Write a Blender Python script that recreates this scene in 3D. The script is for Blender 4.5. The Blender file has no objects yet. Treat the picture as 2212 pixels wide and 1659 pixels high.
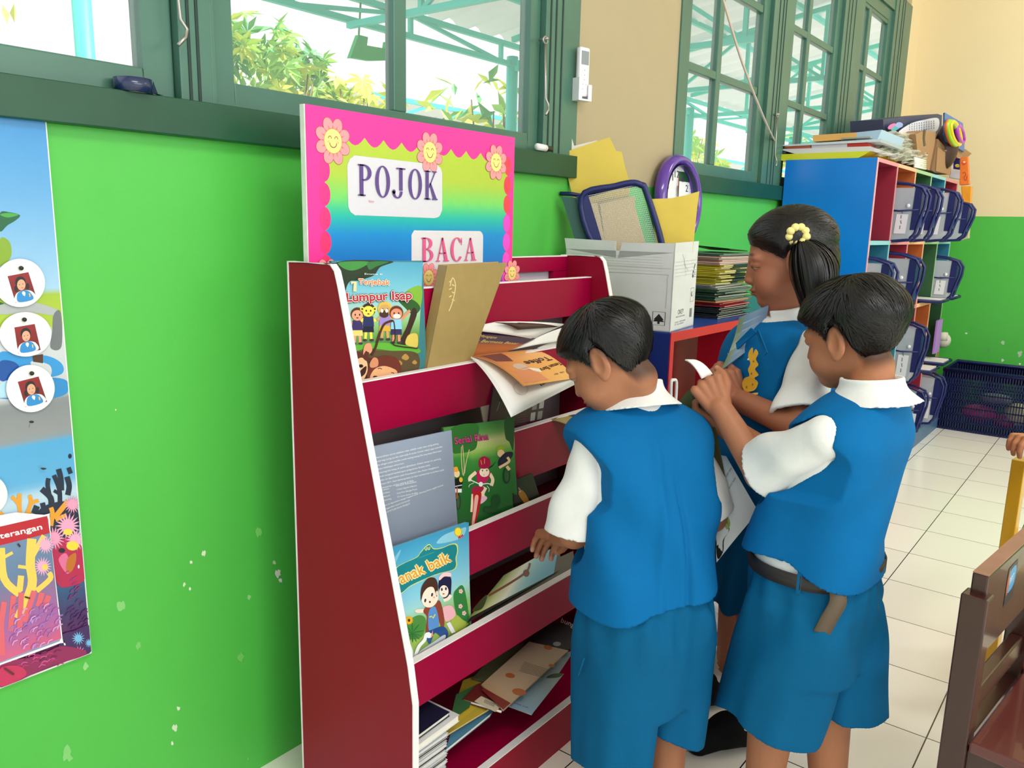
import bpy, bmesh, math, random
import numpy as np
from mathutils import Vector, Matrix
from mathutils.geometry import tessellate_polygon

SC = bpy.context.scene
# ---------------------------------------------------------------- camera
F_PX, YAW, PIT, ROL, CAMZ = 1736.74, 0.908657775, 0.194419519, 0.0232131494, 1.174
def _axes():
    cy, sy = math.cos(YAW), math.sin(YAW); cp, sp = math.cos(PIT), math.sin(PIT)
    f = np.array([sy*cp, cy*cp, -sp]); r = np.array([cy, -sy, 0.0]); u = np.cross(r, f)
    cr, sr = math.cos(ROL), math.sin(ROL)
    return f, cr*r+sr*u, -sr*r+cr*u
CF, CR, CU = _axes()
CAM = np.array([0.0, 0.0, CAMZ])
cd = bpy.data.cameras.new('camera'); cam = bpy.data.objects.new('camera', cd)
SC.collection.objects.link(cam); SC.camera = cam
cd.sensor_width = 36.0; cd.lens = 36.0*F_PX/2212.0; cd.clip_start = 0.02; cd.clip_end = 200
cam.matrix_world = Matrix(((CR[0], CU[0], -CF[0], 0), (CR[1], CU[1], -CF[1], 0), (CR[2], CU[2], -CF[2], CAMZ), (0, 0, 0, 1)))
# ---------------------------------------------------------------- view, world, lights
SC.view_settings.view_transform = 'Standard'; SC.view_settings.look = 'None'
SC.view_settings.exposure = 0.0; SC.view_settings.gamma = 1.0
SC.view_settings.use_curve_mapping = False
wd = bpy.data.worlds.new('world'); SC.world = wd; wd.use_nodes = True
_b = wd.node_tree.nodes['Background']; _b.inputs[0].default_value = (0.93, 0.97, 1.0, 1); _b.inputs[1].default_value = 1.25
def area(name, loc, target, sx, sy, power, col=(1, 1, 1)):
    l = bpy.data.lights.new(name, 'AREA'); l.shape = 'RECTANGLE'; l.size = sx; l.size_y = sy
    l.energy = power; l.color = col
    o = bpy.data.objects.new(name, l); SC.collection.objects.link(o); o.location = loc
    o.rotation_euler = (Vector(target)-Vector(loc)).to_track_quat('-Z', 'Y').to_euler()
    return o
area('window_daylight', (1.2, -3.9, 2.1), (2.0, 1.0, 0.8), 4.5, 1.6, 85, (1.0, 0.985, 0.96))
area('ceiling_fill_light', (0.2, -0.9, 3.1), (0.9, 0.6, 0.5), 1.4, 0.5, 34, (1.0, 0.99, 0.97))  # fill light added under the ceiling, no tube fixture is seen
area('ceiling_fill_light', (3.9, -0.8, 3.1), (5.0, -0.2, 1.2), 1.4, 0.5, 48, (1.0, 0.98, 0.94))  # second added fill, brightens the far wall
sd = bpy.data.lights.new('sun', 'SUN'); sd.energy = 7.0; sd.angle = 0.02; sd.color = (1, 0.97, 0.9)
so = bpy.data.objects.new('sun', sd); SC.collection.objects.link(so)
so.rotation_euler = Vector((-0.35, 0.55, -0.8)).to_track_quat('-Z', 'Y').to_euler(); so.location = (0, 0, 8)

# ---------------------------------------------------------------- pixel helpers (photo pixels -> points on real planes)
def ray(x, y): return CF+CR*((x-1106.0)/F_PX)-CU*((y-829.5)/F_PX)
def onz(x, y, z): d = ray(x, y); return CAM+d*((z-CAM[2])/d[2])
def ony(x, y, Y): d = ray(x, y); return CAM+d*(Y/d[1])
def onx(x, y, X): d = ray(x, y); return CAM+d*(X/d[0])
def W(x, y, d): return CAM+ray(x, y)*d
def onp(x, y, o, n): d = ray(x, y); return CAM+d*(np.dot(np.array(o)-CAM, n)/np.dot(d, n))
# ---------------------------------------------------------------- generic helpers
def lin(c):
    if isinstance(c, str): c = tuple(int(c[i:i+2], 16) for i in (0, 2, 4))
    return tuple(((v/255)/12.92 if v/255 <= 0.04045 else ((v/255+0.055)/1.055)**2.4) for v in c)
MATS = {}
def mat(name, col, rough=0.5, spec=0.5, metal=0.0, noise=0.0, nscale=8.0, bump=0.0, bscale=60.0, alpha=1.0, coat=0.0, trans=0.0, sheen=0.0, sss=0.0):
    if name in MATS: return MATS[name]
    m = bpy.data.materials.new(name); m.use_nodes = True; nt = m.node_tree; b = nt.nodes['Principled BSDF']
    c = lin(col); b.inputs['Base Color'].default_value = (*c, 1)
    b.inputs['Roughness'].default_value = rough; b.inputs['Metallic'].default_value = metal
    b.inputs['Specular IOR Level'].default_value = spec; b.inputs['Alpha'].default_value = alpha
    b.inputs['Coat Weight'].default_value = coat; b.inputs['Transmission Weight'].default_value = trans
    b.inputs['Sheen Weight'].default_value = sheen
    if sss: b.inputs['Subsurface Weight'].default_value = sss; b.inputs['Subsurface Radius'].default_value = (0.01, 0.004, 0.002); b.inputs['Subsurface Scale'].default_value = 1.0
    tc = nt.nodes.new('ShaderNodeTexCoord')
    if noise:
        n = nt.nodes.new('ShaderNodeTexNoise'); n.inputs['Scale'].default_value = nscale; n.inputs['Detail'].default_value = 5
        nt.links.new(tc.outputs['Object'], n.inputs['Vector'])
        r = nt.nodes.new('ShaderNodeMapRange'); r.inputs[1].default_value = 0.3; r.inputs[2].default_value = 0.7
        r.inputs[3].default_value = 1-noise; r.inputs[4].default_value = 1+noise*0.5
        h = nt.nodes.new('ShaderNodeHueSaturation'); h.inputs['Color'].default_value = (*c, 1)
        nt.links.new(n.outputs['Fac'], r.inputs[0]); nt.links.new(r.outputs[0], h.inputs['Value']); nt.links.new(h.outputs[0], b.inputs['Base Color'])
    if bump:
        n2 = nt.nodes.new('ShaderNodeTexNoise'); n2.inputs['Scale'].default_value = bscale; n2.inputs['Detail'].default_value = 3
        nt.links.new(tc.outputs['Object'], n2.inputs['Vector'])
        bp = nt.nodes.new('ShaderNodeBump'); bp.inputs['Strength'].default_value = bump; bp.inputs['Distance'].default_value = 0.004
        nt.links.new(n2.outputs['Fac'], bp.inputs['Height']); nt.links.new(bp.outputs[0], b.inputs['Normal'])
    MATS[name] = m; return m
def print_mat(name='printed_surface', rough=0.35, spec=0.5, noise=0.03):
    """colours come from the mesh's colour attribute (printed inks, dyes)"""
    if name in MATS: return MATS[name]
    m = bpy.data.materials.new(name); m.use_nodes = True; nt = m.node_tree; b = nt.nodes['Principled BSDF']
    a = nt.nodes.new('ShaderNodeVertexColor'); a.layer_name = 'Col'
    n = nt.nodes.new('ShaderNodeTexNoise'); n.inputs['Scale'].default_value = 35
    r = nt.nodes.new('ShaderNodeMapRange'); r.inputs[3].default_value = 1-noise; r.inputs[4].default_value = 1+noise
    h = nt.nodes.new('ShaderNodeHueSaturation')
    nt.links.new(n.outputs['Fac'], r.inputs[0]); nt.links.new(r.outputs[0], h.inputs['Value']); nt.links.new(a.outputs[0], h.inputs['Color'])
    nt.links.new(h.outputs[0], b.inputs['Base Color'])
    b.inputs['Roughness'].default_value = rough; b.inputs['Specular IOR Level'].default_value = spec
    MATS[name] = m; return m

def tag(o, label=None, cat=None, group=None, kind=None):
    if label: o['label'] = label
    if cat: o['category'] = cat
    if group: o['group'] = group
    if kind: o['kind'] = kind
    return o
def empty(name, loc=(0, 0, 0), label=None, cat=None, group=None):
    o = bpy.data.objects.new(name, None); SC.collection.objects.link(o); o.location = loc; o.empty_display_size = 0.02
    return tag(o, label, cat, group)
def attach(o, parent):
    if parent is not None:
        o.parent = parent
        o.matrix_parent_inverse = Matrix.Translation(-Vector(parent.location))
def link(name, me, parent=None, smooth=False):
    o = bpy.data.objects.new(name, me); SC.collection.objects.link(o)
    if smooth:
        me.shade_smooth()
    attach(o, parent); return o

class MB:
    """collects shapes (world coordinates) into ONE mesh with several materials"""
    def __init__(s): s.v = []; s.f = []; s.m = []; s.mats = []; s.sm = []
    def mi(s, m):
        if m not in s.mats: s.mats.append(m)
        return s.mats.index(m)
    def add(s, vs, fs, m, smooth=False):
        b = len(s.v); s.v += [tuple(map(float, v)) for v in vs]; k = s.mi(m)
        for f in fs: s.f.append([b+i for i in f]); s.m.append(k); s.sm.append(smooth)
    def box(s, lo, hi, m, M=None):
        x0, y0, z0 = lo; x1, y1, z1 = hi
        vs = [(x0,y0,z0),(x1,y0,z0),(x1,y1,z0),(x0,y1,z0),(x0,y0,z1),(x1,y0,z1),(x1,y1,z1),(x0,y1,z1)]
        if M is not None: vs = [tuple(M @ Vector(v)) for v in vs]
        s.add(vs, [(0,3,2,1),(4,5,6,7),(0,1,5,4),(1,2,6,5),(2,3,7,6),(3,0,4,7)], m)
    def prism(s, pts, vec, m):
        """closed outline (3-D points, one plane) extruded by vec"""
        n = len(pts); a = [np.array(p, float) for p in pts]; v = np.array(vec, float)
        vs = a+[p+v for p in a]
        tri = tessellate_polygon([[Vector(p) for p in a]])
        fs = [tuple(t) for t in tri]+[tuple(n+i for i in reversed(t)) for t in tri]
        fs += [(i, (i+1) % n, n+(i+1) % n, n+i) for i in range(n)]
        s.add(vs, fs, m)
    def tube(s, pts, r, m, seg=8, closed=False):
        P = [Vector(p) for p in pts]; n = len(P); rr = r if isinstance(r, (list, tuple)) else [r]*n
        vs = []; prev = None
        for i, p in enumerate(P):
            if closed: t = (P[(i+1) % n]-P[i-1]).normalized()
            else: t = (P[min(i+1, n-1)]-P[max(i-1, 0)]).normalized()
            if prev is None:
                a = t.orthogonal().normalized()
            else:
                a = (prev-t*prev.dot(t)).normalized()
            prev = a; b = t.cross(a)
            for k in range(seg):
                w = 2*math.pi*k/seg; vs.append(tuple(p+(a*math.cos(w)+b*math.sin(w))*rr[i]))
        fs = []
        for i in range(n if closed else n-1):
            j = (i+1) % n
            for k in range(seg): fs.append((i*seg+k, i*seg+(k+1) % seg, j*seg+(k+1) % seg, j*seg+k))
        if not closed: fs += [tuple(reversed(range(seg))), tuple(range((n-1)*seg, n*seg))]
        s.add(vs, fs, m, True)
    def grid(s, fn, nu, nv, m, smooth=True, thick=None):
        """surface fn(u,v)->point, optionally thickened by vector/normal distance"""
        P = [[np.array(fn(i/nu, j/nv), float) for j in range(nv+1)] for i in range(nu+1)]
        vs = [p for r in P for p in r]; W_ = nv+1
        fs = [(i*W_+j, (i+1)*W_+j, (i+1)*W_+j+1, i*W_+j+1) for i in range(nu) for j in range(nv)]
        if thick:
            nn = []
            for i in range(nu+1):
                for j in range(nv+1):
                    a = P[min(i+1, nu)][j]-P[max(i-1, 0)][j]; b = P[i][min(j+1, nv)]-P[i][max(j-1, 0)]
                    c = np.cross(a, b); c = c/(np.linalg.norm(c)+1e-12); nn.append(c if np.dot(c, CAM-P[i][j]) > 0 or i+j < 0 else -c)
            N = len(vs); vs2 = [v-n*thick for v, n in zip(vs, nn)]
            fs2 = [tuple(N+k for k in reversed(f)) for f in fs]
            rim = [(i, 0) for i in range(nu+1)]+[(nu, j) for j in range(1, nv+1)]+[(i, nv) for i in range(nu-1, -1, -1)]+[(0, j) for j in range(nv-1, 0, -1)]
            rim = [i*W_+j for i, j in rim]
            s.add(vs+vs2, fs+fs2, m, smooth)
            s.add(vs+vs2, [(rim[k], N+rim[k], N+rim[(k+1) % len(rim)], rim[(k+1) % len(rim)]) for k in range(len(rim))], m, False)
        else: s.add(vs, fs, m, smooth)
    def ellipsoid(s, c, r, m, M=None, nu=16, nv=10):
        vs = []; fs = []
        for j in range(nv+1):
            th = math.pi*j/nv
            for i in range(nu):
                ph = 2*math.pi*i/nu; v = Vector((r[0]*math.sin(th)*math.cos(ph), r[1]*math.sin(th)*math.sin(ph), r[2]*math.cos(th)))
                if M is not None: v = M @ v
                vs.append(tuple(v+Vector(c)))
        for j in range(nv):
            for i in range(nu): fs.append((j*nu+i, (j+1)*nu+i, (j+1)*nu+(i+1) % nu, j*nu+(i+1) % nu))
        s.add(vs, fs, m, True)
    def lathe(s, c, axis, prof, m, seg=32):
        """profile [(radius, height)] around axis from c"""
        t = Vector(axis).normalized(); a = t.orthogonal().normalized(); b = t.cross(a); vs = []
        for r, h in prof:
            for k in range(seg):
                w = 2*math.pi*k/seg; vs.append(tuple(Vector(c)+t*h+(a*math.cos(w)+b*math.sin(w))*r))
        fs = [(i*seg+k, i*seg+(k+1) % seg, (i+1)*seg+(k+1) % seg, (i+1)*seg+k) for i in range(len(prof)-1) for k in range(seg)]
        s.add(vs, fs, m, True)
    def build(s, name, parent=None, bevel=0.0, merge=False):
        me = bpy.data.meshes.new(name); me.from_pydata(s.v, [], s.f)
        for m in s.mats: me.materials.append(m)
        me.polygons.foreach_set('material_index', s.m); me.polygons.foreach_set('use_smooth', s.sm)
        bm = bmesh.new(); bm.from_mesh(me)
        bmesh.ops.remove_doubles(bm, verts=bm.verts, dist=1e-6)
        bmesh.ops.recalc_face_normals(bm, faces=bm.faces)
        bm.to_mesh(me); bm.free(); me.update()
        o = link(name, me, parent)
        if bevel:
            md = o.modifiers.new('bevel', 'BEVEL'); md.width = bevel; md.segments = 2; md.limit_method = 'ANGLE'; md.angle_limit = math.radians(50)
        return o

# ---------------------------------------------------------------- text outlines
_TXT = {}
def text2d(s, font_fix=1.0):
    """(points, triangles) of a line of lettering, height of capitals about 0.7, origin at baseline left"""
    if s in _TXT: return _TXT[s]
    cu = bpy.data.curves.new('t', 'FONT'); cu.body = s; cu.resolution_u = 3
    ob = bpy.data.objects.new('t', cu); SC.collection.objects.link(ob)
    dg = bpy.context.evaluated_depsgraph_get(); me = bpy.data.meshes.new_from_object(ob.evaluated_get(dg))
    pts = [(v.co.x, v.co.y) for v in me.vertices]; fs = [tuple(p.vertices) for p in me.polygons]
    bpy.data.objects.remove(ob); bpy.data.curves.remove(cu); bpy.data.meshes.remove(me)
    _TXT[s] = (pts, fs); return _TXT[s]

class Print:
    """flat artwork: shapes given in a 2-D frame, mapped by fn(x, y, lift)->point, coloured per face corner"""
    def __init__(s, fn, lift=0.00003): s.fn = fn; s.v = []; s.f = []; s.c = []; s.k = 0; s.lift = lift
    def _emit(s, pts, faces, col, cfn=None):
        s.k += 1; b = len(s.v)
        for x, y in pts: s.v.append(tuple(map(float, s.fn(x, y, s.k*s.lift))))
        for f in faces:
            s.f.append([b+i for i in f])
            for i in f: s.c.append((*(lin(cfn(*pts[i])) if cfn else lin(col)), 1.0))
    def poly(s, pts, col):
        tri = tessellate_polygon([[Vector((x, y, 0)) for x, y in pts]]); s._emit(pts, [tuple(t) for t in tri], col); return s
    def smooth(s, pts, col, n=6, closed=True):
        s.poly(catmull(pts, n, closed), col); return s
    def ell(s, cx, cy, rx, ry, col, rot=0, n=20, a0=0, a1=360):
        c, q = math.cos(math.radians(rot)), math.sin(math.radians(rot)); P = []
        full = (a1-a0) >= 360
        for i in range(n if full else n+1):
            w = math.radians(a0+(a1-a0)*i/n); x = rx*math.cos(w); y = ry*math.sin(w); P.append((cx+x*c-y*q, cy+x*q+y*c))
        s._emit(P, [tuple(range(len(P)))] if full else [tuple(range(len(P)))], col); return s
    def line(s, pts, w, col, sm=0, closed=False, taper=False):
        if sm: pts = catmull(pts, sm, closed)
        n = len(pts); L = []; R = []
        for i, (x, y) in enumerate(pts):
            if closed: a = pts[i-1]; b = pts[(i+1) % n]
            else: a = pts[max(i-1, 0)]; b = pts[min(i+1, n-1)]
            dx, dy = b[0]-a[0], b[1]-a[1]; l = math.hypot(dx, dy) or 1
            ww = w*(1-i/(n-1)) if taper else w
            L.append((x-dy/l*ww/2, y+dx/l*ww/2)); R.append((x+dy/l*ww/2, y-dx/l*ww/2))
        P = L+R; m = n if closed else n-1
        s._emit(P, [(i, (i+1) % n, n+(i+1) % n, n+i) for i in range(m)], col); return s
    def rect(s, x0, y0, x1, y1, cols, nx=1, ny=8):
        """grid rectangle; cols = colour, or fn(x,y)->colour"""
        P = [(x0+(x1-x0)*i/nx, y0+(y1-y0)*j/ny) for i in range(nx+1) for j in range(ny+1)]
        Fc = [(i*(ny+1)+j, (i+1)*(ny+1)+j, (i+1)*(ny+1)+j+1, i*(ny+1)+j+1) for i in range(nx) for j in range(ny)]
        s._emit(P, Fc, cols if not callable(cols) else None, cols if callable(cols) else None); return s
    def quad(s, q, cols, nx=8, ny=8):
        """bilinear patch over 4 corners (TL, TR, BR, BL); cols = colour or fn(u,v)"""
        P = []; uv = []
        for i in range(nx+1):
            for j in range(ny+1):
                u, v = i/nx, j/ny; uv.append((u, v))
                P.append(tuple((1-v)*((1-u)*q[0][k]+u*q[1][k])+v*((1-u)*q[3][k]+u*q[2][k]) for k in (0, 1)))
        Fc = [(i*(ny+1)+j, (i+1)*(ny+1)+j, (i+1)*(ny+1)+j+1, i*(ny+1)+j+1) for i in range(nx) for j in range(ny)]
        s.k += 1; b = len(s.v)
        for x, y in P: s.v.append(tuple(map(float, s.fn(x, y, s.k*s.lift))))
        for f in Fc:
            s.f.append([b+i for i in f])
            for i in f: s.c.append((*lin(cols(*uv[i]) if callable(cols) else cols), 1.0))
        return s
    def text(s, t, x0, y0, x1, y1, h, col, bold=0, down=True):
        """lettering whose baseline runs from (x0,y0) to (x1,y1); h = capital height in the same units"""
        P, Fc = text2d(t)
        if not P: return s
        a = min(p[0] for p in P); b = max(p[0] for p in P); L = math.hypot(x1-x0, y1-y0); ex, ey = (x1-x0)/L, (y1-y0)/L
        kx = L/(b-a); ky = h/0.7; ux, uy = (ey, -ex) if down else (-ey, ex)
        offs = [(0, 0)] if not bold else [(0, 0), (bold, 0), (-bold, 0), (0, bold), (0, -bold)]
        for ox, oy in offs:
            Q = [(x0+ex*(p[0]-a)*kx+ux*p[1]*ky+ox, y0+ey*(p[0]-a)*kx+uy*p[1]*ky+oy) for p in P]
            s._emit(Q, Fc, col)
        s.k -= len(offs)-1
        return s
    def build(s, name, parent=None, m=None):
        me = bpy.data.meshes.new(name); me.from_pydata(s.v, [], s.f)
        ca = me.color_attributes.new('Col', 'FLOAT_COLOR', 'CORNER')
        ca.data.foreach_set('color', np.array(s.c, dtype=np.float32).ravel())
        me.materials.append(m or print_mat()); return link(name, me, parent)
def catmull(pts, n=6, closed=True):
    out = []; N = len(pts)
    rng = range(N) if closed else range(N-1)
    for i in rng:
        g = (lambda k: pts[k % N]) if closed else (lambda k: pts[max(0, min(N-1, k))])
        p0, p1, p2, p3 = g(i-1), g(i), g(i+1), g(i+2)
        for j in range(n):
            t = j/n
            out.append(tuple(0.5*((2*p1[k])+(-p0[k]+p2[k])*t+(2*p0[k]-5*p1[k]+4*p2[k]-p3[k])*t*t+(-p0[k]+3*p1[k]-3*p2[k]+p3[k])*t**3) for k in range(len(p1))))
    if not closed: out.append(tuple(pts[-1]))
    return out
def mix(a, b, t):
    a = tuple(int(a[i:i+2], 16) for i in (0, 2, 4)) if isinstance(a, str) else a
    b = tuple(int(b[i:i+2], 16) for i in (0, 2, 4)) if isinstance(b, str) else b
    t = max(0, min(1, t)); return tuple(a[k]+(b[k]-a[k])*t for k in range(3))
def grad(stops, t):
    for (a, ca), (b, cb) in zip(stops, stops[1:]):
        if t <= b: return mix(ca, cb, (t-a)/(b-a))
    return mix(stops[-1][1], stops[-1][1], 0)
def pix_plane(o, n, off=0.0):
    """maps photo pixels onto the plane (o, n); lift goes towards n"""
    n = np.array(n, float); n = n/np.linalg.norm(n); o = np.array(o, float)+n*off
    return lambda x, y, l: onp(x, y, o, n)+n*l
def crop(fn, x0, y0, k): return lambda x, y, l: fn(x0+x*k, y0+y*k, l)
rnd = random.Random(7)
# ---------------------------------------------------------------- the room shell
WY = 1.376; XF = 5.95; SILL = 1.314
def wall_paint(name, colr, flakes=True):
    m = bpy.data.materials.new(name); m.use_nodes = True; nt = m.node_tree; b = nt.nodes['Principled BSDF']
    tc = nt.nodes.new('ShaderNodeTexCoord'); c = lin(colr)
    n = nt.nodes.new('ShaderNodeTexNoise'); n.inputs['Scale'].default_value = 2.2; n.inputs['Detail'].default_value = 6
    r = nt.nodes.new('ShaderNodeMapRange'); r.inputs[3].default_value = 0.94; r.inputs[4].default_value = 1.05
    h = nt.nodes.new('ShaderNodeHueSaturation'); h.inputs['Color'].default_value = (*c, 1)
    nt.links.new(tc.outputs['Object'], n.inputs['Vector']); nt.links.new(n.outputs['Fac'], r.inputs[0]); nt.links.new(r.outputs[0], h.inputs['Value'])
    out = h.outputs[0]
    if flakes:   # chipped paint patches
        n2 = nt.nodes.new('ShaderNodeTexNoise'); n2.inputs['Scale'].default_value = 9; n2.inputs['Detail'].default_value = 8; n2.inputs['Roughness'].default_value = 0.62
        nt.links.new(tc.outputs['Object'], n2.inputs['Vector'])
        r2 = nt.nodes.new('ShaderNodeMapRange'); r2.inputs[1].default_value = 0.705; r2.inputs[2].default_value = 0.74
        nt.links.new(n2.outputs['Fac'], r2.inputs[0])
        sx = nt.nodes.new('ShaderNodeSeparateXYZ'); nt.links.new(tc.outputs['Object'], sx.inputs[0])
        r3 = nt.nodes.new('ShaderNodeMapRange'); r3.inputs[1].default_value = 0.75; r3.inputs[2].default_value = 0.35; nt.links.new(sx.outputs['Z'], r3.inputs[0])
        mu = nt.nodes.new('ShaderNodeMath'); mu.operation = 'MULTIPLY'; nt.links.new(r2.outputs[0], mu.inputs[0]); nt.links.new(r3.outputs[0], mu.inputs[1])
        mx = nt.nodes.new('ShaderNodeMix'); mx.data_type = 'RGBA'; mx.inputs['B'].default_value = (0.55, 0.72, 0.42, 1)
        nt.links.new(mu.outputs[0], mx.inputs['Factor']); nt.links.new(out, mx.inputs['A']); out = mx.outputs['Result']
    nt.links.new(out, b.inputs['Base Color']); b.inputs['Roughness'].default_value = 0.42; b.inputs['Specular IOR Level'].default_value = 0.4
    n3 = nt.nodes.new('ShaderNodeTexNoise'); n3.inputs['Scale'].default_value = 14; n3.inputs['Detail'].default_value = 6
    nt.links.new(tc.outputs['Object'], n3.inputs['Vector'])
    bp = nt.nodes.new('ShaderNodeBump'); bp.inputs['Strength'].default_value = 0.25; bp.inputs['Distance'].default_value = 0.006
    nt.links.new(n3.outputs['Fac'], bp.inputs['Height']); nt.links.new(bp.outputs[0], b.inputs['Normal'])
    return m
M_GREEN = wall_paint('green_wall_paint', '4fb848'); M_BEIGE_SHADED = wall_paint('beige_wall_paint_shaded', 'ab9b7c', False); M_BEIGE_LIT = wall_paint('beige_wall_paint_lit', 'e6d3a8', False)  # one beige paint: shade put into the darker copy, light into the paler
M_FRAME = mat('green_frame_paint', '456f5f', 0.33, noise=0.12, nscale=6, bump=0.15, bscale=18)
M_SILL = mat('dark_green_sill_paint', '0a462c', 0.4, noise=0.15, nscale=7, bump=0.2, bscale=14)
M_STEEL = mat('dull_steel', 'a9a5a0', 0.35, metal=0.9)
M_GLASS = mat('window_glass', 'ffffff', 0.02, alpha=0.06)

w = MB()
w.box((-2.2, WY, 0), (XF+.15, WY+.14, SILL), M_GREEN)
for a, b in ((-2.2, -1.75), (2.03, 2.665), (5.69, XF+.15)): w.box((a, WY, SILL), (b, WY+.14, 3.2), M_BEIGE_LIT if a > 5 else M_BEIGE_SHADED)
w.box((-1.75, WY, 2.56), (2.03, WY+.14, 3.2), M_BEIGE_SHADED); w.box((2.665, WY, 2.56), (5.69, WY+.14, 3.2), M_BEIGE_SHADED)
tag(w.build('wall_left'), kind='structure')
w = MB(); w.box((XF, -4.2, 0), (XF+.15, WY, 1.30), M_GREEN); w.box((XF, -4.2, 1.30), (XF+.15, WY, 3.2), M_BEIGE_LIT)
tag(w.build('wall_far'), kind='structure')
w = MB(); w.box((-2.2, -4.2, 3.2), (XF+.15, WY+.14, 3.3), mat('ceiling_white', 'e8e4da', 0.7)); tag(w.build('ceiling'), kind='structure')
w = MB(); w.box((-2.2, -4.3, 0), (XF, -4.2, .9), M_GREEN); tag(w.build('wall_right'), kind='structure')
# floor: 30 cm tiles, joints on x = k*0.3 and y = 0.564 + k*0.3
m = bpy.data.materials.new('white_floor_tiles'); m.use_nodes = True; nt = m.node_tree; b = nt.nodes['Principled BSDF']
g = nt.nodes.new('ShaderNodeNewGeometry'); sx = nt.nodes.new('ShaderNodeSeparateXYZ'); nt.links.new(g.outputs['Position'], sx.inputs[0])
def M_(op, a, c=None):
    n = nt.nodes.new('ShaderNodeMath'); n.operation = op
    for i, v in enumerate((a, c)):
        if v is None: continue
        if isinstance(v, (int, float)): n.inputs[i].default_value = v
        else: nt.links.new(v, n.inputs[i])
    return n.outputs[0]
def joint(s, off):
    t = M_('FRACT', M_('DIVIDE', M_('ADD', s, off), 0.3)); t = M_('ABSOLUTE', M_('SUBTRACT', t, 0.5))
    return M_('GREATER_THAN', t, 0.5-0.0052)
j = M_('MAXIMUM', joint(sx.outputs['X'], 6.0-0.175+0.3), joint(sx.outputs['Y'], 6.0-0.2642))
# per-tile tint
cv = nt.nodes.new('ShaderNodeCombineXYZ')
nt.links.new(M_('FLOOR', M_('DIVIDE', M_('ADD', sx.outputs['X'], 6.125), 0.3)), cv.inputs[0]); nt.links.new(M_('FLOOR', M_('DIVIDE', M_('ADD', sx.outputs['Y'], 5.7358), 0.3)), cv.inputs[1])
wn = nt.nodes.new('ShaderNodeTexWhiteNoise'); wn.noise_dimensions = '2D'; nt.links.new(cv.outputs[0], wn.inputs['Vector'])
mr = nt.nodes.new('ShaderNodeMapRange'); mr.inputs[3].default_value = 0.96; mr.inputs[4].default_value = 1.03; nt.links.new(wn.outputs['Value'], mr.inputs[0])
hs = nt.nodes.new('ShaderNodeHueSaturation'); hs.inputs['Color'].default_value = (*lin('fbf6ec'), 1); nt.links.new(mr.outputs[0], hs.inputs['Value'])
mx = nt.nodes.new('ShaderNodeMix'); mx.data_type = 'RGBA'; mx.inputs['B'].default_value = (*lin('2a2624'), 1)
nt.links.new(j, mx.inputs['Factor']); nt.links.new(hs.outputs[0], mx.inputs['A']); nt.links.new(mx.outputs['Result'], b.inputs['Base Color'])
b.inputs['Roughness'].default_value = 0.16; b.inputs['Specular IOR Level'].default_value = 0.5
w = MB(); w.box((-2.2, -4.3, -.1), (XF+.15, WY+.14, 0), m); tag(w.build('floor'), kind='structure')
R = random.Random(31); A = Print(lambda x, y, l: ony(x, y, WY-.0004-l)); A.lift = .00001
for x, y, s_, c_ in ((601, 1238, 11, 'e9e6df'), (606, 1253, 6, 'f0ede6'), (592, 1215, 5, 'cfe0bc'), (440, 1195, 7, 'd6e6c4'), (412, 1215, 5, 'd9e8ca'), (398, 1262, 5, 'cfe0bc'), (538, 1290, 6, '9ccf86'), (560, 1150, 12, '7ccf68'), (410, 1272, 4, 'e0ead2'), (386, 1530, 6, 'dde6d0'), (378, 1572, 8, 'cfe0c0'), (372, 1606, 5, 'e2e6d8'), (262, 1310, 14, '7fc972'), (185, 1440, 9, '8fce80'), (250, 885, 2.5, 'e8e2c0'), (300, 1395, 9, '74c466'), (145, 1630, 18, '7fc972'), (520, 1420, 10, '74c466')):
    A.poly([(x+s_*R.uniform(.45, 1.1)*math.cos(t)*.8, y+s_*R.uniform(.4, 1.3)*math.sin(t)) for t in [i*.524 for i in range(12)]], c_)
A.build('peeled_paint', bpy.data.objects['wall_left'])
A = Print(lambda x, y, l: onx(x, y, XF-.0005-l)); A.lift = .00001
for x, y, s_, c_ in ((2166, 740, 5, 'a8cfa0'), (2087, 720, 3, 'efe8e0'), (2203, 764, 7, 'b8c8b0'), (2166, 778, 4, 'd8e0d0'), (2203, 786, 3, 'efe8e0'), (2136, 755, 5, '5aa85a')): A.poly([(x+s_*R.uniform(.45, 1.1)*math.cos(t), y+s_*R.uniform(.4, 1.2)*math.sin(t)) for t in [i*.524 for i in range(12)]], c_)
A.build('peeled_paint', bpy.data.objects['wall_far'])

def casement(parent, x0, x1, z0, z1, vx, hz, yf=WY+.012, d=.035, st=.055, br=.047):
    """one sash: stiles, rails, muntins and glass panes"""
    f = MB()
    f.box((x0, yf, z0), (x0+st, yf+d, z1), M_FRAME); f.box((x1-st, yf, z0), (x1, yf+d, z1), M_FRAME)
    f.box((x0+st, yf, z0), (x1-st, yf+d, z0+br), M_FRAME); f.box((x0+st, yf, z1-st), (x1-st, yf+d, z1), M_FRAME)
    for a, b_ in vx: f.box((a, yf+.003, z0+br), (b_, yf+d-.003, z1-st), M_FRAME)
    xs = [x0+st]+[q for p in vx for q in p]+[x1-st]
    for a, b_ in hz:
        for i in range(0, len(xs), 2): f.box((xs[i], yf+.004, a), (xs[i+1], yf+d-.004, b_), M_FRAME)
    s = f.build('sash', parent, bevel=.003)
    g = MB(); g.box((x0+st-.004, yf+.018, z0+br-.004), (x1-st+.004, yf+.021, z1-st+.004), M_GLASS); g.build('glass_pane', s)
    return s
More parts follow.
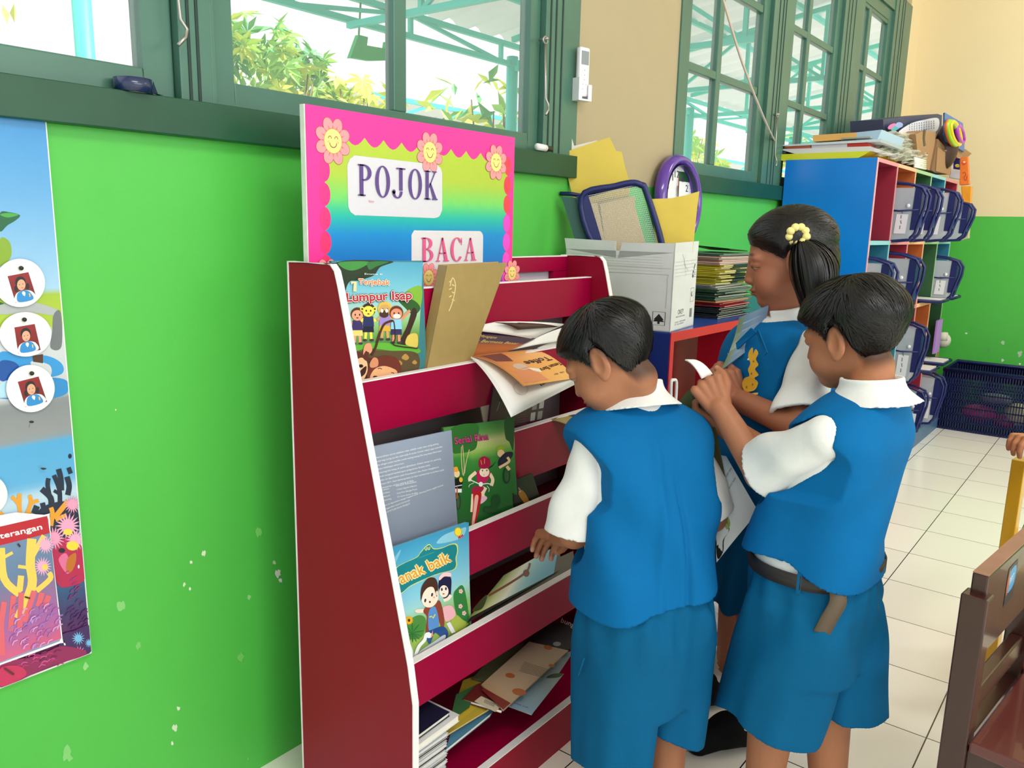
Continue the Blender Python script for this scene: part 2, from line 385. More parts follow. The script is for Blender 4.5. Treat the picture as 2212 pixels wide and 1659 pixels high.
def post(f, x0, x1, z0, z1, grooves):
    f.box((x0, WY-.006, z0), (x1, WY+.07, z1), M_FRAME)
    for g in grooves: f.box((g, WY-.0085, z0), (g+.006, WY-.005, z1), mat('groove_shadow_paint', '16302a', .6))
# window 1
f = MB(); f.box((-1.75, WY-.026, SILL), (2.037, WY+.14, SILL+.062), M_SILL)
post(f, .80, .862, SILL+.062, 2.56, (.815, .832)); f.box((.862, WY-.004, SILL+.062), (.872, WY+.06, 2.56), M_FRAME)
post(f, 1.872, 2.037, SILL+.062, 2.56, (1.89, 1.915, 1.945)); f.box((-1.75, WY, SILL+.062), (-1.69, WY+.07, 2.56), M_FRAME); f.box((-1.75, WY, 2.5), (2.037, WY+.09, 2.56), M_FRAME)
f.box((-.62, WY, SILL+.062), (-.5, WY+.07, 2.5), M_FRAME)
w1 = tag(f.build('window_1', bevel=.003), kind='structure')
casement(w1, -.5, .798, SILL+.062, 2.5, [(.1, .14)], [])
casement(w1, .872, 1.87, SILL+.062, 2.5, [(1.327, 1.367)], [], st=.045)
casement(w1, -1.69, -.62, SILL+.062, 2.5, [(-1.2, -1.16)], [])
def hook(x, z, L=.14, par=None):
    k = MB(); k.tube([(x, WY-.02, z), (x+.002, WY-.025, z-L), (x+.012, WY-.028, z-L-.015), (x+.004, WY-.034, z-L-.03), (x-.012, WY-.038, z-L-.045)], .003, M_STEEL)
    k.tube([(x+.009*math.cos(t), WY-.02, z+.009+.009*math.sin(t)) for t in [i*math.pi/6 for i in range(12)]], .0025, M_STEEL, closed=True)
    k.tube([(x, WY, z+.012), (x, WY-.03, z+.012)], .004, M_STEEL); return k.build('window_hook', par)
hook(.792, 1.585, .08, w1); hook(1.85, 1.655, .14, w1)
# window 2
f = MB(); f.box((2.66, WY-.026, SILL), (5.70, WY+.14, SILL+.062), M_SILL)
post(f, 2.655, 2.697, SILL+.062, 2.56, ()); post(f, 3.475, 3.70, SILL+.062, 2.56, (3.53, 3.57, 3.60)); post(f, 4.40, 4.72, SILL+.062, 2.56, (4.45, 4.50, 4.56)); post(f, 5.33, 5.70, SILL+.062, 2.56, (5.39, 5.47, 5.52))
f.box((2.66, WY, 2.46), (5.70, WY+.09, 2.56), M_FRAME)
w2 = tag(f.build('window_2', bevel=.003), kind='structure')
HZ = [(1.735, 1.765), (2.055, 2.085), (2.375, 2.4)]
casement(w2, 2.697, 3.475, SILL+.062, 2.46, [(3.0, 3.04)], HZ, st=.065)
casement(w2, 3.70, 4.40, SILL+.062, 2.46, [(3.95, 3.99)], HZ, st=.065)
casement(w2, 4.72, 5.33, SILL+.062, 2.46, [(4.88, 4.93)], HZ, st=.065)
hook(3.56, 1.66, .16, w2)
# ---------------------------------------------------------------- outside: canopy, garden
M_TURQ = mat('turquoise_steel_paint', '3fd0bf', 0.5)
M_ROOF = mat('corrugated_sheet', 'd4d8d6', 0.6)
_nt = M_ROOF.node_tree; _t = _nt.nodes.new('ShaderNodeBsdfTranslucent'); _t.inputs[0].default_value = (.8, .86, .84, 1); _a = _nt.nodes.new('ShaderNodeMixShader'); _a.inputs[0].default_value = .10
_o = _nt.nodes['Material Output']; _nt.links.new(_nt.nodes['Principled BSDF'].outputs[0], _a.inputs[1]); _nt.links.new(_t.outputs[0], _a.inputs[2]); _nt.links.new(_a.outputs[0], _o.inputs[0])
o = MB(); o.box((-6, WY+.14, -.3), (22, 14, -.05), mat('pale_concrete', 'c9c5bb', .8)); tag(o.build('ground_outside'), kind='structure')
YE = 3.6
cn = empty('canopy', (4, YE, 2.3), 'corrugated canopy roof on turquoise steel trusses outside the windows', 'canopy')
def roofz(y): return 2.47+(YE-y)*.16
r = MB()
xs = np.arange(2.2, 17, .05)
vs = []
for x in xs:
    h = .03*math.sin(x*2*math.pi/.25)
    vs += [(x, YE+.15, roofz(YE+.15)+h), (x, WY+.3, roofz(WY+.3)+h)]
r.add(vs, [(2*i, 2*i+1, 2*i+3, 2*i+2) for i in range(len(xs)-1)], M_ROOF, True)
r.build('roof_sheet', cn)
def beam(b, p, q, w_=.045, m=None):
    k = len(b.sm); b.tube([p, q], w_*.5, m or M_TURQ, 4); b.sm[k:] = [False]*(len(b.sm)-k)
def truss(axis, p, q, dz, n, name='truss'):
    b = MB(); P = np.array(p, float); Q = np.array(q, float); D = np.array((0, 0, dz))
    beam(b, P, Q); beam(b, P+D, Q+D)
    for i in range(n+1):
        t = i/n; a = P+(Q-P)*t; beam(b, a, a+D, .035)
        if i < n:
            c = P+(Q-P)*(i+1)/n
            beam(b, *( (a, c+D) if i % 2 else (a+D, c)), .03)
    return b.build(name, cn)
truss('x', (0.2, YE, 2.25), (12, YE, 2.25), .12, 14)
for k, x in enumerate((3.1, 4.54, 5.9, 7.25, 8.6, 10.0, 11.4)):
    b = MB(); z1 = roofz(YE); z2 = roofz(WY+.35)
    beam(b, (x, YE, z1-.25), (x, WY+.35, z1-.25)); beam(b, (x, YE, z1-.06), (x, WY+.35, z2-.06))
    for y in (YE-.55, YE-1.1, YE-1.65): beam(b, (x, y, z1-.25), (x, y, roofz(y)-.06), .035)
    beam(b, (x, YE-.55, z1-.25), (x, YE-1.1, roofz(YE-1.1)-.06), .03); beam(b, (x, YE-1.65, z1-.25), (x, YE-1.1, roofz(YE-1.1)-.06), .03)
    b.build('truss', cn)
for y in (2.1, 2.7, 3.2):
    b = MB(); beam(b, (2.3, y, roofz(y)-.035), (14, y, roofz(y)-.035), .04); b.build('purlin', cn)
for x in (1.68, 4.54, 7.25, 10.0):
    b = MB(); b.tube([(x, YE, -.05), (x, YE, 2.3)], .04, M_TURQ, 8); b.build('pole', cn)
# second canopy farther off, seen low through the far panes
cn2 = empty('canopy', (9, 8.5, 2.5), 'second paler canopy roof across the yard, low through the right-hand window', 'canopy')
b = MB(); b.box((6.5, 7.2, 2.62), (20, 10.5, 2.70), M_ROOF); b.build('roof_sheet', cn2)
b = MB(); beam(b, (6.5, 7.2, 2.6), (20, 7.2, 2.6), .07); beam(b, (6.5, 7.2, 2.25), (20, 7.2, 2.25), .06)
for i in range(14): beam(b, (6.5+i, 7.2, 2.25), (6.5+i+(.5 if i % 2 else 1), 7.2, 2.6), .05)
for i in range(4): beam(b, (7+i*3.5, 7.2, -.05), (7+i*3.5, 7.2, 2.6), .08)
b.build('truss', cn2)
# leafy shrubs
LEAF = [mat('leaf_green', '9cd060', .5), mat('leaf_yellow_green', 'e4ea60', .5), mat('leaf_dark_green', '5cae62', .5)]
def shrub(name, c, r, n, label, palm=True, ls=.13, seed=1, cols=(0, 0, 1, 2)):
    R = random.Random(seed); e = empty(name, c, label, 'shrub', 'shrubs in the sunny garden')
    for m__ in LEAF: m__.node_tree.nodes['Principled BSDF'].inputs['Subsurface Weight'].default_value = 0
    b = MB()
    for i in range(n):
        while True:
            p = Vector((R.uniform(-1, 1), R.uniform(-1, 1), R.uniform(-1, 1)))
            if .3 < p.length < 1: break
        q = Vector(c)+Vector((p.x*r[0], p.y*r[1], p.z*r[2])); m_ = LEAF[R.choice(cols)]
        up = Vector((R.uniform(-1, 1), R.uniform(-1, 1), R.uniform(.2, 1))).normalized(); a = up.orthogonal().normalized(); bb = up.cross(a)
        k0 = R.uniform(0, 6.28); nl = 7 if palm else 1
        for k in range(nl):
            w_ = k0+k*5.2/nl; d = a*math.cos(w_)+bb*math.sin(w_); s_ = up.cross(d); L = ls*R.uniform(.7, 1.1); wd = L*.17
            v = [q, q+d*L*.5+s_*wd, q+d*L-up*L*.2, q+d*L*.5-s_*wd]
            b.add(v, [(0, 1, 2), (0, 2, 3)], m_)
    tag(b.build('foliage', e), kind='stuff')
    t = MB(); mb = mat('stem_bark', '8a7c66', .8)
    for i in range(7):
        w_ = R.uniform(0, 6.28); top = Vector(c)+Vector((math.cos(w_)*r[0]*.7, math.sin(w_)*r[1]*.7, r[2]*R.uniform(-.2, .7)))
        base = Vector((c[0]+R.uniform(-.1, .1), c[1]+R.uniform(-.1, .1), -.05)); mid = (base+top)/2+Vector((R.uniform(-.1, .1), 0, .1))
        t.tube([base, mid, top], [.02, .014, .006], mb, 5)
    t.build('stem', e)
shrub('leafy_shrub', (3.35, 4.75, 2.12), (.62, .4, .34), 150, 'big lobed-leaf shrub behind the left pane of the window above the sign', seed=3)
shrub('leafy_shrub', (4.05, 4.75, 1.98), (.45, .4, .24), 60, 'yellow-green shrub low behind the centre bar of the window above the sign', seed=5, cols=(0, 1, 1))
shrub('frangipani_shrub', (5.0, 4.2, 1.95), (.6, .35, .34), 90, 'thin-leaved bare-branched shrub behind the right pane of the window above the sign', palm=False, ls=.2, seed=8, cols=(0, 2, 1))
shrub('leafy_shrub', (1.3, 5.0, 2.1), (1.0, .6, .4), 26, 'sparse twiggy shrub behind the far left pane', palm=False, ls=.12, seed=9, cols=(1, 1, 0))
shrub('leafy_shrub', (9.0, 4.6, 2.0), (.9, .5, .35), 60, 'pale green shrub low behind the window beside the clock', seed=11, cols=(0, 1))
shrub('leafy_shrub', (13.6, 4.8, 2.3), (1.0, .6, .5), 70, 'green shrub behind the middle sash above the blue cabinet', seed=12, cols=(0, 1))
b = MB(); mg = mat('green_awning_cloth', '13b05a', .6)
b.prism([ony(x, y, 3.62) for x, y in ((757, 125), (775, 75), (795, 80), (793, 98), (833, 105), (835, 90), (852, 95), (850, 120), (838, 130), (800, 131), (765, 125))], (0, .03, 0), mg)
for x, y in ((775, 75), (845, 93)): p = ony(x, y, 3.62); b.tube([tuple(p), (p[0], YE, 2.37)], .006, mg, 5)
tag(b.build('shade_cloth'), 'bright green shade cloth hanging above the shrubs outside the window', 'cloth')
# ---------------------------------------------------------------- the magenta book rack
M_RSIDE = mat('maroon_laminate', '8f0a2a', 0.42, spec=.2, noise=.05, nscale=3)
M_RSLAT = mat('crimson_laminate', '980036', 0.38, spec=.2, noise=.04, nscale=3)
M_EDGE = mat('white_edge_band', 'efe9ea', 0.45, noise=.05, nscale=20)
M_BACK = mat('grey_back_board', '8d8488', 0.5)
RX0, RX1, RT = .906, 1.785, .011
PROF = [(1.225, .0), (1.225, 1.10), (1.128, 1.103), (1.108, 1.100), (1.098, 1.090), (1.090, 1.065), (.922, .415), (.910, .345), (.910, 0)]
rack = empty('book_rack', (1.35, 1.07, 0), 'crimson slatted book rack with white edges standing against the green wall', 'book rack')
for x in (RX0, RX1-RT):
    b = MB(); b.prism([(x, y, z) for y, z in PROF], (RT, 0, 0), M_RSIDE); sp = b.build('side_panel', rack)
    e = MB(); fr = [(y, z) for y, z in PROF]; vs = []; 
    # white banding proud of the panel edge
    out = []
    for i, (y, z) in enumerate(fr):
        p = fr[max(i-1, 0)]; q = fr[min(i+1, len(fr)-1)]; t = Vector((q[0]-p[0], q[1]-p[1])).normalized(); n = Vector((-t.y, t.x))
        if n.x > 0 and i > 1: n = -n
        if i <= 1: n = Vector((0, 1)) if i == 1 else Vector((1, 0))
        out.append((y+n.x*.0022, z+n.y*.0022))
    N = len(fr)
    for i in range(1, N-1):
        a, c = fr[i], fr[i+1]; a2, c2 = out[i], out[i+1]
        e.prism([(x-.0015, a[0], a[1]), (x-.0015, c[0], c[1]), (x-.0015, c2[0], c2[1]), (x-.0015, a2[0], a2[1])], (RT+.003, 0, 0), M_EDGE)
    e.prism([(x-.0015, 1.225, 0), (x-.0015, 1.225, 1.10), (x-.0015, 1.228, 1.102), (x-.0015, 1.228, 0)], (.004, 0, 0), M_EDGE)
    e.build('edge_band', sp)
XI0, XI1 = RX0+RT+.0015, RX1-RT-.0015
SLATS = [(1.13, .954, 1.047), (1.09, .790, .889), (1.05, .608, .728), (1.0, .474, .570), (.952, .296, .388)]
ST = .014
for Y, z0, z1 in SLATS:
    b = MB(); b.box((XI0, Y, z0), (XI1, Y+ST, z1), M_RSLAT); s_ = b.build('front_slat', rack)
    b = MB(); b.box((XI0, Y-.0008, z1), (XI1, Y+ST+.0008, z1+.0025), M_EDGE); b.build('edge_band', s_)
SHZ = [.86, .70, .575, .42, .27]
for (Y, z0, z1), zs in zip(SLATS, (.958, .794, .612, .478, .30)):
    b = MB(); b.box((XI0, Y+ST+.001, zs), (XI1, 1.215, zs+.010), M_RSIDE); b.build('shelf_board', rack)
b = MB(); b.box((XI0, .910, .0), (XI1, .924, .1), M_RSIDE); s_ = b.build('kick_board', rack)
b = MB(); b.box((XI0, .909, .1), (XI1, .925, .1025), M_EDGE); b.build('edge_band', s_)
b = MB(); b.box((XI0, .926, .085), (XI1, 1.215, .1), M_RSLAT); b.build('bottom_shelf', rack)
b = MB(); b.box((XI0, 1.2155, .0), (XI1, 1.2235, .955), M_BACK); b.build('back_board', rack)
b = MB(); b.box((XI0, 1.208, 1.062), (XI1, 1.222, 1.098), M_RSLAT); s_ = b.build('top_rail', rack)
b = MB(); b.box((XI0, 1.207, 1.098), (XI1, 1.223, 1.1005), M_EDGE); b.build('edge_band', s_)
b = MB(); b.box((1.712, 1.208, .955), (XI1, 1.222, 1.061), M_RSLAT); b.build('upright', rack)
b = MB(); b.box((XI0, 1.2235, .955), (1.74, 1.2265, 1.075), mat('pale_lilac_board', 'c9c2cc', .5)); b.build('upper_back_board', rack)
# ---------------------------------------------------------------- poster and books on the rack
M_PAGE = mat('page_paper', 'e9e4d8', 0.6, noise=.04, nscale=30)
M_WHITEP = mat('white_paper', 'eceae6', 0.55)
def nrm(v): v = np.array(v, float); return v/np.linalg.norm(v)
def quadbox(b, q, th, m, n=None):
    """solid plate: 4 corners, thickness th away from n"""
    q = [np.array(p, float) for p in q]
    if n is None:
        n = nrm(np.cross(q[1]-q[0], q[3]-q[0])); n = n if np.dot(n, CAM-q[0]) > 0 else -n
    b.prism(q, -n*th, m)
def book(name, label, q, th, mcover, art=None, group=None, cat='book', pages=True, n=None, inset=.002):
    """q = TL, TR, BR, BL of the front cover (world)"""
    q = [np.array(p, float) for p in q]
    if n is None:
        n = nrm(np.cross(q[1]-q[0], q[3]-q[0])); n = n if np.dot(n, CAM-q[0]) > 0 else -n
    c = sum(q)/4-n*th/2; lo = min(p[2] for p in q)
    e = empty(name, (c[0], c[1], lo), label, cat, group)
    ct = .0009
    b = MB(); quadbox(b, q, ct, mcover, n); quadbox(b, [p-n*(th-ct) for p in q], ct, mcover, n)
    L = nrm(q[1]-q[0]); b.prism([q[0], q[3], q[3]+L*ct, q[0]+L*ct], -n*th, mcover)
    cv = b.build('cover', e)
    D = nrm(q[3]-q[0]); b = MB(); qq = [q[0]+L*ct*1.2+D*inset, q[1]-L*inset+D*inset, q[2]-L*inset-D*inset, q[3]+L*ct*1.2-D*inset]
    quadbox(b, [p-n*ct*1.05 for p in qq], th-ct*2.1, M_PAGE, n); b.build('pages', e)
    if art: art.build('cover_print', cv)
    return e
def lean(y0, z0, y1, z1):
    """plane along X leaning back, through (y0,z0) and (y1,z1): origin, normal towards the room"""
    o = np.array((0, y0, z0), float); d = nrm((0, y1-y0, z1-z0)); n = np.array((0, -d[2], d[1])); return o, n
def px_quad(pts, o, n): return [onp(x, y, o, n) for x, y in pts]

# ---- the sign
YP = 1.195
P0, PN = np.array((0, YP, 1.2)), np.array((0., -1, 0))
e = empty('sign_board', (1.24, YP+.01, .97), 'pink scalloped rainbow foam sign reading POJOK BACA standing in the top of the rack', 'sign')
PX0, PX1, PZ0, PZ1 = .928, 1.522, .975, 1.374
b = MB(); b.box((PX0-.002, YP+.0005, PZ0), (PX1, YP+.0125, PZ1), mat('white_foam_board', 'd9e0d2', .7, noise=.06, nscale=50, bump=.3, bscale=90)); b.build('foam_board', e)
fn = pix_plane(P0, PN)
cp = crop(fn, 600, 0, .31646)
uv = lambda x, z, l: np.array((x, YP-l, z))
A = Print(uv, .00003)
A.rect(PX0, PZ0, PX1, PZ1, 'ff2f97')
GR = [(0, 'aec63c'), (.2, 'acc23e'), (.33, '6fce6a'), (.42, '17b3a6'), (.52, '0a86cf'), (.66, '0a78c8'), (.76, '4a52c4'), (.84, 'a04fd8'), (.92, 'ee46c8'), (1, 'f63fc0')]
ix0, ix1, iz0, iz1 = .968, 1.497, .985, 1.330
nS = 14; outl = []
def scal(a, b_, k, d, axis, sgn):
    out = []
    for i in range(k):
        for t in range(6):
            u = (i+t/6)/k; w_ = a+(b_-a)*u; bulge = -abs(math.sin(math.pi*(u*k)))*d*sgn
            out.append((w_, bulge) if axis == 'x' else (bulge, w_))
    return out
top = [(x, iz1+dz) for x, dz in scal(ix0, ix1, 11, .016, 'x', 1)]
right = [(ix1+dx, z) for dx, z in scal(iz1, iz0, 8, .013, 'y', 1)]
left = [(ix0-dx, z) for dx, z in scal(iz0, iz1, 8, .013, 'y', 1)]
# interior as vertical strips so the gradient follows real corners
rows = 48
def edge_at(z, lst, dflt):
    best = min(lst, key=lambda p: abs(p[1]-z)); return best[0]
vs = []
S = Print(uv, .00003); S.k = A.k
col = lambda x, z: grad(GR, (iz1-z)/(iz1-iz0))
for i in range(66):      # columns
    xa = ix0+(ix1-ix0)*i/66; xb = ix0+(ix1-ix0)*(i+1)/66
    ta = min(top, key=lambda p: abs(p[0]-xa))[1]; tb = min(top, key=lambda p: abs(p[0]-xb))[1]
    S.k = A.k; pts = []; fs = []
    N_ = 20
    for j in range(N_+1):
        pts += [(xa, ta+(iz0-ta)*j/N_), (xb, tb+(iz0-tb)*j/N_)]
    S._emit(pts, [(2*j, 2*j+1, 2*j+3, 2*j+2) for j in range(N_)], None, col)
A.v += S.v; off = len(A.v)-len(S.v); A.f += [[i+off for i in f] for f in S.f]; A.c += S.c; A.k += 1
for (x, z), sgn in [((ix0-.004, iz1-.022-.043*i), 1) for i in range(8)]: A.ell(x+.003, z, .013, .0205, mix('ff2f97', 'ff2a55', (i_ := (iz1-z)/.34)))
for i in range(8): A.ell(ix1+.001, iz1-.022-.043*i, .013, .0205, ['ff3a55', 'ff3b50', 'ff3a52', 'e040c8', 'e445cf', 'f046c8', 'f046c8', 'f046c8'][i])
def flower(x, z, r, face=True):
    A.k += 1
    for k in range(8):
        w_ = 2*math.pi*(k+.5)/8
        A.ell(x+math.cos(w_)*r*.68, z+math.sin(w_)*r*.72, r*.36, r*.30, 'b0544f', rot=math.degrees(w_), n=16); A.k -= 1
    A.k += 1
    for k in range(8):
        w_ = 2*math.pi*(k+.5)/8
        A.ell(x+math.cos(w_)*r*.68, z+math.sin(w_)*r*.72, r*.335, r*.275, 'f5959b', rot=math.degrees(w_), n=16); A.k -= 1
    A.k += 1
    for k in range(16):
        w_ = 2*math.pi*k/16; A.poly([(x+math.cos(w_-.09)*r*.5, z+math.sin(w_-.09)*r*.53), (x+math.cos(w_)*r*.72, z+math.sin(w_)*r*.76), (x+math.cos(w_+.09)*r*.5, z+math.sin(w_+.09)*r*.53)], 'd4696b'); A.k -= 1
    A.k += 1
    A.ell(x, z, r*.53, r*.56, 'c98a52', n=28); A.ell(x, z, r*.50, r*.53, 'f6dc85', n=28)
    for sx_ in (-1, 1):
        A.line([(x+sx_*r*.18+math.cos(t)*r*.09, z+r*.1+math.sin(t)*r*.11) for t in [math.pi*i/6 for i in range(7)]], r*.035, '7a4a2a')
        A.ell(x+sx_*r*.27, z-r*.04, r*.08, r*.06, 'f7b98c', n=10)
    A.line([(x+math.cos(t)*r*.2, z-r*.08+math.sin(t)*r*.2) for t in [math.pi+math.pi*i/8 for i in range(9)]], r*.04, '7a4a2a')
def pz(x, y): p = ony(x, y, YP); return p[0], p[2]
def rrect(x0, z0, x1, z1, r, j=.0008, seed=1):
    R = random.Random(seed); out = []
    for cx, cz, a0 in ((x1-r, z1-r, 0), (x0+r, z1-r, 90), (x0+r, z0+r, 180), (x1-r, z0+r, 270)):
        for i in range(7): w_ = math.radians(a0+i*15); out.append((cx+math.cos(w_)*r+R.uniform(-j, j), cz+math.sin(w_)*r+R.uniform(-j, j)))
    return out
A.poly(rrect(*pz(752, 465), pz(955, 400)[0], pz(755, 335)[1], .022), 'd3d0da')
A.poly(rrect(pz(888, 500)[0], pz(888, 640)[1], pz(1042, 600)[0], pz(890, 497)[1], .014, seed=3), 'dcd6dc')
for x, y, r in ((719, 305, .040), (928, 329, .0385), (1071, 351, .0375), (925, 600, .03), (1105, 590, .03), (705, 600, .034)): flower(*pz(x, y), r)
# serif capitals built from strokes
def serif(ch, x, z, w_, h, c):
    t = w_*.24; s = h*.045; th = w_*.08
    def R_(a, b_, c_, d): A.poly([(x+a, z+b_), (x+c_, z+b_), (x+c_, z+d), (x+a, z+d)], c); A.k -= 1
    def ring(cx, cz, rx, rz, tt, th_, a0=0, a1=360):
        n = 32; P = []; 
        for i in range(n+1):
            q = math.radians(a0+(a1-a0)*i/n); P.append((x+cx+rx*math.cos(q), z+cz+rz*math.sin(q)))
        for i in range(n+1):
            q = math.radians(a0+(a1-a0)*i/n); P.append((x+cx+(rx-tt)*math.cos(q), z+cz+(rz-th_)*math.sin(q)))
        A._emit(P, [(i, i+1, n+2+i, n+1+i) for i in range(n)], c); A.k -= 1
    if ch == 'P': R_(.12*w_, 0, .12*w_+t, h); R_(0, 0, .5*w_, s); R_(0, h-s, .4*w_, h); ring(.42*w_, h*.745, .5*w_, h*.255, t, s, -90, 90); R_(.3*w_, h-s, .45*w_, h); R_(.3*w_, h*.49, .45*w_, h*.49+s)
    elif ch == 'O': ring(.5*w_, h*.5, .52*w_, h*.52, t, s*.9)
    elif ch == 'J': R_(.5*w_, h*.25, .5*w_+t, h); R_(.28*w_, h-s, w_*.95, h); ring(.36*w_, h*.22, .14*w_+t, h*.24, t*.8, s, 180, 360); A.ell(x+.1*w_, z+h*.2, t*.5, t*.5, c); A.k -= 1
    elif ch == 'K':
        R_(.12*w_, 0, .12*w_+t, h); R_(0, 0, .5*w_, s); R_(0, h-s, .5*w_, h)
        A.poly([(x+.34*w_, z+h*.40), (x+.80*w_, z+h-s), (x+.90*w_, z+h-s), (x+.42*w_, z+h*.42)], c); A.k -= 1
        A.poly([(x+.40*w_, z+h*.55), (x+.52*w_, z+h*.60), (x+1.0*w_, z+s), (x+.72*w_, z+s)], c); A.k -= 1
        R_(.62*w_, 0, 1.08*w_, s); R_(.62*w_, h-s, 1.0*w_, h)
    elif ch == 'B':
        R_(.12*w_, 0, .12*w_+t, h); R_(0, 0, .45*w_, s); R_(0, h-s, .4*w_, h); ring(.40*w_, h*.76, .46*w_, h*.24, t, s, -90, 90); ring(.40*w_, h*.27, .54*w_, h*.27, t, s, -90, 90)
    elif ch == 'A':
        A.poly([(x+.08*w_, z+s), (x+.46*w_, z+h), (x+.54*w_, z+h), (x+.18*w_, z+s)], c); A.k -= 1
        A.poly([(x+.42*w_, z+h), (x+.56*w_, z+h), (x+.94*w_, z+s), (x+.66*w_, z+s)], c); A.k -= 1
        R_(.24*w_, h*.33, .74*w_, h*.33+s); R_(-.02*w_, 0, .30*w_, s); R_(.56*w_, 0, 1.04*w_, s)
    elif ch == 'C':
        ring(.52*w_, h*.5, .52*w_, h*.52, t, s, 38, 322); R_(.86*w_, h*.68, .92*w_, h)
xa, za = pz(772, 425); xb, zb = pz(942, 435)
cw = (xb-xa)/5
A.k += 2
for i, ch in enumerate('POJOK'): serif(ch, xa+i*cw*1.03, za+.002, cw*.86, .058, '5a3f86')
xa, za = pz(908, 566); xb, _ = pz(1028, 570); cw = (xb-xa)/4
for i, ch in enumerate('BACA'): serif(ch, xa+i*cw*1.02, za, cw*.88, .05, 'e0568e')
A.k += 1; A.text('Nama', pz(795, 435)[0], pz(795, 437)[1], pz(806, 437)[0], pz(806, 437)[1], .004, 'c95a6a', down=False)
A.build('printed_sheet', e, print_mat())

# ---- front-facing picture books
def person_fig(A, x, y, h, skin, hair, top, bottom, shoe='3a3a44', hairtype=0, arms=(( -.5, -.2), (.5, -.2))):
    """small cartoon child, feet at (x, y+h); units = crop pixels (y down)"""
    hd = h*.17
    for s_ in (-1, 1):
        A.line([(x+s_*h*.06, y+h*.66), (x+s_*h*.08, y+h*.95)], h*.07, skin); A.ell(x+s_*h*.09, y+h*.96, h*.06, h*.035, shoe)
    A.poly([(x-h*.13, y+h*.55), (x+h*.13, y+h*.55), (x+h*.15, y+h*.75), (x-h*.15, y+h*.75)], bottom)
    for (ax, ay), s_ in zip(arms, (-1, 1)): A.line([(x+s_*h*.10, y+h*.38), (x+ax*h*.4, y+h*.38-ay*h*.4)], h*.07, skin)
    A.poly([(x-h*.13, y+h*.33), (x+h*.13, y+h*.33), (x+h*.15, y+h*.6), (x-h*.15, y+h*.6)], top)
    A.ell(x, y+hd*.95, hd*1.08, hd*1.08, hair); A.ell(x, y+hd*1.15, hd*.9, hd*.85, skin)
    for s_ in (-1, 1): A.ell(x+s_*hd*.35, y+hd*1.05, hd*.12, hd*.17, '20141a', n=10)
    A.ell(x, y+hd*1.55, hd*.2, hd*.1, '7a2020', n=10)

# 1 Terjebak Lumpur Isap
o, n = lean(1.107, .80, 1.1225, 1.047)
q = px_quad([(728, 563), (913, 563), (905, 850), (765, 870)], o, n)
q[3] = np.array((.922, o[1]+.0, .802)); q[2] = np.array((q[1][0]-.003, o[1], .802)); q[0][0] = .922
fn = pix_plane(o, n, .0002); c3 = crop(fn, 720, 550, .18077)
A = Print(c3)
TL, TR, BR, BL = (45, 78), (1072, 92), (1000, 1440), (240, 1560)
A.quad([TL, TR, BR, BL], lambda u, v: grad([(0, '4f9fbf'), (.25, '79bfd2'), (.4, 'a8d0c8'), (.52, '8fbf7a'), (.7, '4f7a35'), (.85, '6a5a35'), (1, '4a3a26')], v), 8, 14)
A.smooth([(60, 85), (700, 78), (560, 150), (480, 250), (300, 310), (200, 320), (150, 420), (130, 600), (140, 900), (230, 1060), (170, 1060), (60, 300)], '23331f')
A.smooth([(80, 90), (420, 85), (330, 160), (210, 190), (100, 150)], '3d8a3f'); A.smooth([(420, 90), (660, 85), (520, 140), (430, 180)], '2f6f3a')
A.smooth([(820, 560), (880, 430), (1050, 380), (1040, 620), (930, 660)], '7fb23c'); A.smooth([(760, 520), (950, 540), (1040, 640), (960, 720), (860, 640)], '2f5a2b')
A.smooth([(950, 640), (1000, 700), (930, 900), (860, 1080), (790, 1050), (880, 850)], '3a2620', 5)
A.smooth([(860, 1060), (900, 960), (1000, 950), (1005, 1100), (930, 1100)], 'd8c05a')
A.smooth([(185, 1110), (400, 1060), (700, 1060), (1010, 1120), (1000, 1180), (700, 1150), (420, 1120), (200, 1170)], '5fae3a')
A.smooth([(240, 1180), (700, 1150), (1000, 1180), (995, 1400), (700, 1440), (260, 1500)], '5b4a30')
for x, y, r in ((860, 1230, 45), (970, 1290, 30), (790, 1300, 35)): A.smooth([(x-r, y), (x, y-r), (x+r, y), (x+r*.3, y+r*.7), (x-r*.5, y+r*.5)], 'b58a4a')
person_fig(A, 285, 640, 440, 'e8a080', '5a2a20', '3c2f66', 'e6d27a'); person_fig(A, 415, 590, 450, 'f1dc52', '3a2a22', '27305f', '1e2036')
for s_ in (-1, 1): A.ell(415+s_*75, 650, 26, 28, 'f1dc52'); A.ell(415+s_*75, 650, 13, 14, '6a4a20')
person_fig(A, 610, 570, 460, 'caa060', 'e3b44a', '9a84c8', 'd9a93e'); A.ell(600, 710, 55, 45, '4a2c24'); A.ell(575, 670, 16, 24, 'f2ece2'); A.ell(630, 670, 16, 24, 'f2ece2')
person_fig(A, 745, 620, 450, 'd98e6e', '6a3020', '8cc6e8', '322f5e', arms=((-.6, -.1), (.9, .7))); A.ell(750, 735, 45, 28, 'f2e6e0')
A.line([(640, 800), (700, 785), (720, 840), (730, 1000), (720, 1080), (1000, 1120)], 14, '3a2220', 5)
A.line([(700, 790), (600, 830), (540, 960), (500, 1100), (450, 1200)], 26, '4a2a22', 5)
A.smooth([(200, 1420), (220, 1260), (270, 1180), (370, 1230), (400, 1380), (330, 1520), (250, 1530)], 'e9b98c'); A.smooth([(200, 1250), (250, 1160), (340, 1180), (400, 1280), (330, 1230), (230, 1270)], '5a2c22')
A.smooth([(265, 1440), (380, 1330), (370, 1420), (300, 1470)], '3a1515'); A.ell(320, 1330, 28, 20, '1d1214'); A.ell(262, 1365, 9, 16, '1d1214')
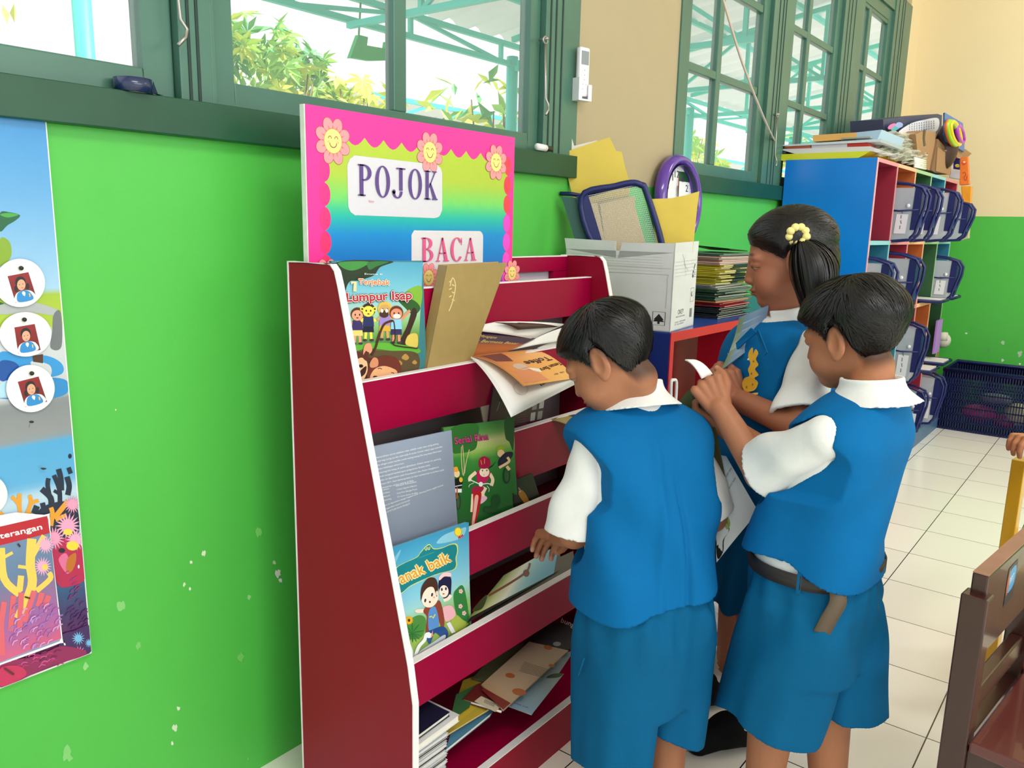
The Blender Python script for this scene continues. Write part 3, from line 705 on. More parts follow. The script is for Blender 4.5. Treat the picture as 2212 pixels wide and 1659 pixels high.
A.smooth([(350, 1200), (365, 1080), (430, 1060), (455, 1130), (430, 1180)], 'dd9a78'); A.line([(400, 1160), (370, 1230), (440, 1260)], 50, '5a2c22', 4)
A.smooth([(400, 1480), (420, 1330), (520, 1230), (680, 1210), (780, 1280), (790, 1420), (600, 1460)], '6a2f24'); A.smooth([(430, 1480), (480, 1370), (600, 1330), (740, 1380), (730, 1440), (560, 1470)], 'e2a878')
A.line([(520, 1365), (545, 1355), (570, 1368)], 9, '2a1512'); A.line([(680, 1410), (705, 1410), (720, 1430)], 9, '2a1512'); A.ell(490, 1462, 28, 16, '1d1214'); A.smooth([(425, 1300), (470, 1230), (520, 1250), (520, 1330), (440, 1350)], 'd08a68')
A.text('Emma K', 362, 240, 585, 245, 20, 'dfe8e0'); A.line([(200, 340), (250, 330), (245, 440)], 40, 'd8d2a0')
A.text('Terjebak', 288, 352, 662, 362, 62, 'f2ece0', bold=9); A.text('Terjebak', 288, 352, 662, 362, 62, 'e0783c', bold=3)
A.text('Lumpur Isap', 148, 560, 925, 530, 100, '4a141c', bold=20); A.text('Lumpur Isap', 148, 560, 925, 530, 100, 'f4eef0', bold=13); A.text('Lumpur Isap', 148, 560, 925, 530, 100, 'b3242c', bold=5)
book('picture_book', 'picture book titled Terjebak Lumpur Isap with cartoon animals, at the top left', q, .006, mat('book_cover_teal', '3f7f86', .3), A, 'books on the rack')

# 2 grey back cover
o, n = lean(1.016, .482, 1.046, .782)
q = px_quad([(792, 968), (975, 930), (990, 1150), (833, 1185)], o, n); bx0 = .9215
q[0][0] = bx0; q[3] = np.array((bx0, 1.016, .482)); q[2] = np.array((q[1][0], 1.016, .482))
fn = pix_plane(o, n, .0002); c2 = crop(fn, 700, 880, .27125); A = Print(c2)
A.quad([(340, 325), (1015, 180), (1060, 920), (490, 1130)], lambda u, v: mix('8f99ae', '7d8698', v), 4, 4)
L_ = ['Memeriahkan cerita sebelum tidur adalah suatu saat yang paling', 'indah bagi orang tua dan anak-anak di dunia. Cerita rakyat juga memiliki', 'nilai sebagai sumber kearifan rumah masing-masing kita yang dapat ditemukan', 'dalam kehidupan sehari-hari.', 'Sekarang kita hidup di zaman globalisasi. Dalam situasi ini, penting', 'untuk mengenal kembali guna pengetahuan Budaya lokal.', 'Buku ini diproduksi oleh Foundation dan Asian Neighbors', 'Project 2011. Kami berharap buku ini akan memberikan kontribusi pada', 'kelestarian cerita rakyat di Bali.']
W_ = [.95, 1, .98, .4, .95, .78, .9, .97, .5]
for i, (s_, w_) in enumerate(zip(L_, W_)):
    x, y = 412+i*5.0, 408+i*30; A.text(s_, x, y, x+525*w_, y-120*w_, 13, 'e6e8ea')
for i, (a, b_) in enumerate((('Direktur', 'Akiko Nonaka'), ('Co-Direktur', ': I Gusti Ngurah Adiputra'), ('Editor', 'Arya Dwi Batagia Putra'), ('Penyunting', 'CV Guna Utama Grafika'))):
    A.text(a, 442+i*5, 668+i*27, 520+i*5, 650+i*27, 12, 'e6e8ea'); A.text(b_, 570+i*4, 632+i*29, 735+i*3, 597+i*29, 12, 'e6e8ea')
for i, s_ in enumerate(('Buku ini diproduksi sebagai kegiatan amal. Dilarang keras segala bentuk', 'penggandaan secara komersial.', '(c) J-B PICTURE BOOK PROJECT')):
    w_ = (480, 215, 215)[i]; A.text(s_, 470+i*4, 790+i*28, 470+w_, 790+i*28-w_*.35, 12, 'e6e8ea')
e2 = book('picture_book', 'grey spiral-bound book showing its back cover of small white text', q, .007, mat('book_cover_grey', '8790a4', .4), A, 'books on the rack')
b = MB(); m_ = mat('spiral_wire', '26262c', .4, metal=.6)
for i in range(34):
    z = .50+i*.0083; y = 1.016+(z-.482)*.1-.0004; b.tube([(bx0-.0005, y, z), (bx0+.004, y-.0008, z+.001)], .0007, m_, 5)
b.build('spiral_binding', e2)

# 3 Serial Rina
o, n = lean(1.0165, .482, 1.043, .782)
q = px_quad([(968, 923), (1108, 905), (1112, 1105), (1017, 1140)], o, n)
q[0][0] = q[1][0]-.212; q[3] = np.array((q[0][0]+.008, 1.0165, .482)); q[2] = np.array((q[1][0]+.004, 1.0165, .482))
q = [p-n*.0085 if i in (0, 3) else p for i, p in enumerate(q)]
n3 = nrm(np.cross(q[1]-q[0], q[3]-q[0])); n3 = n3 if n3[1] < 0 else -n3
fn = pix_plane(q[0], n3, .0002); c5 = crop(fn, 960, 880, .16268); A = Print(c5)
A.quad([(-10, 268), (925, 145), (950, 1370), (100, 1660)], lambda u, v: grad([(0, '3f7a3c'), (.1, '4f8a3f'), (.2, 'c9c48a'), (.28, '9abf5a'), (.36, '3d8a38'), (.6, '256b2c'), (1, '1d5a26')], v+(.06 if u < .3 else 0)), 8, 16)
A.smooth([(90, 280), (430, 220), (440, 420), (400, 560), (200, 610), (105, 580)], '2f6b2c'); A.smooth([(800, 170), (920, 150), (915, 560), (860, 460), (810, 400)], '25552a')
for pts in (((225, 520), (225, 700), (245, 900)), ((330, 560), (290, 720), (265, 880)), ((240, 500), (262, 760), (255, 910))): A.line(pts, 10, 'c8b888', 5)
A.text('Serial Rina', 140, 492, 585, 425, 92, '4a1230', bold=7); A.text('Serial Rina', 140, 490, 585, 423, 90, 'c9407f', bold=2)
A.line([(375, 1150), (360, 1390)], 34, 'f2d8b8'); A.line([(540, 1060), (500, 1150), (520, 1200)], 60, 'f2d8b8', 4); A.smooth([(470, 1190), (550, 1180), (560, 1220), (480, 1280)], 'e6b8cc')
A.smooth([(360, 1100), (400, 1050), (520, 1060), (480, 1130), (380, 1150)], 'a31c44'); A.smooth([(385, 1130), (480, 1120), (480, 1250), (400, 1590), (350, 1600), (380, 1300)], 'b81820'); A.smooth([(405, 1180), (450, 1180), (430, 1330), (385, 1590), (358, 1590), (385, 1350)], 'eeb4a8')
A.line([(420, 860), (340, 930), (340, 980)], 46, 'f2d8b8', 4); A.line([(600, 880), (640, 960), (620, 1040)], 44, 'f2d8b8', 4)
A.smooth([(425, 870), (460, 840), (590, 840), (600, 900), (540, 1000), (440, 990)], 'c01a58')
A.line([(590, 800), (640, 770), (685, 712)], 26, '1a2a1a', 4, taper=True); A.ell(528, 860, 66, 64, 'f6e2c8'); A.smooth([(455, 790), (460, 690), (525, 648), (600, 690), (605, 780), (530, 815)], 'a0103f'); A.line([(480, 700), (495, 760)], 8, 'e8a04a'); A.line([(530, 680), (528, 750)], 8, 'e8a04a')
A.ell(502, 838, 8, 12, '222222', n=8); A.ell(560, 836, 8, 12, '222222', n=8); A.ell(520, 895, 10, 5, '7a8a7a', n=8)
A.line([(320, 950), (400, 990), (480, 1020), (560, 1010), (610, 1020)], 13, 'e9ecea', 4); A.ell(480, 1020, 28, 32, 'f4f2ea'); A.line([(390, 1000), (330, 1030), (322, 1060)], 7, 'dde0dd', 4); A.line([(560, 1040), (590, 1080), (584, 1120)], 7, 'dde0dd', 4)
A.ell(160, 880, 40, 50, 'f2cfa0'); A.smooth([(112, 850), (120, 800), (165, 790), (178, 850)], 'f0a02e'); A.poly([(118, 960), (200, 930), (240, 990), (220, 1090), (125, 1080)], '14161c'); A.ell(215, 960, 24, 34, 'e8b832'); A.poly([(125, 1080), (225, 1080), (225, 1130), (130, 1130)], 'e8e8e8'); A.line([(130, 1050), (230, 1030)], 10, 'dddddd'); A.ell(178, 1250, 34, 110, '24342a'); A.ell(178, 1250, 18, 90, '3f5a3a'); A.line([(165, 1060), (160, 1210)], 16, 'b8512a')
A.ell(745, 610, 48, 52, 'efc69a'); A.smooth([(690, 580), (700, 530), (760, 508), (795, 560), (740, 560)], '9ab82c'); A.smooth([(715, 700), (790, 610), (890, 590), (900, 640), (830, 730), (720, 780)], '1c1434'); A.line([(830, 660), (850, 720), (720, 800)], 34, 'efc69a', 4); A.ell(820, 900, 50, 110, '17381c'); A.ell(820, 900, 30, 85, '2a5a2c'); A.line([(820, 780), (860, 830)], 40, 'efc69a')
A.smooth([(620, 1200), (700, 1150), (740, 1250), (700, 1350), (800, 1400), (540, 1400), (520, 1320), (620, 1300)], '184a22')
book('picture_book', 'green picture book titled Serial Rina with a girl in red on a bicycle', q, .005, mat('book_cover_green', '2f6a34', .3), A, 'books on the rack')

# 4 anak baik
o, n = lean(.969, .302, .9935, .602)
q = px_quad([(833, 1188), (1009, 1128), (1015, 1355), (883, 1432)], o, n)
q[0][0] = .921; q[3] = np.array((.921, .969, .302)); q[2] = np.array((q[1][0]-.004, .969, .302))
fn = pix_plane(o, n, .0002); c4 = crop(fn, 820, 1110, .1989); A = Print(c4)
A.quad([(70, 395), (968, 90), (985, 1220), (290, 1620)], lambda u, v: grad([(0, '3b93bd'), (.25, '62b4d6'), (.5, '8ccbe0'), (.62, 'a8d6d0'), (.72, '8fbf6a'), (.85, '9ab84a'), (1, '7a9a50')], v), 6, 12)
A.smooth([(620, 320), (700, 230), (860, 170), (940, 150), (900, 250), (780, 300)], '8cc8de'); A.smooth([(120, 550), (200, 420), (230, 400), (160, 560)], '7cbcd8')
A.ell(852, 195, 42, 50, 'c9a818'); A.ell(852, 195, 34, 42, 'f0d838'); A.poly([(850, 250), (880, 235), (885, 270), (865, 262), (862, 285)], 'c02838'); A.poly([(880, 240), (900, 220), (915, 245), (900, 240), (900, 262)], 'c02838')
FR = [(160, 860), (185, 760), (160, 680), (175, 590), (270, 530), (400, 470), (440, 420), (500, 350), (545, 330), (590, 375), (680, 365), (780, 325), (840, 330), (852, 400), (835, 480), (840, 560), (800, 610), (650, 650), (520, 700), (330, 790), (230, 870)]
A.smooth(FR, 'd8dc6a'); cx = sum(p[0] for p in FR)/len(FR); cy = sum(p[1] for p in FR)/len(FR)
A.smooth([(cx+(x-cx)*.965, cy+(y-cy)*.95) for x, y in FR], '17808a')
A.line([(490, 370), (500, 395), (512, 385), (508, 360)], 7, 'e8e08a', 4); A.line([(545, 355), (540, 385), (526, 385), (525, 360)], 7, 'e8e08a', 4)
A.text('Emma Kumalasari', 430, 482, 595, 418, 12, '6fb0a8')
A.text('anak', 235, 760, 500, 640, 120, 'f3e2a0', bold=14); A.text('baik', 550, 618, 778, 512, 120, 'f3e2a0', bold=14)
A.text('anak', 235, 760, 500, 640, 118, 'e09a3a', bold=2); A.text('baik', 550, 618, 778, 512, 118, 'e09a3a', bold=2)
A.smooth([(800, 900), (830, 820), (915, 800), (975, 1200), (900, 1210), (830, 1080)], '2f7f3c'); A.smooth([(820, 1100), (900, 1150), (960, 1200), (820, 1290), (740, 1250)], 'a9b84a')
for x, y in ((880, 840), (876, 1003), (915, 1078)):
    for k in range(5): A.ell(x+14*math.cos(k*1.257), y+16*math.sin(k*1.257), 10, 11, 'f6c6c6', n=8); A.k -= 1
    A.k += 1; A.ell(x, y, 5, 5, 'c05a6a', n=8)
A.smooth([(290, 1180), (420, 1100), (500, 1150), (460, 1330), (330, 1360), (250, 1300)], '4f8a40')
for k in range(9):
    w_ = math.radians(-170+k*20); A.smooth([(350, 1290), (350+70*math.cos(w_-.12), 1290+70*math.sin(w_-.12)), (350+130*math.cos(w_), 1290+130*math.sin(w_)), (350+70*math.cos(w_+.12), 1290+70*math.sin(w_+.12))], ['2f6f30', '3f8a3a'][k % 2], 3); A.k -= 1
for k in range(7):
    w_ = math.radians(20+k*22); A.smooth([(350, 1290), (350+60*math.cos(w_-.14), 1290+60*math.sin(w_-.14)), (350+110*math.cos(w_), 1290+110*math.sin(w_)), (350+60*math.cos(w_+.14), 1290+60*math.sin(w_+.14))], ['357834', '2f6f30'][k % 2], 3); A.k -= 1
A.k += 1
for k in range(14): A.ell(316+30*math.cos(k*.449), 1155+32*math.sin(k*.449), 17, 7, 'f2b21e', rot=math.degrees(k*.449), n=8); A.k -= 1
A.k += 1; A.ell(316, 1155, 14, 15, '5a3020')
# girl behind
A.smooth([(640, 820), (645, 720), (700, 660), (770, 690), (775, 800), (760, 900), (700, 920)], '1c1c44'); A.ell(695, 840, 50, 66, 'fbe6d6'); A.smooth([(640, 690), (690, 640), (765, 640), (770, 680), (700, 680), (650, 720)], 'f6cfd2'); A.ell(672, 820, 10, 18, '2a2a44', n=8); A.ell(716, 812, 10, 18, '2a2a44', n=8); A.ell(690, 868, 12, 6, '6a2a2a', n=8)
A.line([(690, 940), (740, 920), (770, 880)], 34, 'fbe6d6', 4); A.smooth([(690, 1010), (780, 1000), (820, 1100), (720, 1170), (690, 1080)], 'f2b4c0'); A.line([(740, 1180), (800, 1290)], 44, 'e9e4ee')
# boy
A.line([(480, 1050), (410, 1055), (395, 1040)], 40, 'fbe0cc', 4); A.smooth([(470, 1060), (500, 1010), (600, 950), (660, 960), (700, 1180), (670, 1230), (600, 1100), (520, 1290), (495, 1280), (510, 1120)], '8f3f30'); A.smooth([(530, 1060), (600, 1010), (640, 1180), (600, 1270), (530, 1260)], '5a8fd0')
A.line([(535, 1120), (560, 1110), (575, 1130), (600, 1090)], 12, 'e8dc3c'); A.smooth([(500, 1300), (530, 1270), (680, 1220), (740, 1290), (700, 1370), (600, 1290), (550, 1400), (520, 1390)], '1f4a8c')
A.ell(540, 900, 92, 118, 'fbe6d2', rot=14); A.smooth([(445, 940), (450, 800), (520, 700), (600, 700), (630, 790), (615, 900), (580, 800), (520, 800), (470, 860)], '4a2c22'); A.ell(618, 860, 14, 26, 'f6d2bc')
for x, y in ((488, 935), (562, 872)): A.ell(x, y, 17, 30, 'ffffff', rot=14, n=14); A.ell(x+2, y+4, 12, 22, '4a3a34', rot=14, n=12)
A.ell(540, 955, 11, 12, '7a2020', n=10); A.ell(585, 905, 14, 10, 'f4b0a0', n=10)
# swan
A.smooth([(225, 1300), (290, 1340), (360, 1500), (340, 1600), (290, 1620), (240, 1420)], 'dfe3e8'); A.line([(375, 1560), (420, 1440), (480, 1370), (500, 1310), (540, 1300)], 36, 'eef0f2', 5); A.ell(535, 1320, 34, 26, 'eef0f2', rot=-20); A.poly([(545, 1340), (570, 1260), (575, 1320)], 'e89a6a'); A.smooth([(420, 1500), (560, 1400), (700, 1310), (690, 1380), (560, 1450), (440, 1550)], 'c9d2da')
book('picture_book', 'light blue picture book titled anak baik with two cartoon children, in the lowest slat pocket', q, .005, mat('book_cover_sky', '5aa6c4', .3), A, 'books on the rack')

# 5 gold hard book
q = [ony(966, 574, 1.1), ony(1096, 567, 1.1), None, None]
q[0][1] = q[1][1] = 1.098; z_ = .797
tl, tr = ony(966, 574, 1.098), ony(1095, 567, 1.098); bl, br = ony(922, 797, 1.106), ony(1015, 790, 1.106)
ext = lambda a, b_: b_+(b_-a)*((b_[2]-z_)/(a[2]-b_[2]))
bl, br = ext(tl, bl), ext(tr, br)
A = Print(pix_plane(tl, nrm(np.cross(tr-tl, bl-tl))*(1 if np.cross(tr-tl, bl-tl)[1] < 0 else -1), .0002))
A.line([(972, 618), (978, 600), (984, 618), (978, 650), (970, 672)], 1.6, 'e2d39a', 5)
for i in range(6): A.ell(975+(i % 2)*6-2, 608+i*8, 4, 1.6, 'd3c086', rot=30 if i % 2 else -30, n=8)
ge = book('storybook', 'thick olive-gold hardcover book tilted beside the animal book', [tl, tr, br, bl], .024, mat('gold_cloth_cover', 'a38a55', .45, noise=.06, nscale=40), A, 'books on the rack', inset=.004)
# 6 cream / maroon booklets behind
o, n = lean(1.108, .80, 1.12, .95)
book('booklet', 'pale green booklet peeking out right behind the animal book', px_quad([(905, 664), (918, 664), (916, 800), (905, 802)], o-n*.012, n), .003, mat('pale_green_cover', 'b5b878', .4), None, 'books on the rack')
book('booklet', 'dark brown slim booklet between the animal book and the gold book', px_quad([(902, 706), (919, 708), (917, 806), (900, 809)], o-n*.008, n), .003, mat('brown_cover', '3c1f1c', .4), None, 'books on the rack')
o, n = lean(1.066, .615, 1.084, .79)
A = Print(pix_plane(o, n, .0002))
A.quad([(1068, 826), (1178, 800), (1172, 925), (1052, 945)], lambda u, v: mix('551a3c', '451230', v), 2, 2)
for i in range(2):
    for j in range(2): A.quad([(1151+i*15-j*4, 868+j*24-i*3), (1161+i*15-j*4, 866+j*24-i*3), (1159+i*15-j*4, 884+j*24-i*3), (1149+i*15-j*4, 886+j*24-i*3)], 'b9b4b4' if (i+j) % 2 else '8d8c90', 1, 1)
for i in range(9): A.line([(1092, 880+i*5.2), (1138, 873+i*5.2)], 1.1, '6f3a5a')
A.ell(1081, 865, 3, 4, '120810'); A.text('maroon press', 1074, 888, 1080, 868, 2.5, 'c9b4c4')
book('booklet', 'maroon booklet with a grid of small photos, lying behind the second slat', px_quad([(1066, 820), (1180, 800), (1170, 960), (1048, 985)], o, n), .004, mat('maroon_cover', '4f1636', .3), A, 'books on the rack')
book('booklet', 'cream blank back of a booklet leaning left of the maroon one', px_quad([(1030, 835), (1078, 826), (1066, 960), (1058, 985)], o-n*.006, n), .002, mat('cream_cover', 'b8aa94', .5), None, 'books on the rack')

# 7 drooping magazine over the second slat ("Teman Baru Toffee") and the curled Kodok one
def patch(c, bend=(0, 0, 0), bend2=(0, 0, 0)):
    c = [np.array(p, float) for p in c]; bend = np.array(bend, float); bend2 = np.array(bend2, float)
    def f(u, v):
        p = (1-v)*((1-u)*c[0]+u*c[1])+v*((1-u)*c[3]+u*c[2]); return p+bend*4*v*(1-v)+bend2*4*u*(1-u)
    return f
def patch_print(f, size=(100, 100), n=None):
    def g(x, y, l):
        u, v = x/size[0], y/size[1]; p = f(u, v); a = f(min(u+.01, 1), v)-f(max(u-.01, 0), v); b_ = f(u, min(v+.01, 1))-f(u, max(v-.01, 0))
        m_ = nrm(np.cross(a, b_)); m_ = m_ if np.dot(m_, CAM-p) > 0 else -m_; return p+m_*(l+.0007)
    return g
te = empty('magazine', tuple(ony(1040, 790, 1.0)), 'orange-covered magazine Teman Baru Toffee drooping upside down over the second slat', 'magazine', 'books on the rack')
cA, cB, cC, cD = ony(1018, 769, 1.092), ony(1150, 755, 1.115), ony(1244, 817, 1.0), ony(1132, 834, .965)
fc = patch([cA, cB, cC, cD], (0, 0, .012)); b = MB(); b.grid(fc, 8, 10, mat('magazine_orange_cover', 'd99a54', .35), thick=.0012); cv = b.build('cover', te)
A = Print(patch_print(fc), .00003)
A.quad([(0, 0), (100, 0), (100, 100), (0, 100)], lambda u, v: grad([(0, 'a8542e'), (.3, 'd98a4c'), (.6, 'eba75a'), (1, 'f0b868')], u*.7+v*.45), 10, 10)
for i in range(6): A.line([(40+i*10, 5), (22+i*13, 95)], 1.0, 'b9753f')
A.quad([(5, 10), (42, 5), (30, 45), (6, 40)], '6a2f2a', 3, 3); A.ell(28, 62, 11, 9, 'cdb9a8'); A.quad([(8, 70), (40, 64), (48, 96), (5, 96)], 'dd8f60', 3, 3); A.quad([(35, 66), (52, 72), (50, 80), (40, 76)], 'efe9dc', 2, 2)
A.text('Toffee', 92, 42, 42, 50, 12, '1c1410', bold=.5); A.text('Teman Baru', 99, 62, 52, 72, 7.5, '1c1410', bold=.2); A.text('mily  alya', 88, 84, 66, 87, 3, '3a2c1c')
A.build('cover_print', cv)
cE = ony(1110, 889, .955); cC2 = ony(1244, 820, .997)
for k in range(4):
    dz = -.0022*(k+1); off = np.array((0, -.001*k, dz))
    fp = patch([cA+np.array((.0, .001, -.001-.0008*k)), cB+np.array((0, 0, -.002-.001*k)), cC2+off, cE+off+np.array((-.004*k, 0, 0))], (0, 0, .014))
    b = MB(); b.grid(fp, 6, 10, M_WHITEP, thick=.0009); pg = b.build('page', te)
    if k == 0:
        A = Print(patch_print(fp), .00003); A.text('Baru', 68, 78, 50, 82, 7, '1c1410', bold=.2)
        A.line([(24+9*math.cos(t/12*6.283), 78+9*math.sin(t/12*6.283)) for t in range(13)], .7, 'c9c7c2'); A.build('page_print', pg)
ke = empty('magazine', tuple(ony(980, 780, 1.1)), 'curled dark purple and orange magazine, Kodok, beside the gold book', 'magazine', 'books on the rack')
kA, kB, kC, kD = ony(941, 792, 1.108), ony(1006, 709, 1.128), ony(1157, 731, 1.108), ony(1086, 764, 1.106)
kD2 = ony(1013, 771, 1.106)
fk = lambda u, v: patch([kA, kB, kC, kD2+(kD-kD2)*1.0], (0, 0, 0), (-.004, 0, .006))(v, u)
def fk(u, v):   # u along the strip from the slot to the right, v from lower to upper edge
    lo = kA+(kD-kA)*u+np.array((0, 0, -.012))*4*u*(1-u)*0; hi = kB+(kC-kB)*u
    return lo+(hi-lo)*v+np.array((-.01, 0, .008))*4*v*(1-v)*(1-u)
b = MB(); b.grid(fk, 10, 8, mat('magazine_brown_cover', '8a4a24', .3), thick=.0014); cv = b.build('cover', ke)
A = Print(patch_print(lambda u, v: fk(u, 1-v)), .00003)
A.quad([(0, 0), (100, 0), (100, 100), (0, 100)], lambda u, v: grad([(0, '33183c'), (.42, '3a1a3c'), (.5, '9a4a24'), (.75, 'b05a28'), (1, '8a4420')], v+u*.08), 10, 14)
A.text('Mengapa', 28, 24, 52, 24, 9, 'c9a84a'); A.text('Kodok Bermata Besar', 12, 42, 92, 42, 10, 'c9b46a'); A.ell(12, 22, 6, 10, '5a6a9a'); A.line([(8, 90), (14, 70), (22, 66), (26, 80), (20, 92)], 2.5, '6a3014', 4); A.ell(26, 64, 2.5, 2.5, 'f0ece4')
A.build('cover_print', cv)
for k in range(3):
    f2 = lambda u, v, k=k: fk(u, v)+np.array((-.0015*(k+1), .003*(k+1), .0035*(k+1)*v+.001))
    b = MB(); b.grid(f2, 8, 6, [M_WHITEP, mat('green_page', '56705a', .5), M_PAGE][k], thick=.0008); b.build('page', ke)
# loose sheets behind
le = empty('magazine', tuple(ony(1120, 720, 1.11)), 'open white-paged magazine with dark edges lying on top of the pile beside the boy\'s head', 'magazine', 'books on the rack')
for k, (pts, mm) in enumerate([([(988, 712), (1072, 695), (1222, 700), (1150, 732)], M_WHITEP), ([(1070, 696), (1130, 698), (1209, 706), (1120, 712)], mat('dark_red_page', '3a1418', .4)), ([(1086, 761), (1157, 730), (1232, 704), (1228, 735)], M_WHITEP), ([(1160, 752), (1190, 738), (1228, 740), (1226, 772)], M_PAGE), ([(1150, 754), (1175, 752), (1226, 768), (1222, 778)], mat('black_page', '1a1614', .4)), ([(1148, 756), (1178, 760), (1224, 776), (1218, 780)], M_WHITEP)]):
    Y_ = [1.112, 1.105, 1.108, 1.11, 1.104, 1.10][k]
    ys = [Y_+.004, Y_+.006, Y_, Y_-.004]
    b = MB(); b.grid(patch([ony(p[0], p[1], y) for p, y in zip(pts, ys)], (0, 0, .003)), 6, 4, mm, thick=.0012); b.build('page', le)
# 8 leaflet on the third slat under the boy
A_ = [ony(1190, 906, 1.052), ony(1262, 880, 1.075), ony(1330, 915, .99), ony(1262, 938, .975)]
fe = patch(A_, (0, 0, .006)); e = empty('leaflet', tuple(A_[0]), 'yellow and black leaflet hanging over the third slat below the boy\'s chin', 'leaflet', 'books on the rack')
b = MB(); b.grid(fe, 6, 6, mat('leaflet_yellow', 'a89a5e', .4), thick=.0015); cv = b.build('sheet', e)
A = Print(patch_print(fe)); A.quad([(35, 5), (98, 5), (98, 95), (50, 95)], '14120f', 4, 4); A.quad([(8, 45), (45, 40), (60, 80), (22, 85)], 'd9cfc4', 2, 2)
for i in range(3): A.line([(50, 20+i*18), (92, 18+i*18)], 2, 'c9c4b4'); A.quad([(14+i*10, 50), (20+i*10, 49), (26+i*10, 72), (20+i*10, 73)], 'a8505a', 1, 1)
A.build('sheet_print', cv)
# 9 books lying in the fourth slat pocket
o = np.array((0, .972, .405)); n = nrm((0, -.72, .69))
qv = px_quad([(1088, 1242), (1206, 1176), (1215, 1228), (1010, 1345)], o, n)
A = Print(pix_plane(o, n, .0004)); c2 = crop(pix_plane(o, n, .0004), 700, 880, .27125); A = Print(c2)
A.quad([(1430, 1340), (1870, 1090), (1830, 1320), (1150, 1680)], lambda u, v: grad([(0, '5a6a2c'), (.2, 'a8ac7a'), (.4, 'd9d6c4'), (.62, '8fc4cc'), (1, '4a9cc0')], u), 10, 4)
A.line([(1310, 1500), (1480, 1400), (1610, 1310), (1640, 1240)], 18, '6a3226', 5); A.ell(1610, 1320, 26, 30, '6a3226'); A.smooth([(1180, 1620), (1260, 1520), (1300, 1500), (1260, 1600)], '2c3414')
book('picture_book', 'book with pale blue sky and brown rope lying flat under the boy\'s hand', qv, .006, mat('book_cover_black', '15120f', .35), A, 'books on the rack')
o2 = o-n*.012; q = px_quad([(1130, 1240), (1238, 1190), (1243, 1222), (1010, 1362)], o2, n)
book('picture_book', 'black glossy book under the rope-covered one in the slat pocket', q, .006, mat('book_cover_black', '15120f'), None, 'books on the rack')
o3, n3_ = lean(1.014, .50, 1.03, .62)
A = Print(pix_plane(o3, n3_, .0003)); A.smooth([(1126, 1058), (1136, 1068), (1146, 1090), (1138, 1092), (1120, 1068)], 'a06a1c'); A.text('Kor', 1126, 1062, 1122, 1052, 5, 'd0ccc4')
book('picture_book', 'black book with an orange stripe behind the third slat, mostly hidden by the green one', px_quad([(1104, 1040), (1150, 1022), (1172, 1092), (1112, 1108)], o3, n3_), .004, mat('book_cover_black', '15120f'), A, 'books on the rack')
# 10 bottom compartment: pile of white booklets
R = random.Random(5); zb = .1005
for i in range(22):
    th = .0052; x0 = .923+R.uniform(-.002, .001); x1 = 1.018+R.uniform(-.004, .004); y0 = .930+R.uniform(0, .006)
    zz = zb+i*(th+.0006); t = .012 if i > 19 else 0
    q = [(x0, y0+.25, zz+th), (x1, y0+.25, zz+th), (x1, y0, zz+th), (x0, y0, zz+th)]
    L1 = ['plain white booklet, lowest of the pile in the bottom compartment', 'plain white booklet in the pile at the left of the bottom compartment', 'white booklet topmost of the pile at the left of the bottom compartment']
    book('booklet', L1[0] if i == 0 else L1[2] if i == 21 else L1[1], q, th, [mat('booklet_white', 'd8d8da', .4), mat('booklet_grey', 'b9bac0', .4), mat('booklet_dark', '3a3a40', .4)][2 if i % 4 == 3 else i % 2], None, 'white booklets piled in the bottom compartment', n=np.array((0, 0, 1.)))
zt = zb+22*.0058
book('booklet', 'white paperback lying askew on the booklet pile', [(.921, 1.14, zt+.016), (1.045, 1.16, zt+.016), (1.052, .93, zt+.016), (.921, .925, zt+.016)], .014, mat('booklet_white', 'd8d8da'), None, 'books on the rack', n=np.array((0, 0, 1.)))
A = Print(lambda x, y, l: np.array((x, y, zt+.0265+l))); A.text('dhuan', .94, .97, 1.0, .985, .012, 'b03a3a', down=False)
book('booklet', 'dark book with red lettering on top of the white booklet pile', [(.930, 1.15, zt+.0263), (1.03, 1.14, zt+.0263), (1.035, .94, zt+.0263), (.930, .935, zt+.0263)], .009, mat('book_cover_navy', '1c1f38', .35), A, 'books on the rack', n=np.array((0, 0, 1.)))
# spread of magazines on the bottom shelf, tipping over the front edge
def flat(label, pts, o, n, th, col, art=None, nm='magazine'):
    return book(nm, label, px_quad(pts, o, n), th, mat('cover_'+col, col, .4), art, 'books on the rack', 'magazine' if nm == 'magazine' else 'book')
n = nrm((0, -.32, .95)); O = lambda z: np.array((0, .95, z))
flat('blue and yellow magazine lowest in the bottom compartment', [(1010, 1470), (1120, 1420), (1062, 1540), (962, 1620)], O(.188), n, .012, '3f6f8c')
A = Print(pix_plane(O(.203), n, .0003)); A.quad([(1015, 1485), (1060, 1465), (1040, 1520), (966, 1578)], 'b59a2c', 2, 2)
flat('yellow workbook beneath the barcode book', [(1000, 1470), (1110, 1425), (1075, 1520), (960, 1590)], O(.203), n, .006, 'a8902c', A)
flat('green notebook poking out beside the white booklet pile', [(985, 1500), (1030, 1478), (1015, 1525), (972, 1556)], O(.212), n, .004, '2f5a34')
A = Print(crop(pix_plane(O(.216), n, .0003), 880, 1340, .1923)); A.quad([(830, 850), (1060, 960), (985, 1030), (750, 910)], 'b8ab94', 1, 1)
for i in range(9): A.line([(880+i*13, 885+i*6), (862+i*13, 925+i*6)], 5, '2a2420')
A.text('2000', 905, 880, 960, 905, 20, '2a2420')
flat('dark red book with a barcode sticker in the bottom compartment', [(1030, 1478), (1130, 1440), (1085, 1535), (1000, 1510)], O(.216), n, .008, '5a1a18', A)
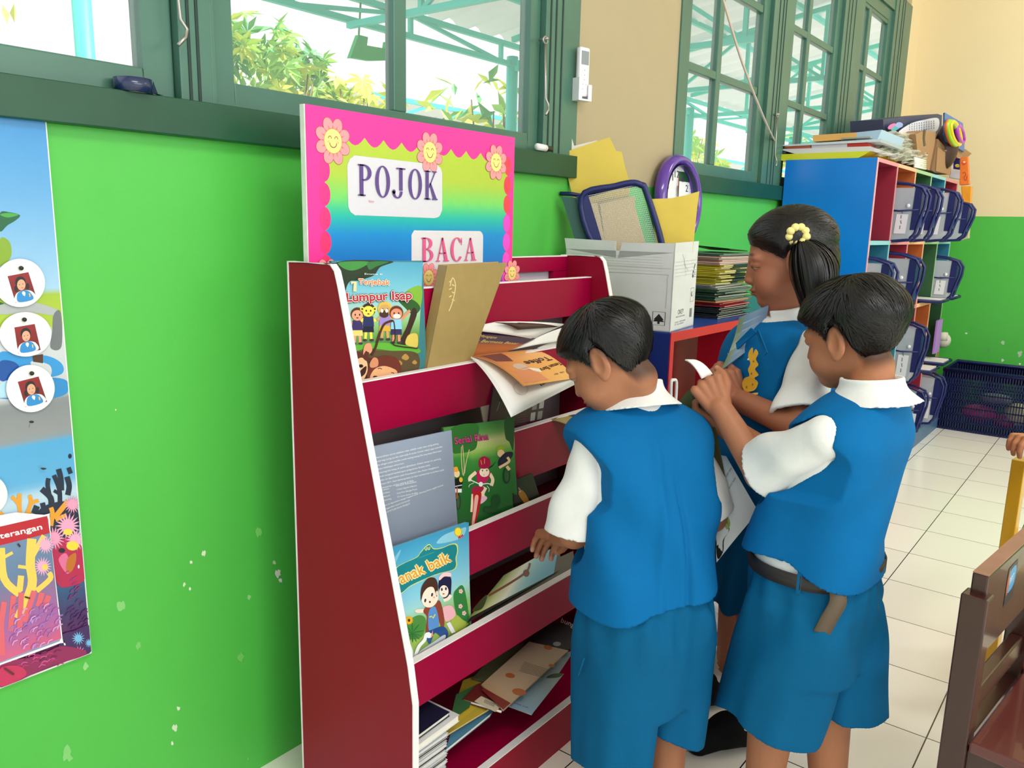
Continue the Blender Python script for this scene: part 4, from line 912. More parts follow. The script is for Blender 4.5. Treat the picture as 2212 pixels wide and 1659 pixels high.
A = Print(crop(pix_plane(O(.192), n, .0003), 880, 1340, .1923)); A.quad([(1400, 640), (1760, 600), (1400, 1055), (1160, 970)], lambda u, v: mix('8d9a9c', '7f9cb0', v), 3, 3); A.smooth([(1560, 640), (1640, 600), (1750, 600), (1700, 640), (1600, 650)], '25402c'); A.text('kisah anak', 1205, 935, 1360, 990, 16, '1c1c1c')
flat('pale blue magazine with dark leaves hanging over the shelf edge', [(1140, 1430), (1240, 1405), (1149, 1543), (1100, 1525)], O(.192), n, .003, '8a979c', A)
A = Print(crop(pix_plane(O(.222), n, .0003), 880, 1340, .1923)); A.quad([(1370, 240), (1800, 345), (1075, 1005), (830, 720)], lambda u, v: grad([(0, 'a08874'), (.8, 'a88e74'), (1, 'a0805c')], v), 3, 6)
for x, y, r in ((1155, 620, 55), (1255, 805, 80), (1580, 305, 50), (1620, 510, 35)): A.ell(x, y, r, r*.5, '9a5228', rot=10)
for i in range(8): A.line([(1310-i*8, 470+i*14), (1600-i*10, 560+i*12)], 4, '3a3028')
A.quad([(860, 760), (1160, 930), (1075, 1005), (830, 780)], '6a1c18', 1, 1)
flat('beige back-cover book with orange dots on the bottom compartment pile', [(1143, 1386), (1228, 1405), (1088, 1534), (1040, 1478)], O(.222), n, .004, 'a38c74', A)
A = Print(crop(pix_plane(O(.214), n, .0003), 880, 1340, .1923)); A.text('bung', 1720, 20, 1870, 80, 55, 'd8c8d0'); A.ell(1680, 265, 45, 25, '8d8d90')
flat('black magazine with white lettering at the back of the bottom compartment', [(1150, 1340), (1245, 1350), (1240, 1400), (1120, 1420)], O(.214), n, .003, '201f24', A)
flat('olive picture magazine under the beige dotted book', [(1080, 1400), (1200, 1380), (1090, 1480), (1020, 1465)], O(.210), n, .004, '4f5438')
# ---------------------------------------------------------------- left wall things
e = empty('display_board', tuple(ony(100, 700, WY-.004)), 'seaside and coral picture board with pupils\' photo medallions at the left edge of the wall', 'board')
BY = 1.366; b = MB(); b.box((-.25, BY+.0005, .421), (.571, WY-.0005, 1.322), mat('board_white_edge', 'dfe6e2', .5)); b.build('foam_board', e)
fn = pix_plane((0, BY, 1), (0, -1, 0)); fb = crop(fn, 0, 450, .3314); fc_ = crop(fn, 0, 950, .3315)
uv = lambda x, z, l: np.array((x, BY-l, z))
def _clamp(f): 
    def g(x, y, l):
        p = f(x, y, l); p[0] = min(p[0], .569); p[2] = max(p[2], .424); return p
    return g
A = Print(uv); A.rect(-.25, .424, .569, 1.319, lambda x, z: grad([(0, '2f86c6'), (.12, '5a9cd0'), (.29, '9cc3e0'), (.30, '9cb834'), (.36, 'a6bf3c'), (.365, 'c9ced4'), (.48, 'b9bec2'), (.49, '7e8488'), (.555, '8c8f92'), (.56, '4ba0d0'), (.64, '5aa6d4'), (.66, 'b9d0e0'), (.72, '8fbfd8'), (.8, '2f86b8'), (.86, '2a4f78'), (.93, '4a2058'), (1, '7a1a50')], (1.319-z)/.895), 2, 90)
A.fn = _clamp(fb); A.k += 1
A.smooth([(0, 30), (60, 25), (130, 45), (100, 80), (50, 110), (0, 150)], '0c5a36'); A.smooth([(0, 40), (60, 30), (120, 42), (50, 60)], '3f9a3a')
A.smooth([(0, 200), (60, 215), (75, 300), (40, 360), (0, 370)], '7fa026'); A.smooth([(0, 610), (50, 640), (10, 650)], '0c5a36', 3); A.smooth([(0, 660), (55, 690), (0, 685)], '0c5a36', 3)
A.smooth([(0, 940), (150, 960), (300, 960), (400, 1010), (400, 1080), (250, 1110), (0, 1120)], '2f8fce'); A.smooth([(0, 1000), (90, 1000), (130, 1050), (80, 1110), (0, 1120)], '0a4a9a'); A.smooth([(200, 1000), (320, 1020), (330, 1090), (260, 1100)], 'c4c9cc')
A.poly([(210, 960), (280, 950), (280, 1010), (215, 1000)], '4a2a1c'); A.smooth([(0, 1150), (60, 1120), (80, 1180), (40, 1220), (0, 1230)], 'a8cfe6'); A.smooth([(0, 1240), (250, 1250), (430, 1210), (430, 1120), (300, 1110), (350, 1200), (100, 1230)], '2a86c4')
A.smooth([(0, 630), (200, 610), (370, 660), (380, 700), (200, 680), (0, 690)], 'a8adb0'); A.smooth([(350, 690), (395, 680), (400, 900), (330, 910), (340, 800)], '6c7276')
A.ell(205, 1392, 16, 8, '1c1a18'); A.line([(195, 1400), (188, 1430)], 3, '6a6460'); A.ell(455, 1615, 12, 16, '0d1a30')
A.fn = _clamp(fc_); A.k += 1
for pts, w_ in (([(330, 460), (330, 380), (270, 320)], 40), ([(330, 400), (310, 300), (315, 250)], 30), ([(390, 420), (385, 320), (350, 230)], 30), ([(400, 330), (395, 250), (380, 190)], 36), ([(440, 360), (450, 300), (435, 240)], 36), ([(460, 220), (445, 180)], 30), ([(400, 360), (350, 330)], 22), ([(290, 470), (275, 410)], 34), ([(220, 480), (240, 430)], 40)): A.line(pts, w_, '0c2038', 4)
A.smooth([(240, 500), (290, 430), (420, 400), (500, 440), (500, 620), (330, 640)], '0f1f3a')
for pts, w_ in (([(0, 520), (60, 520), (130, 505), (200, 470)], 30), ([(130, 500), (120, 420), (75, 370)], 26), ([(125, 440), (125, 350)], 28), ([(170, 490), (200, 410), (190, 360)], 26), ([(200, 410), (250, 395)], 24), ([(0, 470), (30, 500)], 20), ([(330, 560), (340, 480), (330, 440)], 30), ([(350, 510), (400, 450), (440, 400)], 34), ([(360, 520), (430, 490)], 26)): A.line(pts, w_, 'e09a2c', 4)
def anem(x, y, r, c, n=18, w_=9):
    for k in range(n): a = 6.283*k/n; A.smooth([(x+math.cos(a-.3)*r*.3, y+math.sin(a-.3)*r*.3), (x+math.cos(a)*r, y+math.sin(a)*r*1.05), (x+math.cos(a+.3)*r*.3, y+math.sin(a+.3)*r*.3)], c, 2); A.k -= 1
    A.k += 1; A.ell(x, y, r*.5, r*.5, c)
A.smooth([(320, 760), (420, 640), (540, 700), (560, 900), (400, 960), (350, 870)], 'b01c4c'); A.smooth([(380, 780), (430, 740), (460, 840), (430, 870)], 'd86a94')
anem(440, 560, 85, 'eda0c0'); anem(350, 640, 75, 'e79abc'); anem(490, 650, 70, 'eba6c4'); anem(470, 420, 60, 'e59ab8'); A.ell(470, 690, 40, 30, 'f0cf3c'); A.ell(440, 600, 30, 20, 'f0d04a')
A.ell(400, 720, 22, 16, '1c1020'); A.smooth([(430, 850), (440, 770), (490, 735), (490, 800), (460, 860)], 'b8681c'); A.ell(510, 825, 6, 12, 'f0e4e8')
for k in range(60):
    x, y = R.uniform(385, 590), R.uniform(860, 1240)
    if x < 350+(y-700)*.1+30: continue
    A.line([(x, y), (x+12, y-20), (x+30, y-26)], 7, mix('b0307a', '46205e', (y-860)/300), 3)
A.smooth([(390, 1280), (480, 1240), (590, 1210), (600, 1370), (400, 1430)], '3a1c58')
for x, y, r in ((505, 1290, 45), (430, 1385, 42), (575, 1320, 30)): anem(x, y, r, '6fb2dc', 14)
anem(510, 1390, 50, 'e07ab0', 14); A.ell(510, 1395, 26, 20, 'e8a43c')
A.smooth([(0, 1460), (250, 1400), (400, 1340), (560, 1390), (300, 1480), (0, 1610)], '8c1c54')
for k in range(30): x = R.uniform(60, 380); y = 1460+R.uniform(-50, 40)-x*.08; A.line([(x, y), (x+18, y-16), (x+44, y-14)], 7, ['b02a6c', 'c95090', '6a1448'][k % 3], 3)
A.smooth([(0, 1480), (120, 1470), (160, 1530), (0, 1600)], 'c22858')
# caption panel "Keterangan"
A.smooth([(-80, 570), (280, 485), (315, 500), (330, 700), (400, 1290), (385, 1320), (0, 1460), (-80, 1490)], 'f2eef0', 4)
A.poly([(-80, 578), (285, 495), (308, 510), (320, 680), (392, 1285), (380, 1308), (0, 1448), (-80, 1478)], '8a93b8')
A.quad([(-80, 700), (318, 600), (392, 1288), (-80, 1470)], lambda u, v: grad([(0, '6a86a8'), (.3, '5f7a9c'), (.5, '8a6a94'), (.75, 'a060a4'), (1, 'd05a80')], v), 4, 10)
A.quad([(-80, 578), (300, 492), (318, 604), (-80, 702)], 'b51628', 2, 2); A.text('Keterangan', -90, 660, 268, 578, 36, 'f6eef0', bold=1.5)
for pts, w_ in (([(200, 640), (190, 800), (200, 950), (110, 1160)], 60), ([(200, 760), (280, 620)], 34), ([(0, 700), (20, 900), (120, 1000)], 50), ([(120, 980), (130, 880)], 40), ([(20, 760), (75, 730)], 20), ([(190, 830), (110, 820)], 22), ([(230, 980), (320, 900), (310, 860)], 34)): A.line(pts, w_, 'ecc85a', 4)
anem(290, 680, 60, 'e9a8c6'); anem(270, 820, 62, 'e9a8c6'); A.ell(285, 825, 20, 20, 'ecc85a')
for pts in ([(10, 1400), (0, 1200), (20, 1050)], [(60, 1240), (80, 1010)], [(120, 1240), (130, 990)], [(150, 1180), (215, 980)], [(240, 1080), (265, 990)], [(280, 1080), (310, 1010)]): A.line(pts, 36, 'd8606c')
for k in range(70):
    x, y = R.uniform(50, 370), R.uniform(1080, 1380)
    if y > 1440-x*.3: continue
    A.line([(x, y), (x+10, y-24), (x+34, y-34)], 8, ['c07ac0', 'a85aa8', 'd09ad0', '9a70b8'][k % 4], 3)
A.line([(150, 1015), (185, 1025)], 10, '241c1c'); A.line([(105, 670), (120, 690)], 12, '241c1c'); A.smooth([(252, 180), (270, 176), (292, 182), (270, 190)], '1c1a18'); A.line([(20, 1480), (80, 1520)], 14, '5a1428')
A.build('printed_picture', e)
# medallions
def medallion(cx, cy, rx, ry, ph, kind, label, pin):
    Y0 = BY-.003; c = ony(cx, cy, Y0); f2 = crop(pix_plane((0, Y0-.0022, 1), (0, -1, 0)), 0, 450, .3314)
    e = empty('photo_medallion', tuple(c), label, 'photo', 'photo medallions pinned to the seaside board')
    o1 = [ony(cx+rx*math.cos(t), cy+ry*math.sin(t), Y0) for t in [i*math.pi/20 for i in range(40)]]
    b = MB(); b.prism(o1, (0, -.002, 0), M_WHITEP); b.build('paper_disc', e)
    if ph:
        A = Print(f2); A.quad(ph, 'efeff0', 1, 1); cxq = sum(p[0] for p in ph)/4; cyq = sum(p[1] for p in ph)/4
        q = [(cxq+(x-cxq)*.9, cyq+(y-cyq)*.92) for x, y in ph]; A.quad(q, lambda u, v: mix('8c1a24', '6a1018', v), 2, 2)
        U = np.array((q[1][0]-q[0][0], q[1][1]-q[0][1])); V = np.array((q[3][0]-q[0][0], q[3][1]-q[0][1])); P = lambda u, v: tuple(np.array(q[0])+U*u+V*v)
        r_ = abs(U[0])
        A.smooth([P(.03, .99), P(.1, .72), P(.35, .62), P(.65, .62), P(.92, .72), P(.97, .99)], 'e6e6ee', 4); A.smooth([P(.15, .99), P(.18, .72), P(.38, .62), P(.62, .62), P(.8, .72), P(.84, .99)], '2a86c8', 4)
        A.smooth([P(.42, .7), P(.5, .64), P(.58, .7), P(.5, .82)], 'eef0f4', 3); A.poly([P(.72, .75), P(.78, .75), P(.77, .88), P(.71, .88)], 'd8b86a')
        x, y = P(.5, .3); A.ell(x, y, r_*.25, r_*.28, '1d1416')
        if kind == 'girl':
            for u in (.22, .76): x2, y2 = P(u, .5); A.ell(x2, y2, r_*.09, r_*.16, '241618')
        x, y = P(.5, .4); A.ell(x, y, r_*.2, r_*.26, 'dba284')
        for u in (.42, .58): x2, y2 = P(u, .38); A.ell(x2, y2, r_*.03, r_*.018, '2a1614', n=8)
        x2, y2 = P(.5, .51); A.ell(x2, y2, r_*.05, r_*.015, 'a04a44', n=8); A.build('portrait_print', e)
    b = MB(); p = ony(*pin, Y0-.003); b.ellipsoid((p[0], p[1]-.003, p[2]), (.0034, .004, .0034), mat('black_pin', '1a1816', .4)); b.build('pin', e)
medallion(42, 611, 54, 52, [(38, 436), (190, 407), (250, 592), (97, 626)], 'girl', 'round white card with a portrait of a fringe-haired girl, topmost medallion', (44, 579))
medallion(54, 722, 56, 48, [(84, 770), (232, 745), (275, 930), (112, 955)], 'boy', 'round white card with a boy\'s portrait, middle of the three full medallions', (51, 690))
medallion(65, 839, 52, 51, [(105, 1125), (256, 1087), (318, 1266), (160, 1305)], 'girl', 'round white card with a side-parted girl\'s portrait, lowest of the full medallions', (67, 806))
medallion(-25, 1068, 40, 42, None, 'x', 'round white card cut by the left edge of the photo above the coral', (-30, 1040))

# things on the sill
zs = SILL+.062
e = empty('tape_roll', tuple(ony(292, 190, 1.36)[:2])+(zs,), 'dark blue roll of wide tape lying on the window sill', 'tape roll')
c = ony(290, 186, 1.362); b = MB(); mt = mat('navy_tape', '1c2850', .25, coat=.4)
b.lathe((c[0], 1.366, zs), (0, 0, 1), [(.022, 0), (.030, 0), (.030, .022), (.022, .022), (.022, 0)], mt, 36); b.build('tape', e)
b = MB(); b.lathe((c[0], 1.366, zs), (0, 0, 1), [(.019, .0005), (.0215, .0005), (.0215, .0215), (.019, .0215), (.019, .0005)], mat('tape_core_white', 'c9cdd2', .5), 36); b.build('core', e)
b = MB(); b.prism([(c[0]+.020, 1.344, zs+.001), (c[0]+.045, 1.352, zs+.001), (c[0]+.040, 1.36, zs+.001), (c[0]+.026, 1.348, zs+.020)], (0, .001, 0), mt); b.build('loose_end', e)
e = empty('marker_cap', tuple(ony(1172, 326, 1.35)), 'small white and black bottle lying on the sill right of the sign', 'bottle')
p, q = ony(1160, 326, 1.345), ony(1190, 330, 1.352); p[2] = q[2] = zs+.009; b = MB(); b.tube([p, p+(q-p)*.6], .009, M_WHITEP, 12); b.build('cap', e); b = MB(); b.tube([p+(q-p)*.6, q], .0075, mat('black_plastic', '141414', .3), 12); b.build('barrel', e)
# remote control in its holder
e = empty('remote_control', tuple(ony(1247, 228, 1.36)), 'white air-conditioner remote standing in a holder on the window frame', 'remote control')
mw = mat('white_plastic', 'e6e6e8', .3); rx = 2.028; RY = 1.352
M_r = Matrix.Translation((rx, RY, 1.53)) @ Matrix.Rotation(math.radians(-14), 4, 'Z')
b = MB(); b.box((-.020, -.010, .012), (.020, .008, .146), mw, M_r); bd = b.build('body', e, bevel=.006)
b = MB(); b.box((-.014, -.0106, .098), (.014, -.0098, .135), mat('grey_display', '8a9090', .2), M_r); b.build('display', e)
A = Print(lambda x, y, l: np.array(M_r @ Vector((x, -.0103-l, y)))); 
A.line([(.012*math.cos(t), .07+.015*math.sin(t)) for t in [i*.4 for i in range(16)]], .0008, 'b9bcc0', closed=True)
for x, z in ((0, .083), (0, .07), (0, .058), (-.006, .045), (.006, .045), (-.006, .032)): A.ell(x, z, .0015, .0015, '8a8e92', n=8)
A.build('buttons', bd)
b = MB(); b.box((-.025, -.016, 0), (.025, .012, .005), mw, M_r); b.box((-.025, -.016, .005), (-.0215, .012, .062), mw, M_r); b.box((.0215, -.016, .005), (.025, .012, .045), mw, M_r); b.box((-.0215, -.016, .005), (-.012, -.013, .05), mw, M_r); b.box((.012, -.016, .005), (.0215, -.013, .045), mw, M_r); b.box((-.0215, .009, .005), (.0215, .012, .06), mw, M_r)
b.build('holder', e)

# ---------------------------------------------------------------- low blue cabinet
LX0, LX1, LY, LZ = 1.984, 3.66, 1.0, .893
M_NAVY = mat('navy_blue_paint', '16307c', .35, noise=.06, nscale=5); M_RED = mat('red_paint', 'c01830', .35, noise=.06, nscale=9); M_DRED = mat('dark_red_paint', '7c1018', .4)
e = empty('low_cabinet', (2.8, 1.18, 0), 'low navy blue open cabinet with red edges under the white box', 'cabinet')
for xx in (LX0, LX1-.02): b = MB(); b.box((xx, LY+.003, 0), (xx+.02, WY-.006, LZ), M_NAVY); b.build('side_panel', e)
b = MB(); b.box((LX0, LY+.003, LZ+.0002), (LX1, WY-.006, LZ+.004), mat('blue_top_paint', '2a4a9c', .25)); b.build('top', e)
b = MB(); b.box((LX0+.0202, WY-.016, .05), (LX1-.0202, WY-.007, LZ-.02), M_DRED); b.box((LX0+.0202, LY+.006, LZ-.02), (LX1-.0202, WY-.008, LZ), M_DRED)
b.box((LX0+.0202, LY+.006, .05), (LX1-.0202, WY-.017, .07), M_DRED); b.build('carcass', e)
b = MB(); b.box((LX0+.0202, LY+.02, .42), (LX1-.0202, WY-.017, .44), M_DRED); b.build('shelf', e)
b = MB(); b.box((LX0, LY, 0), (LX0+.02, LY+.0028, LZ-.022), M_RED); b.box((LX0, LY, LZ-.022), (LX1, LY+.0028, LZ+.004), M_RED); b.box((LX1-.02, LY, 0), (LX1, LY+.0028, LZ-.022), M_RED)
b.box((2.80, LY, .07), (2.82, LY+.3, LZ-.022), M_RED); b.build('red_edging', e)
b = MB(); b.box((LX0+.03, LY+.02, .4405), (2.35, LY+.3, .62), mat('lilac_box', 'a79ab8', .4)); tag(b.build('storage_box'), 'pale lilac storage box inside the low cabinet behind the boy\'s collar', 'box')
p = [ony(x, y, .985) for x, y in ((1449, 870), (1450, 826), (1455, 821), (1461, 826), (1459, 872))]
b = MB(); b.tube(catmull(p, 4, False), .0045, mat('white_plastic', 'e6e6e8'), 8); b.tube([p[0]+np.array((0, 0, -.3)), p[0]], .004, mw, 6); b.tube([p[4]+np.array((0, 0, -.3)), p[4]], .004, mw, 6)
tag(b.build('plastic_chair_back'), 'white plastic chair-back loop in front of the low cabinet', 'chair')

# white paper carton
e = empty('paper_carton', (2.05, 1.15, LZ+.004), 'white OKEY paper carton with open flaps holding yellow folders on the low cabinet', 'box')
C0 = np.array(onz(1447, 718, LZ+.0045)); rd = np.array((math.sin(math.radians(82)), math.cos(math.radians(82)), 0)); ld = np.array((-rd[1], rd[0], 0)); up = np.array((0, 0, 1.))
RW, LW, BH = .205, .325, .215
mc = mat('white_carton', 'd2d3d3', .65, noise=.05, nscale=14, bump=.25, bscale=22); t_ = .003
b = MB()
def slab(b, o, a, bb, th, m): b.prism([o, o+a, o+a+bb, o+bb], th, m)
slab(b, C0, rd*RW, up*BH, ld*t_, mc); slab(b, C0, ld*LW, up*BH, rd*t_, mc); slab(b, C0+ld*(LW-t_), rd*RW, up*BH, ld*t_, mc); slab(b, C0+rd*(RW-t_), ld*LW, up*BH, rd*t_, mc); slab(b, C0, rd*RW, ld*LW, up*t_, mc)
b.build('body', e)
TOP = lambda d: [np.array(p) for p in d]
b = MB(); fl = .022
b.prism([C0+up*BH, C0+rd*RW+up*BH, C0+rd*RW*1.01+up*(BH+fl+.008), C0-ld*.002+up*(BH+fl+.004)], ld*.0025, mc); b.build('flap', e)
b = MB(); k1 = .52
b.prism([C0+up*BH, C0+ld*LW*k1*.97+up*(BH-.02), C0+ld*LW*k1*.9+up*(BH+fl), C0+up*(BH+fl+.003)], rd*.0025, mc); b.build('flap', e)
b = MB(); b.prism([C0+ld*LW*k1+up*(BH-.02), C0+ld*LW+up*BH, C0+ld*(LW+.006)+up*(BH+fl+.008), C0+ld*LW*k1*1.02+up*(BH+fl+.004)], rd*.0025, mc); b.build('flap', e)
nR = -ld; A = Print(lambda x, y, l: C0+rd*(x*RW)+up*(y*BH)+nR*(l+.0003))
A.text('OKEY', .28, .205, .52, .205, .062, '2a2a2c', down=False); A.text('MADE IN INDONESIA', .20, .165, .58, .165, .022, '8a8a8c', down=False)
A.text('KODE : 90GR 5085', .18, .10, .62, .10, .018, '8a8a8c', down=False); A.text('ISI : 500 LEMBAR', .18, .07, .55, .07, .018, '8a8a8c', down=False)
for i in range(9): A.line([(.79+i*.012, .13), (.79+i*.012, .25)], .005 if i % 3 else .009, '55565a')
A.line([(.78, .34), (.92, .34), (.92, .52), (.78, .52)], .008, '6a6c70', closed=True); A.ell(.84, .44, .03, .035, '55565a'); A.ell(.85, .445, .018, .025, 'd2d3d3'); A.smooth([(.80, .68), (.84, .66), (.86, .72), (.83, .76)], '2a2c30'); A.ell(.835, .71, .015, .02, 'd2d3d3'); A.smooth([(.85, .76), (.88, .84), (.9, .82)], '2a2c30', 3)
for i in range(4): A.line([(.87, .67+i*.03), (.95, .67+i*.03)], .006, '8a8c90')
for i in range(5): A.line([(.04, .70+i*.045), (.94, .715+i*.045)], .004, 'b4b6b8')
A.line([(.32, .98), (.45, .84), (.5, .70)], .006, '9a9c9c', 3); A.line([(.45, .96), (.40, .86), (.6, .76)], .005, '9a9c9c', 3)
A.build('front_print', e)
A = Print(lambda x, y, l: C0+ld*(x*LW)+up*(y*BH)-rd*(l+.0003))
A.line([(.05, .08), (.16, .08), (.16, .25), (.05, .25)], .006, '2a2a2c', closed=True); A.poly([(.105, .225), (.06, .15), (.15, .15)], '1c1c1e'); A.poly([(.105, .2), (.055, .125), (.155, .125)], '1c1c1e'); A.poly([(.095, .125), (.115, .125), (.115, .095), (.095, .095)], '1c1c1e')
A.line([(.05, .30), (.05, .68), (.09, .72), (.58, .72)], .006, 'b0aeaa', 3); A.line([(.02, .80), (.98, .82)], .004, 'b4b4b2')
for i in range(6): A.line([(.1, .76+i*.035), (.95, .77+i*.035)], .003, 'bbbbb8')
A.build('side_print', e)
# yellow folders and mesh file in the carton
vn = nrm(CAM-W(1340, 450, 2.3)); vn[2] *= .2; vn = nrm(vn)
M_YEL = mat('yellow_card', 'dcc04a', .5, noise=.05, nscale=12, bump=.15, bscale=20)
def card(name, label, cat, pts, depth, m, th=.003, tilt=None, rnd_=None):
    o = W(sum(p[0] for p in pts)/len(pts), sum(p[1] for p in pts)/len(pts), depth); n = vn if tilt is None else nrm(tilt)
    b = MB(); b.prism([onp(x, y, o, n) for x, y in pts], -n*th, m); return b, o, n
b, o, n = card('', '', '', [(1213, 331), (1317, 296), (1331, 326), (1343, 328), (1350, 360), (1362, 400), (1345, 560), (1262, 560), (1236, 420)], 2.34, M_YEL, .004)
e = empty('yellow_folder', tuple(o), 'yellow card folder with papers, tallest thing in the white carton', 'folder'); b.build('cover', e)
b, o, n = card('', '', '', [(1215, 330), (1222, 305), (1235, 297), (1240, 315), (1290, 303), (1330, 360), (1330, 545), (1265, 545)], 2.35, M_PAGE, .006); b.build('papers', e)
b, o, n = card('', '', '', [(1404, 430), (1450, 428), (1480, 422), (1511, 413), (1506, 450), (1496, 545), (1420, 545)], 2.27, M_YEL, .004)
tag(b.build('yellow_folder'), 'curved yellow card sheet at the right of the white carton in front of the clock', 'folder')
e = empty('mesh_file', tuple(W(1320, 500, 2.28)), 'navy mesh magazine file tilted in the white carton', 'file holder')
MN = mat('navy_binding', '141d5c', .45); o = W(1340, 450, 2.27)
outer = [(1255, 428), (1330, 402), (1366, 395), (1385, 400), (1395, 412), (1428, 520), (1420, 545), (1298, 545)]
def ring_px(b, pts, w_, o, n, m, th):
    P = [onp(x, y, o, n) for x, y in catmull(pts, 5, True)]; b.tube(P, w_, m, 8, closed=True)
b = MB(); ring_px(b, outer, .009, o, vn, MN, .006); b.tube([onp(x, y, o-vn*.05, vn) for x, y in ((1210, 418), (1235, 419), (1262, 424))], .006, MN, 8); b.tube([onp(x, y, o-vn*.03, vn) for x, y in ((1262, 424), (1330, 405), (1380, 398))], .006, MN, 8)
b.prism([onp(x, y, o, vn) for x, y in ((1245, 424), (1270, 420), (1308, 545), (1282, 545))], vn*.003, MN); b.build('binding', e)
b = MB(); mm = mat('pale_mesh_cord', 'b9bccb', .5); q4 = [onp(x, y, o, vn) for x, y in ((1266, 424), (1382, 398), (1424, 540), (1302, 545))]
for i in range(36):
    t = i/35; a = q4[0]+(q4[1]-q4[0])*t; c = q4[3]+(q4[2]-q4[3])*t; d = vn*.0008; w_ = (q4[1]-q4[0])/36*.12
    b.add([a-w_+d, a+w_+d, c+w_+d, c-w_+d], [(0, 1, 2, 3)], mm)
for i in range(34):
    t = i/33; a = q4[0]+(q4[3]-q4[0])*t; c = q4[1]+(q4[2]-q4[1])*t; d = vn*.001; w_ = (q4[3]-q4[0])/34*.12
    b.add([a-w_+d, a+w_+d, c+w_+d, c-w_+d], [(0, 1, 2, 3)], mm)
b.build('mesh_panel', e)
b = MB(); b.prism([onp(x, y, o-vn*.012, vn) for x, y in ((1213, 425), (1262, 428), (1300, 545), (1250, 545))], -vn*.002, mat('green_mesh_side', '2f5a52', .6)); b.build('side_panel', e)
b = MB(); b.prism([onp(x, y, o-vn*.006, vn) for x, y in ((1296, 440), (1372, 424), (1372, 445), (1400, 545), (1310, 545))], -vn*.002, mat('cream_paper', 'e6c878', .5)); b.build('paper', e)
b, o, n = card('', '', '', [(1272, 440), (1290, 438), (1312, 545), (1296, 545)], 2.29, mat('cream_paper', 'd9bf80'), .002); b.build('paper', e)

# clock
e = empty('wall_clock', (2.645, 1.345, 1.12), 'purple-rimmed round wall clock leaning behind the white carton', 'clock')
cc = Vector((2.648, 1.350, 1.275)); ax = (0.0, -1, .06); MP = mat('purple_plastic', '5a2f9c', .18, coat=.5)
prof = [(.118, .012), (.126, .030), (.136, .036), (.147, .032), (.155, .018), (.157, 0), (.150, -.004), (.118, 0), (.118, .012)]
b = MB(); b.lathe(cc, ax, prof, MP, 56); b.build('rim', e)
b = MB(); b.lathe(cc, ax, [(.0001, .004), (.119, .004)], mat('clock_face_white', 'e2e2ea', .4), 48); b.build('face', e)
b = MB(); b.lathe(cc, ax, [(.1185, .005), (.1185, .03)], mat('dark_inner_rim', '20304c', .4), 48); b.build('inner_ring', e)
tx = Vector((1, 0, 0)); nz = Vector(ax).normalized(); tz = nz.cross(tx); tz = tz if tz.z > 0 else -tz
A = Print(lambda x, y, l: np.array(cc+nz*(.0048+l)+tx*x+tz*y))
for i in range(12):
    w_ = math.radians(90-30*(i+1)); s_ = str(i+1); ww = .014*len(s_)+.004
    A.text(s_, .090*math.cos(w_)-ww/2, .090*math.sin(w_)-.012, .090*math.cos(w_)+ww/2, .090*math.sin(w_)-.012, .024, '1d2238', down=False)
for i in range(60): w_ = math.radians(6*i); A.line([(.108*math.cos(w_), .108*math.sin(w_)), (.113*math.cos(w_), .113*math.sin(w_))], .0012, '3a3f5a')
A.build('numerals', e)
b = MB()
for a_, L, w_, c_ in ((92, .05, .006, 'black_plastic'), (84, .075, .004, 'black_plastic'), (88, .08, .0015, 'red_paint')):
    d = tx*math.cos(math.radians(a_))+tz*math.sin(math.radians(a_)); s_ = nz.cross(d); p = cc+nz*.009
    b.prism([p-d*.015+s_*w_/2, p+d*L+s_*w_/3, p+d*L-s_*w_/3, p-d*.015-s_*w_/2], nz*.001, MATS[c_])
b.build('hand', e)

# tall pile of folders and exercise books on the low cabinet
R = random.Random(11); z = LZ+.0045; cols = [('dark', '26242c', 8), ('red', 'a82030', 3), ('orange', 'c9783a', 1), ('dark green', '2c4a38', 8), ('grey', '8a8c88', 3), ('yellow and navy', 'b8a82c', 12), ('pink', 'caa09a', 5), ('green', '5a7a68', 2)]
first = {}
i = 0
for nm_, cc_, n_ in cols:
    for k in range(n_):
        th = R.uniform(.0034, .0052); x0 = 2.40+R.uniform(-.008, .01)+.02*math.sin(i*.2); x1 = x0+.235+R.uniform(-.03, .03)+i*.001; y0 = 1.055+R.uniform(-.012, .012); y1 = y0+.27
        ang = math.radians(R.uniform(-4, 4)); ca, sa = math.cos(ang), math.sin(ang); cx_, cy_ = 2.5, 1.19
        q = [(x0, y1, z+th), (x1, y1, z+th), (x1, y0, z+th), (x0, y0, z+th)]; q = [(cx_+(x-cx_)*ca-(y-cy_)*sa, cy_+(x-cx_)*sa+(y-cy_)*ca, zz) for x, y, zz in q]
        g = book('exercise_book', 'slim '+nm_+' exercise book or folder in the tall pile beside the white carton', q, th, mat('folder_'+nm_.replace(' ', '_'), cc_, .35), None, 'folders piled beside the white carton', n=np.array((0, 0, 1.)), inset=.003)
        if nm_ == 'yellow and navy':
            xm = x0+.10; qq = [(xm, y1, z+th+.0003), (x1+.002, y1, z+th+.0003), (x1+.002, y0-.002, z+th+.0003), (xm, y0-.002, z+th+.0003)]; b = MB(); b.prism([np.array(v) for v in qq], (0, 0, -th), mat('navy_folder_panel', '1c1c3c', .3)); b.build('navy_panel', g)
        z += th+.0007; i += 1
b = MB(); b.prism([(2.47, 1.06, z+.012), (2.62, 1.06, z+.004), (2.64, 1.2, z+.004), (2.50, 1.22, z+.02)], (0, 0, .003), mat('black_plastic', '141414')); tag(b.build('folder'), 'black folder tilted on top of the tall exercise book pile', 'folder', 'folders piled beside the white carton')

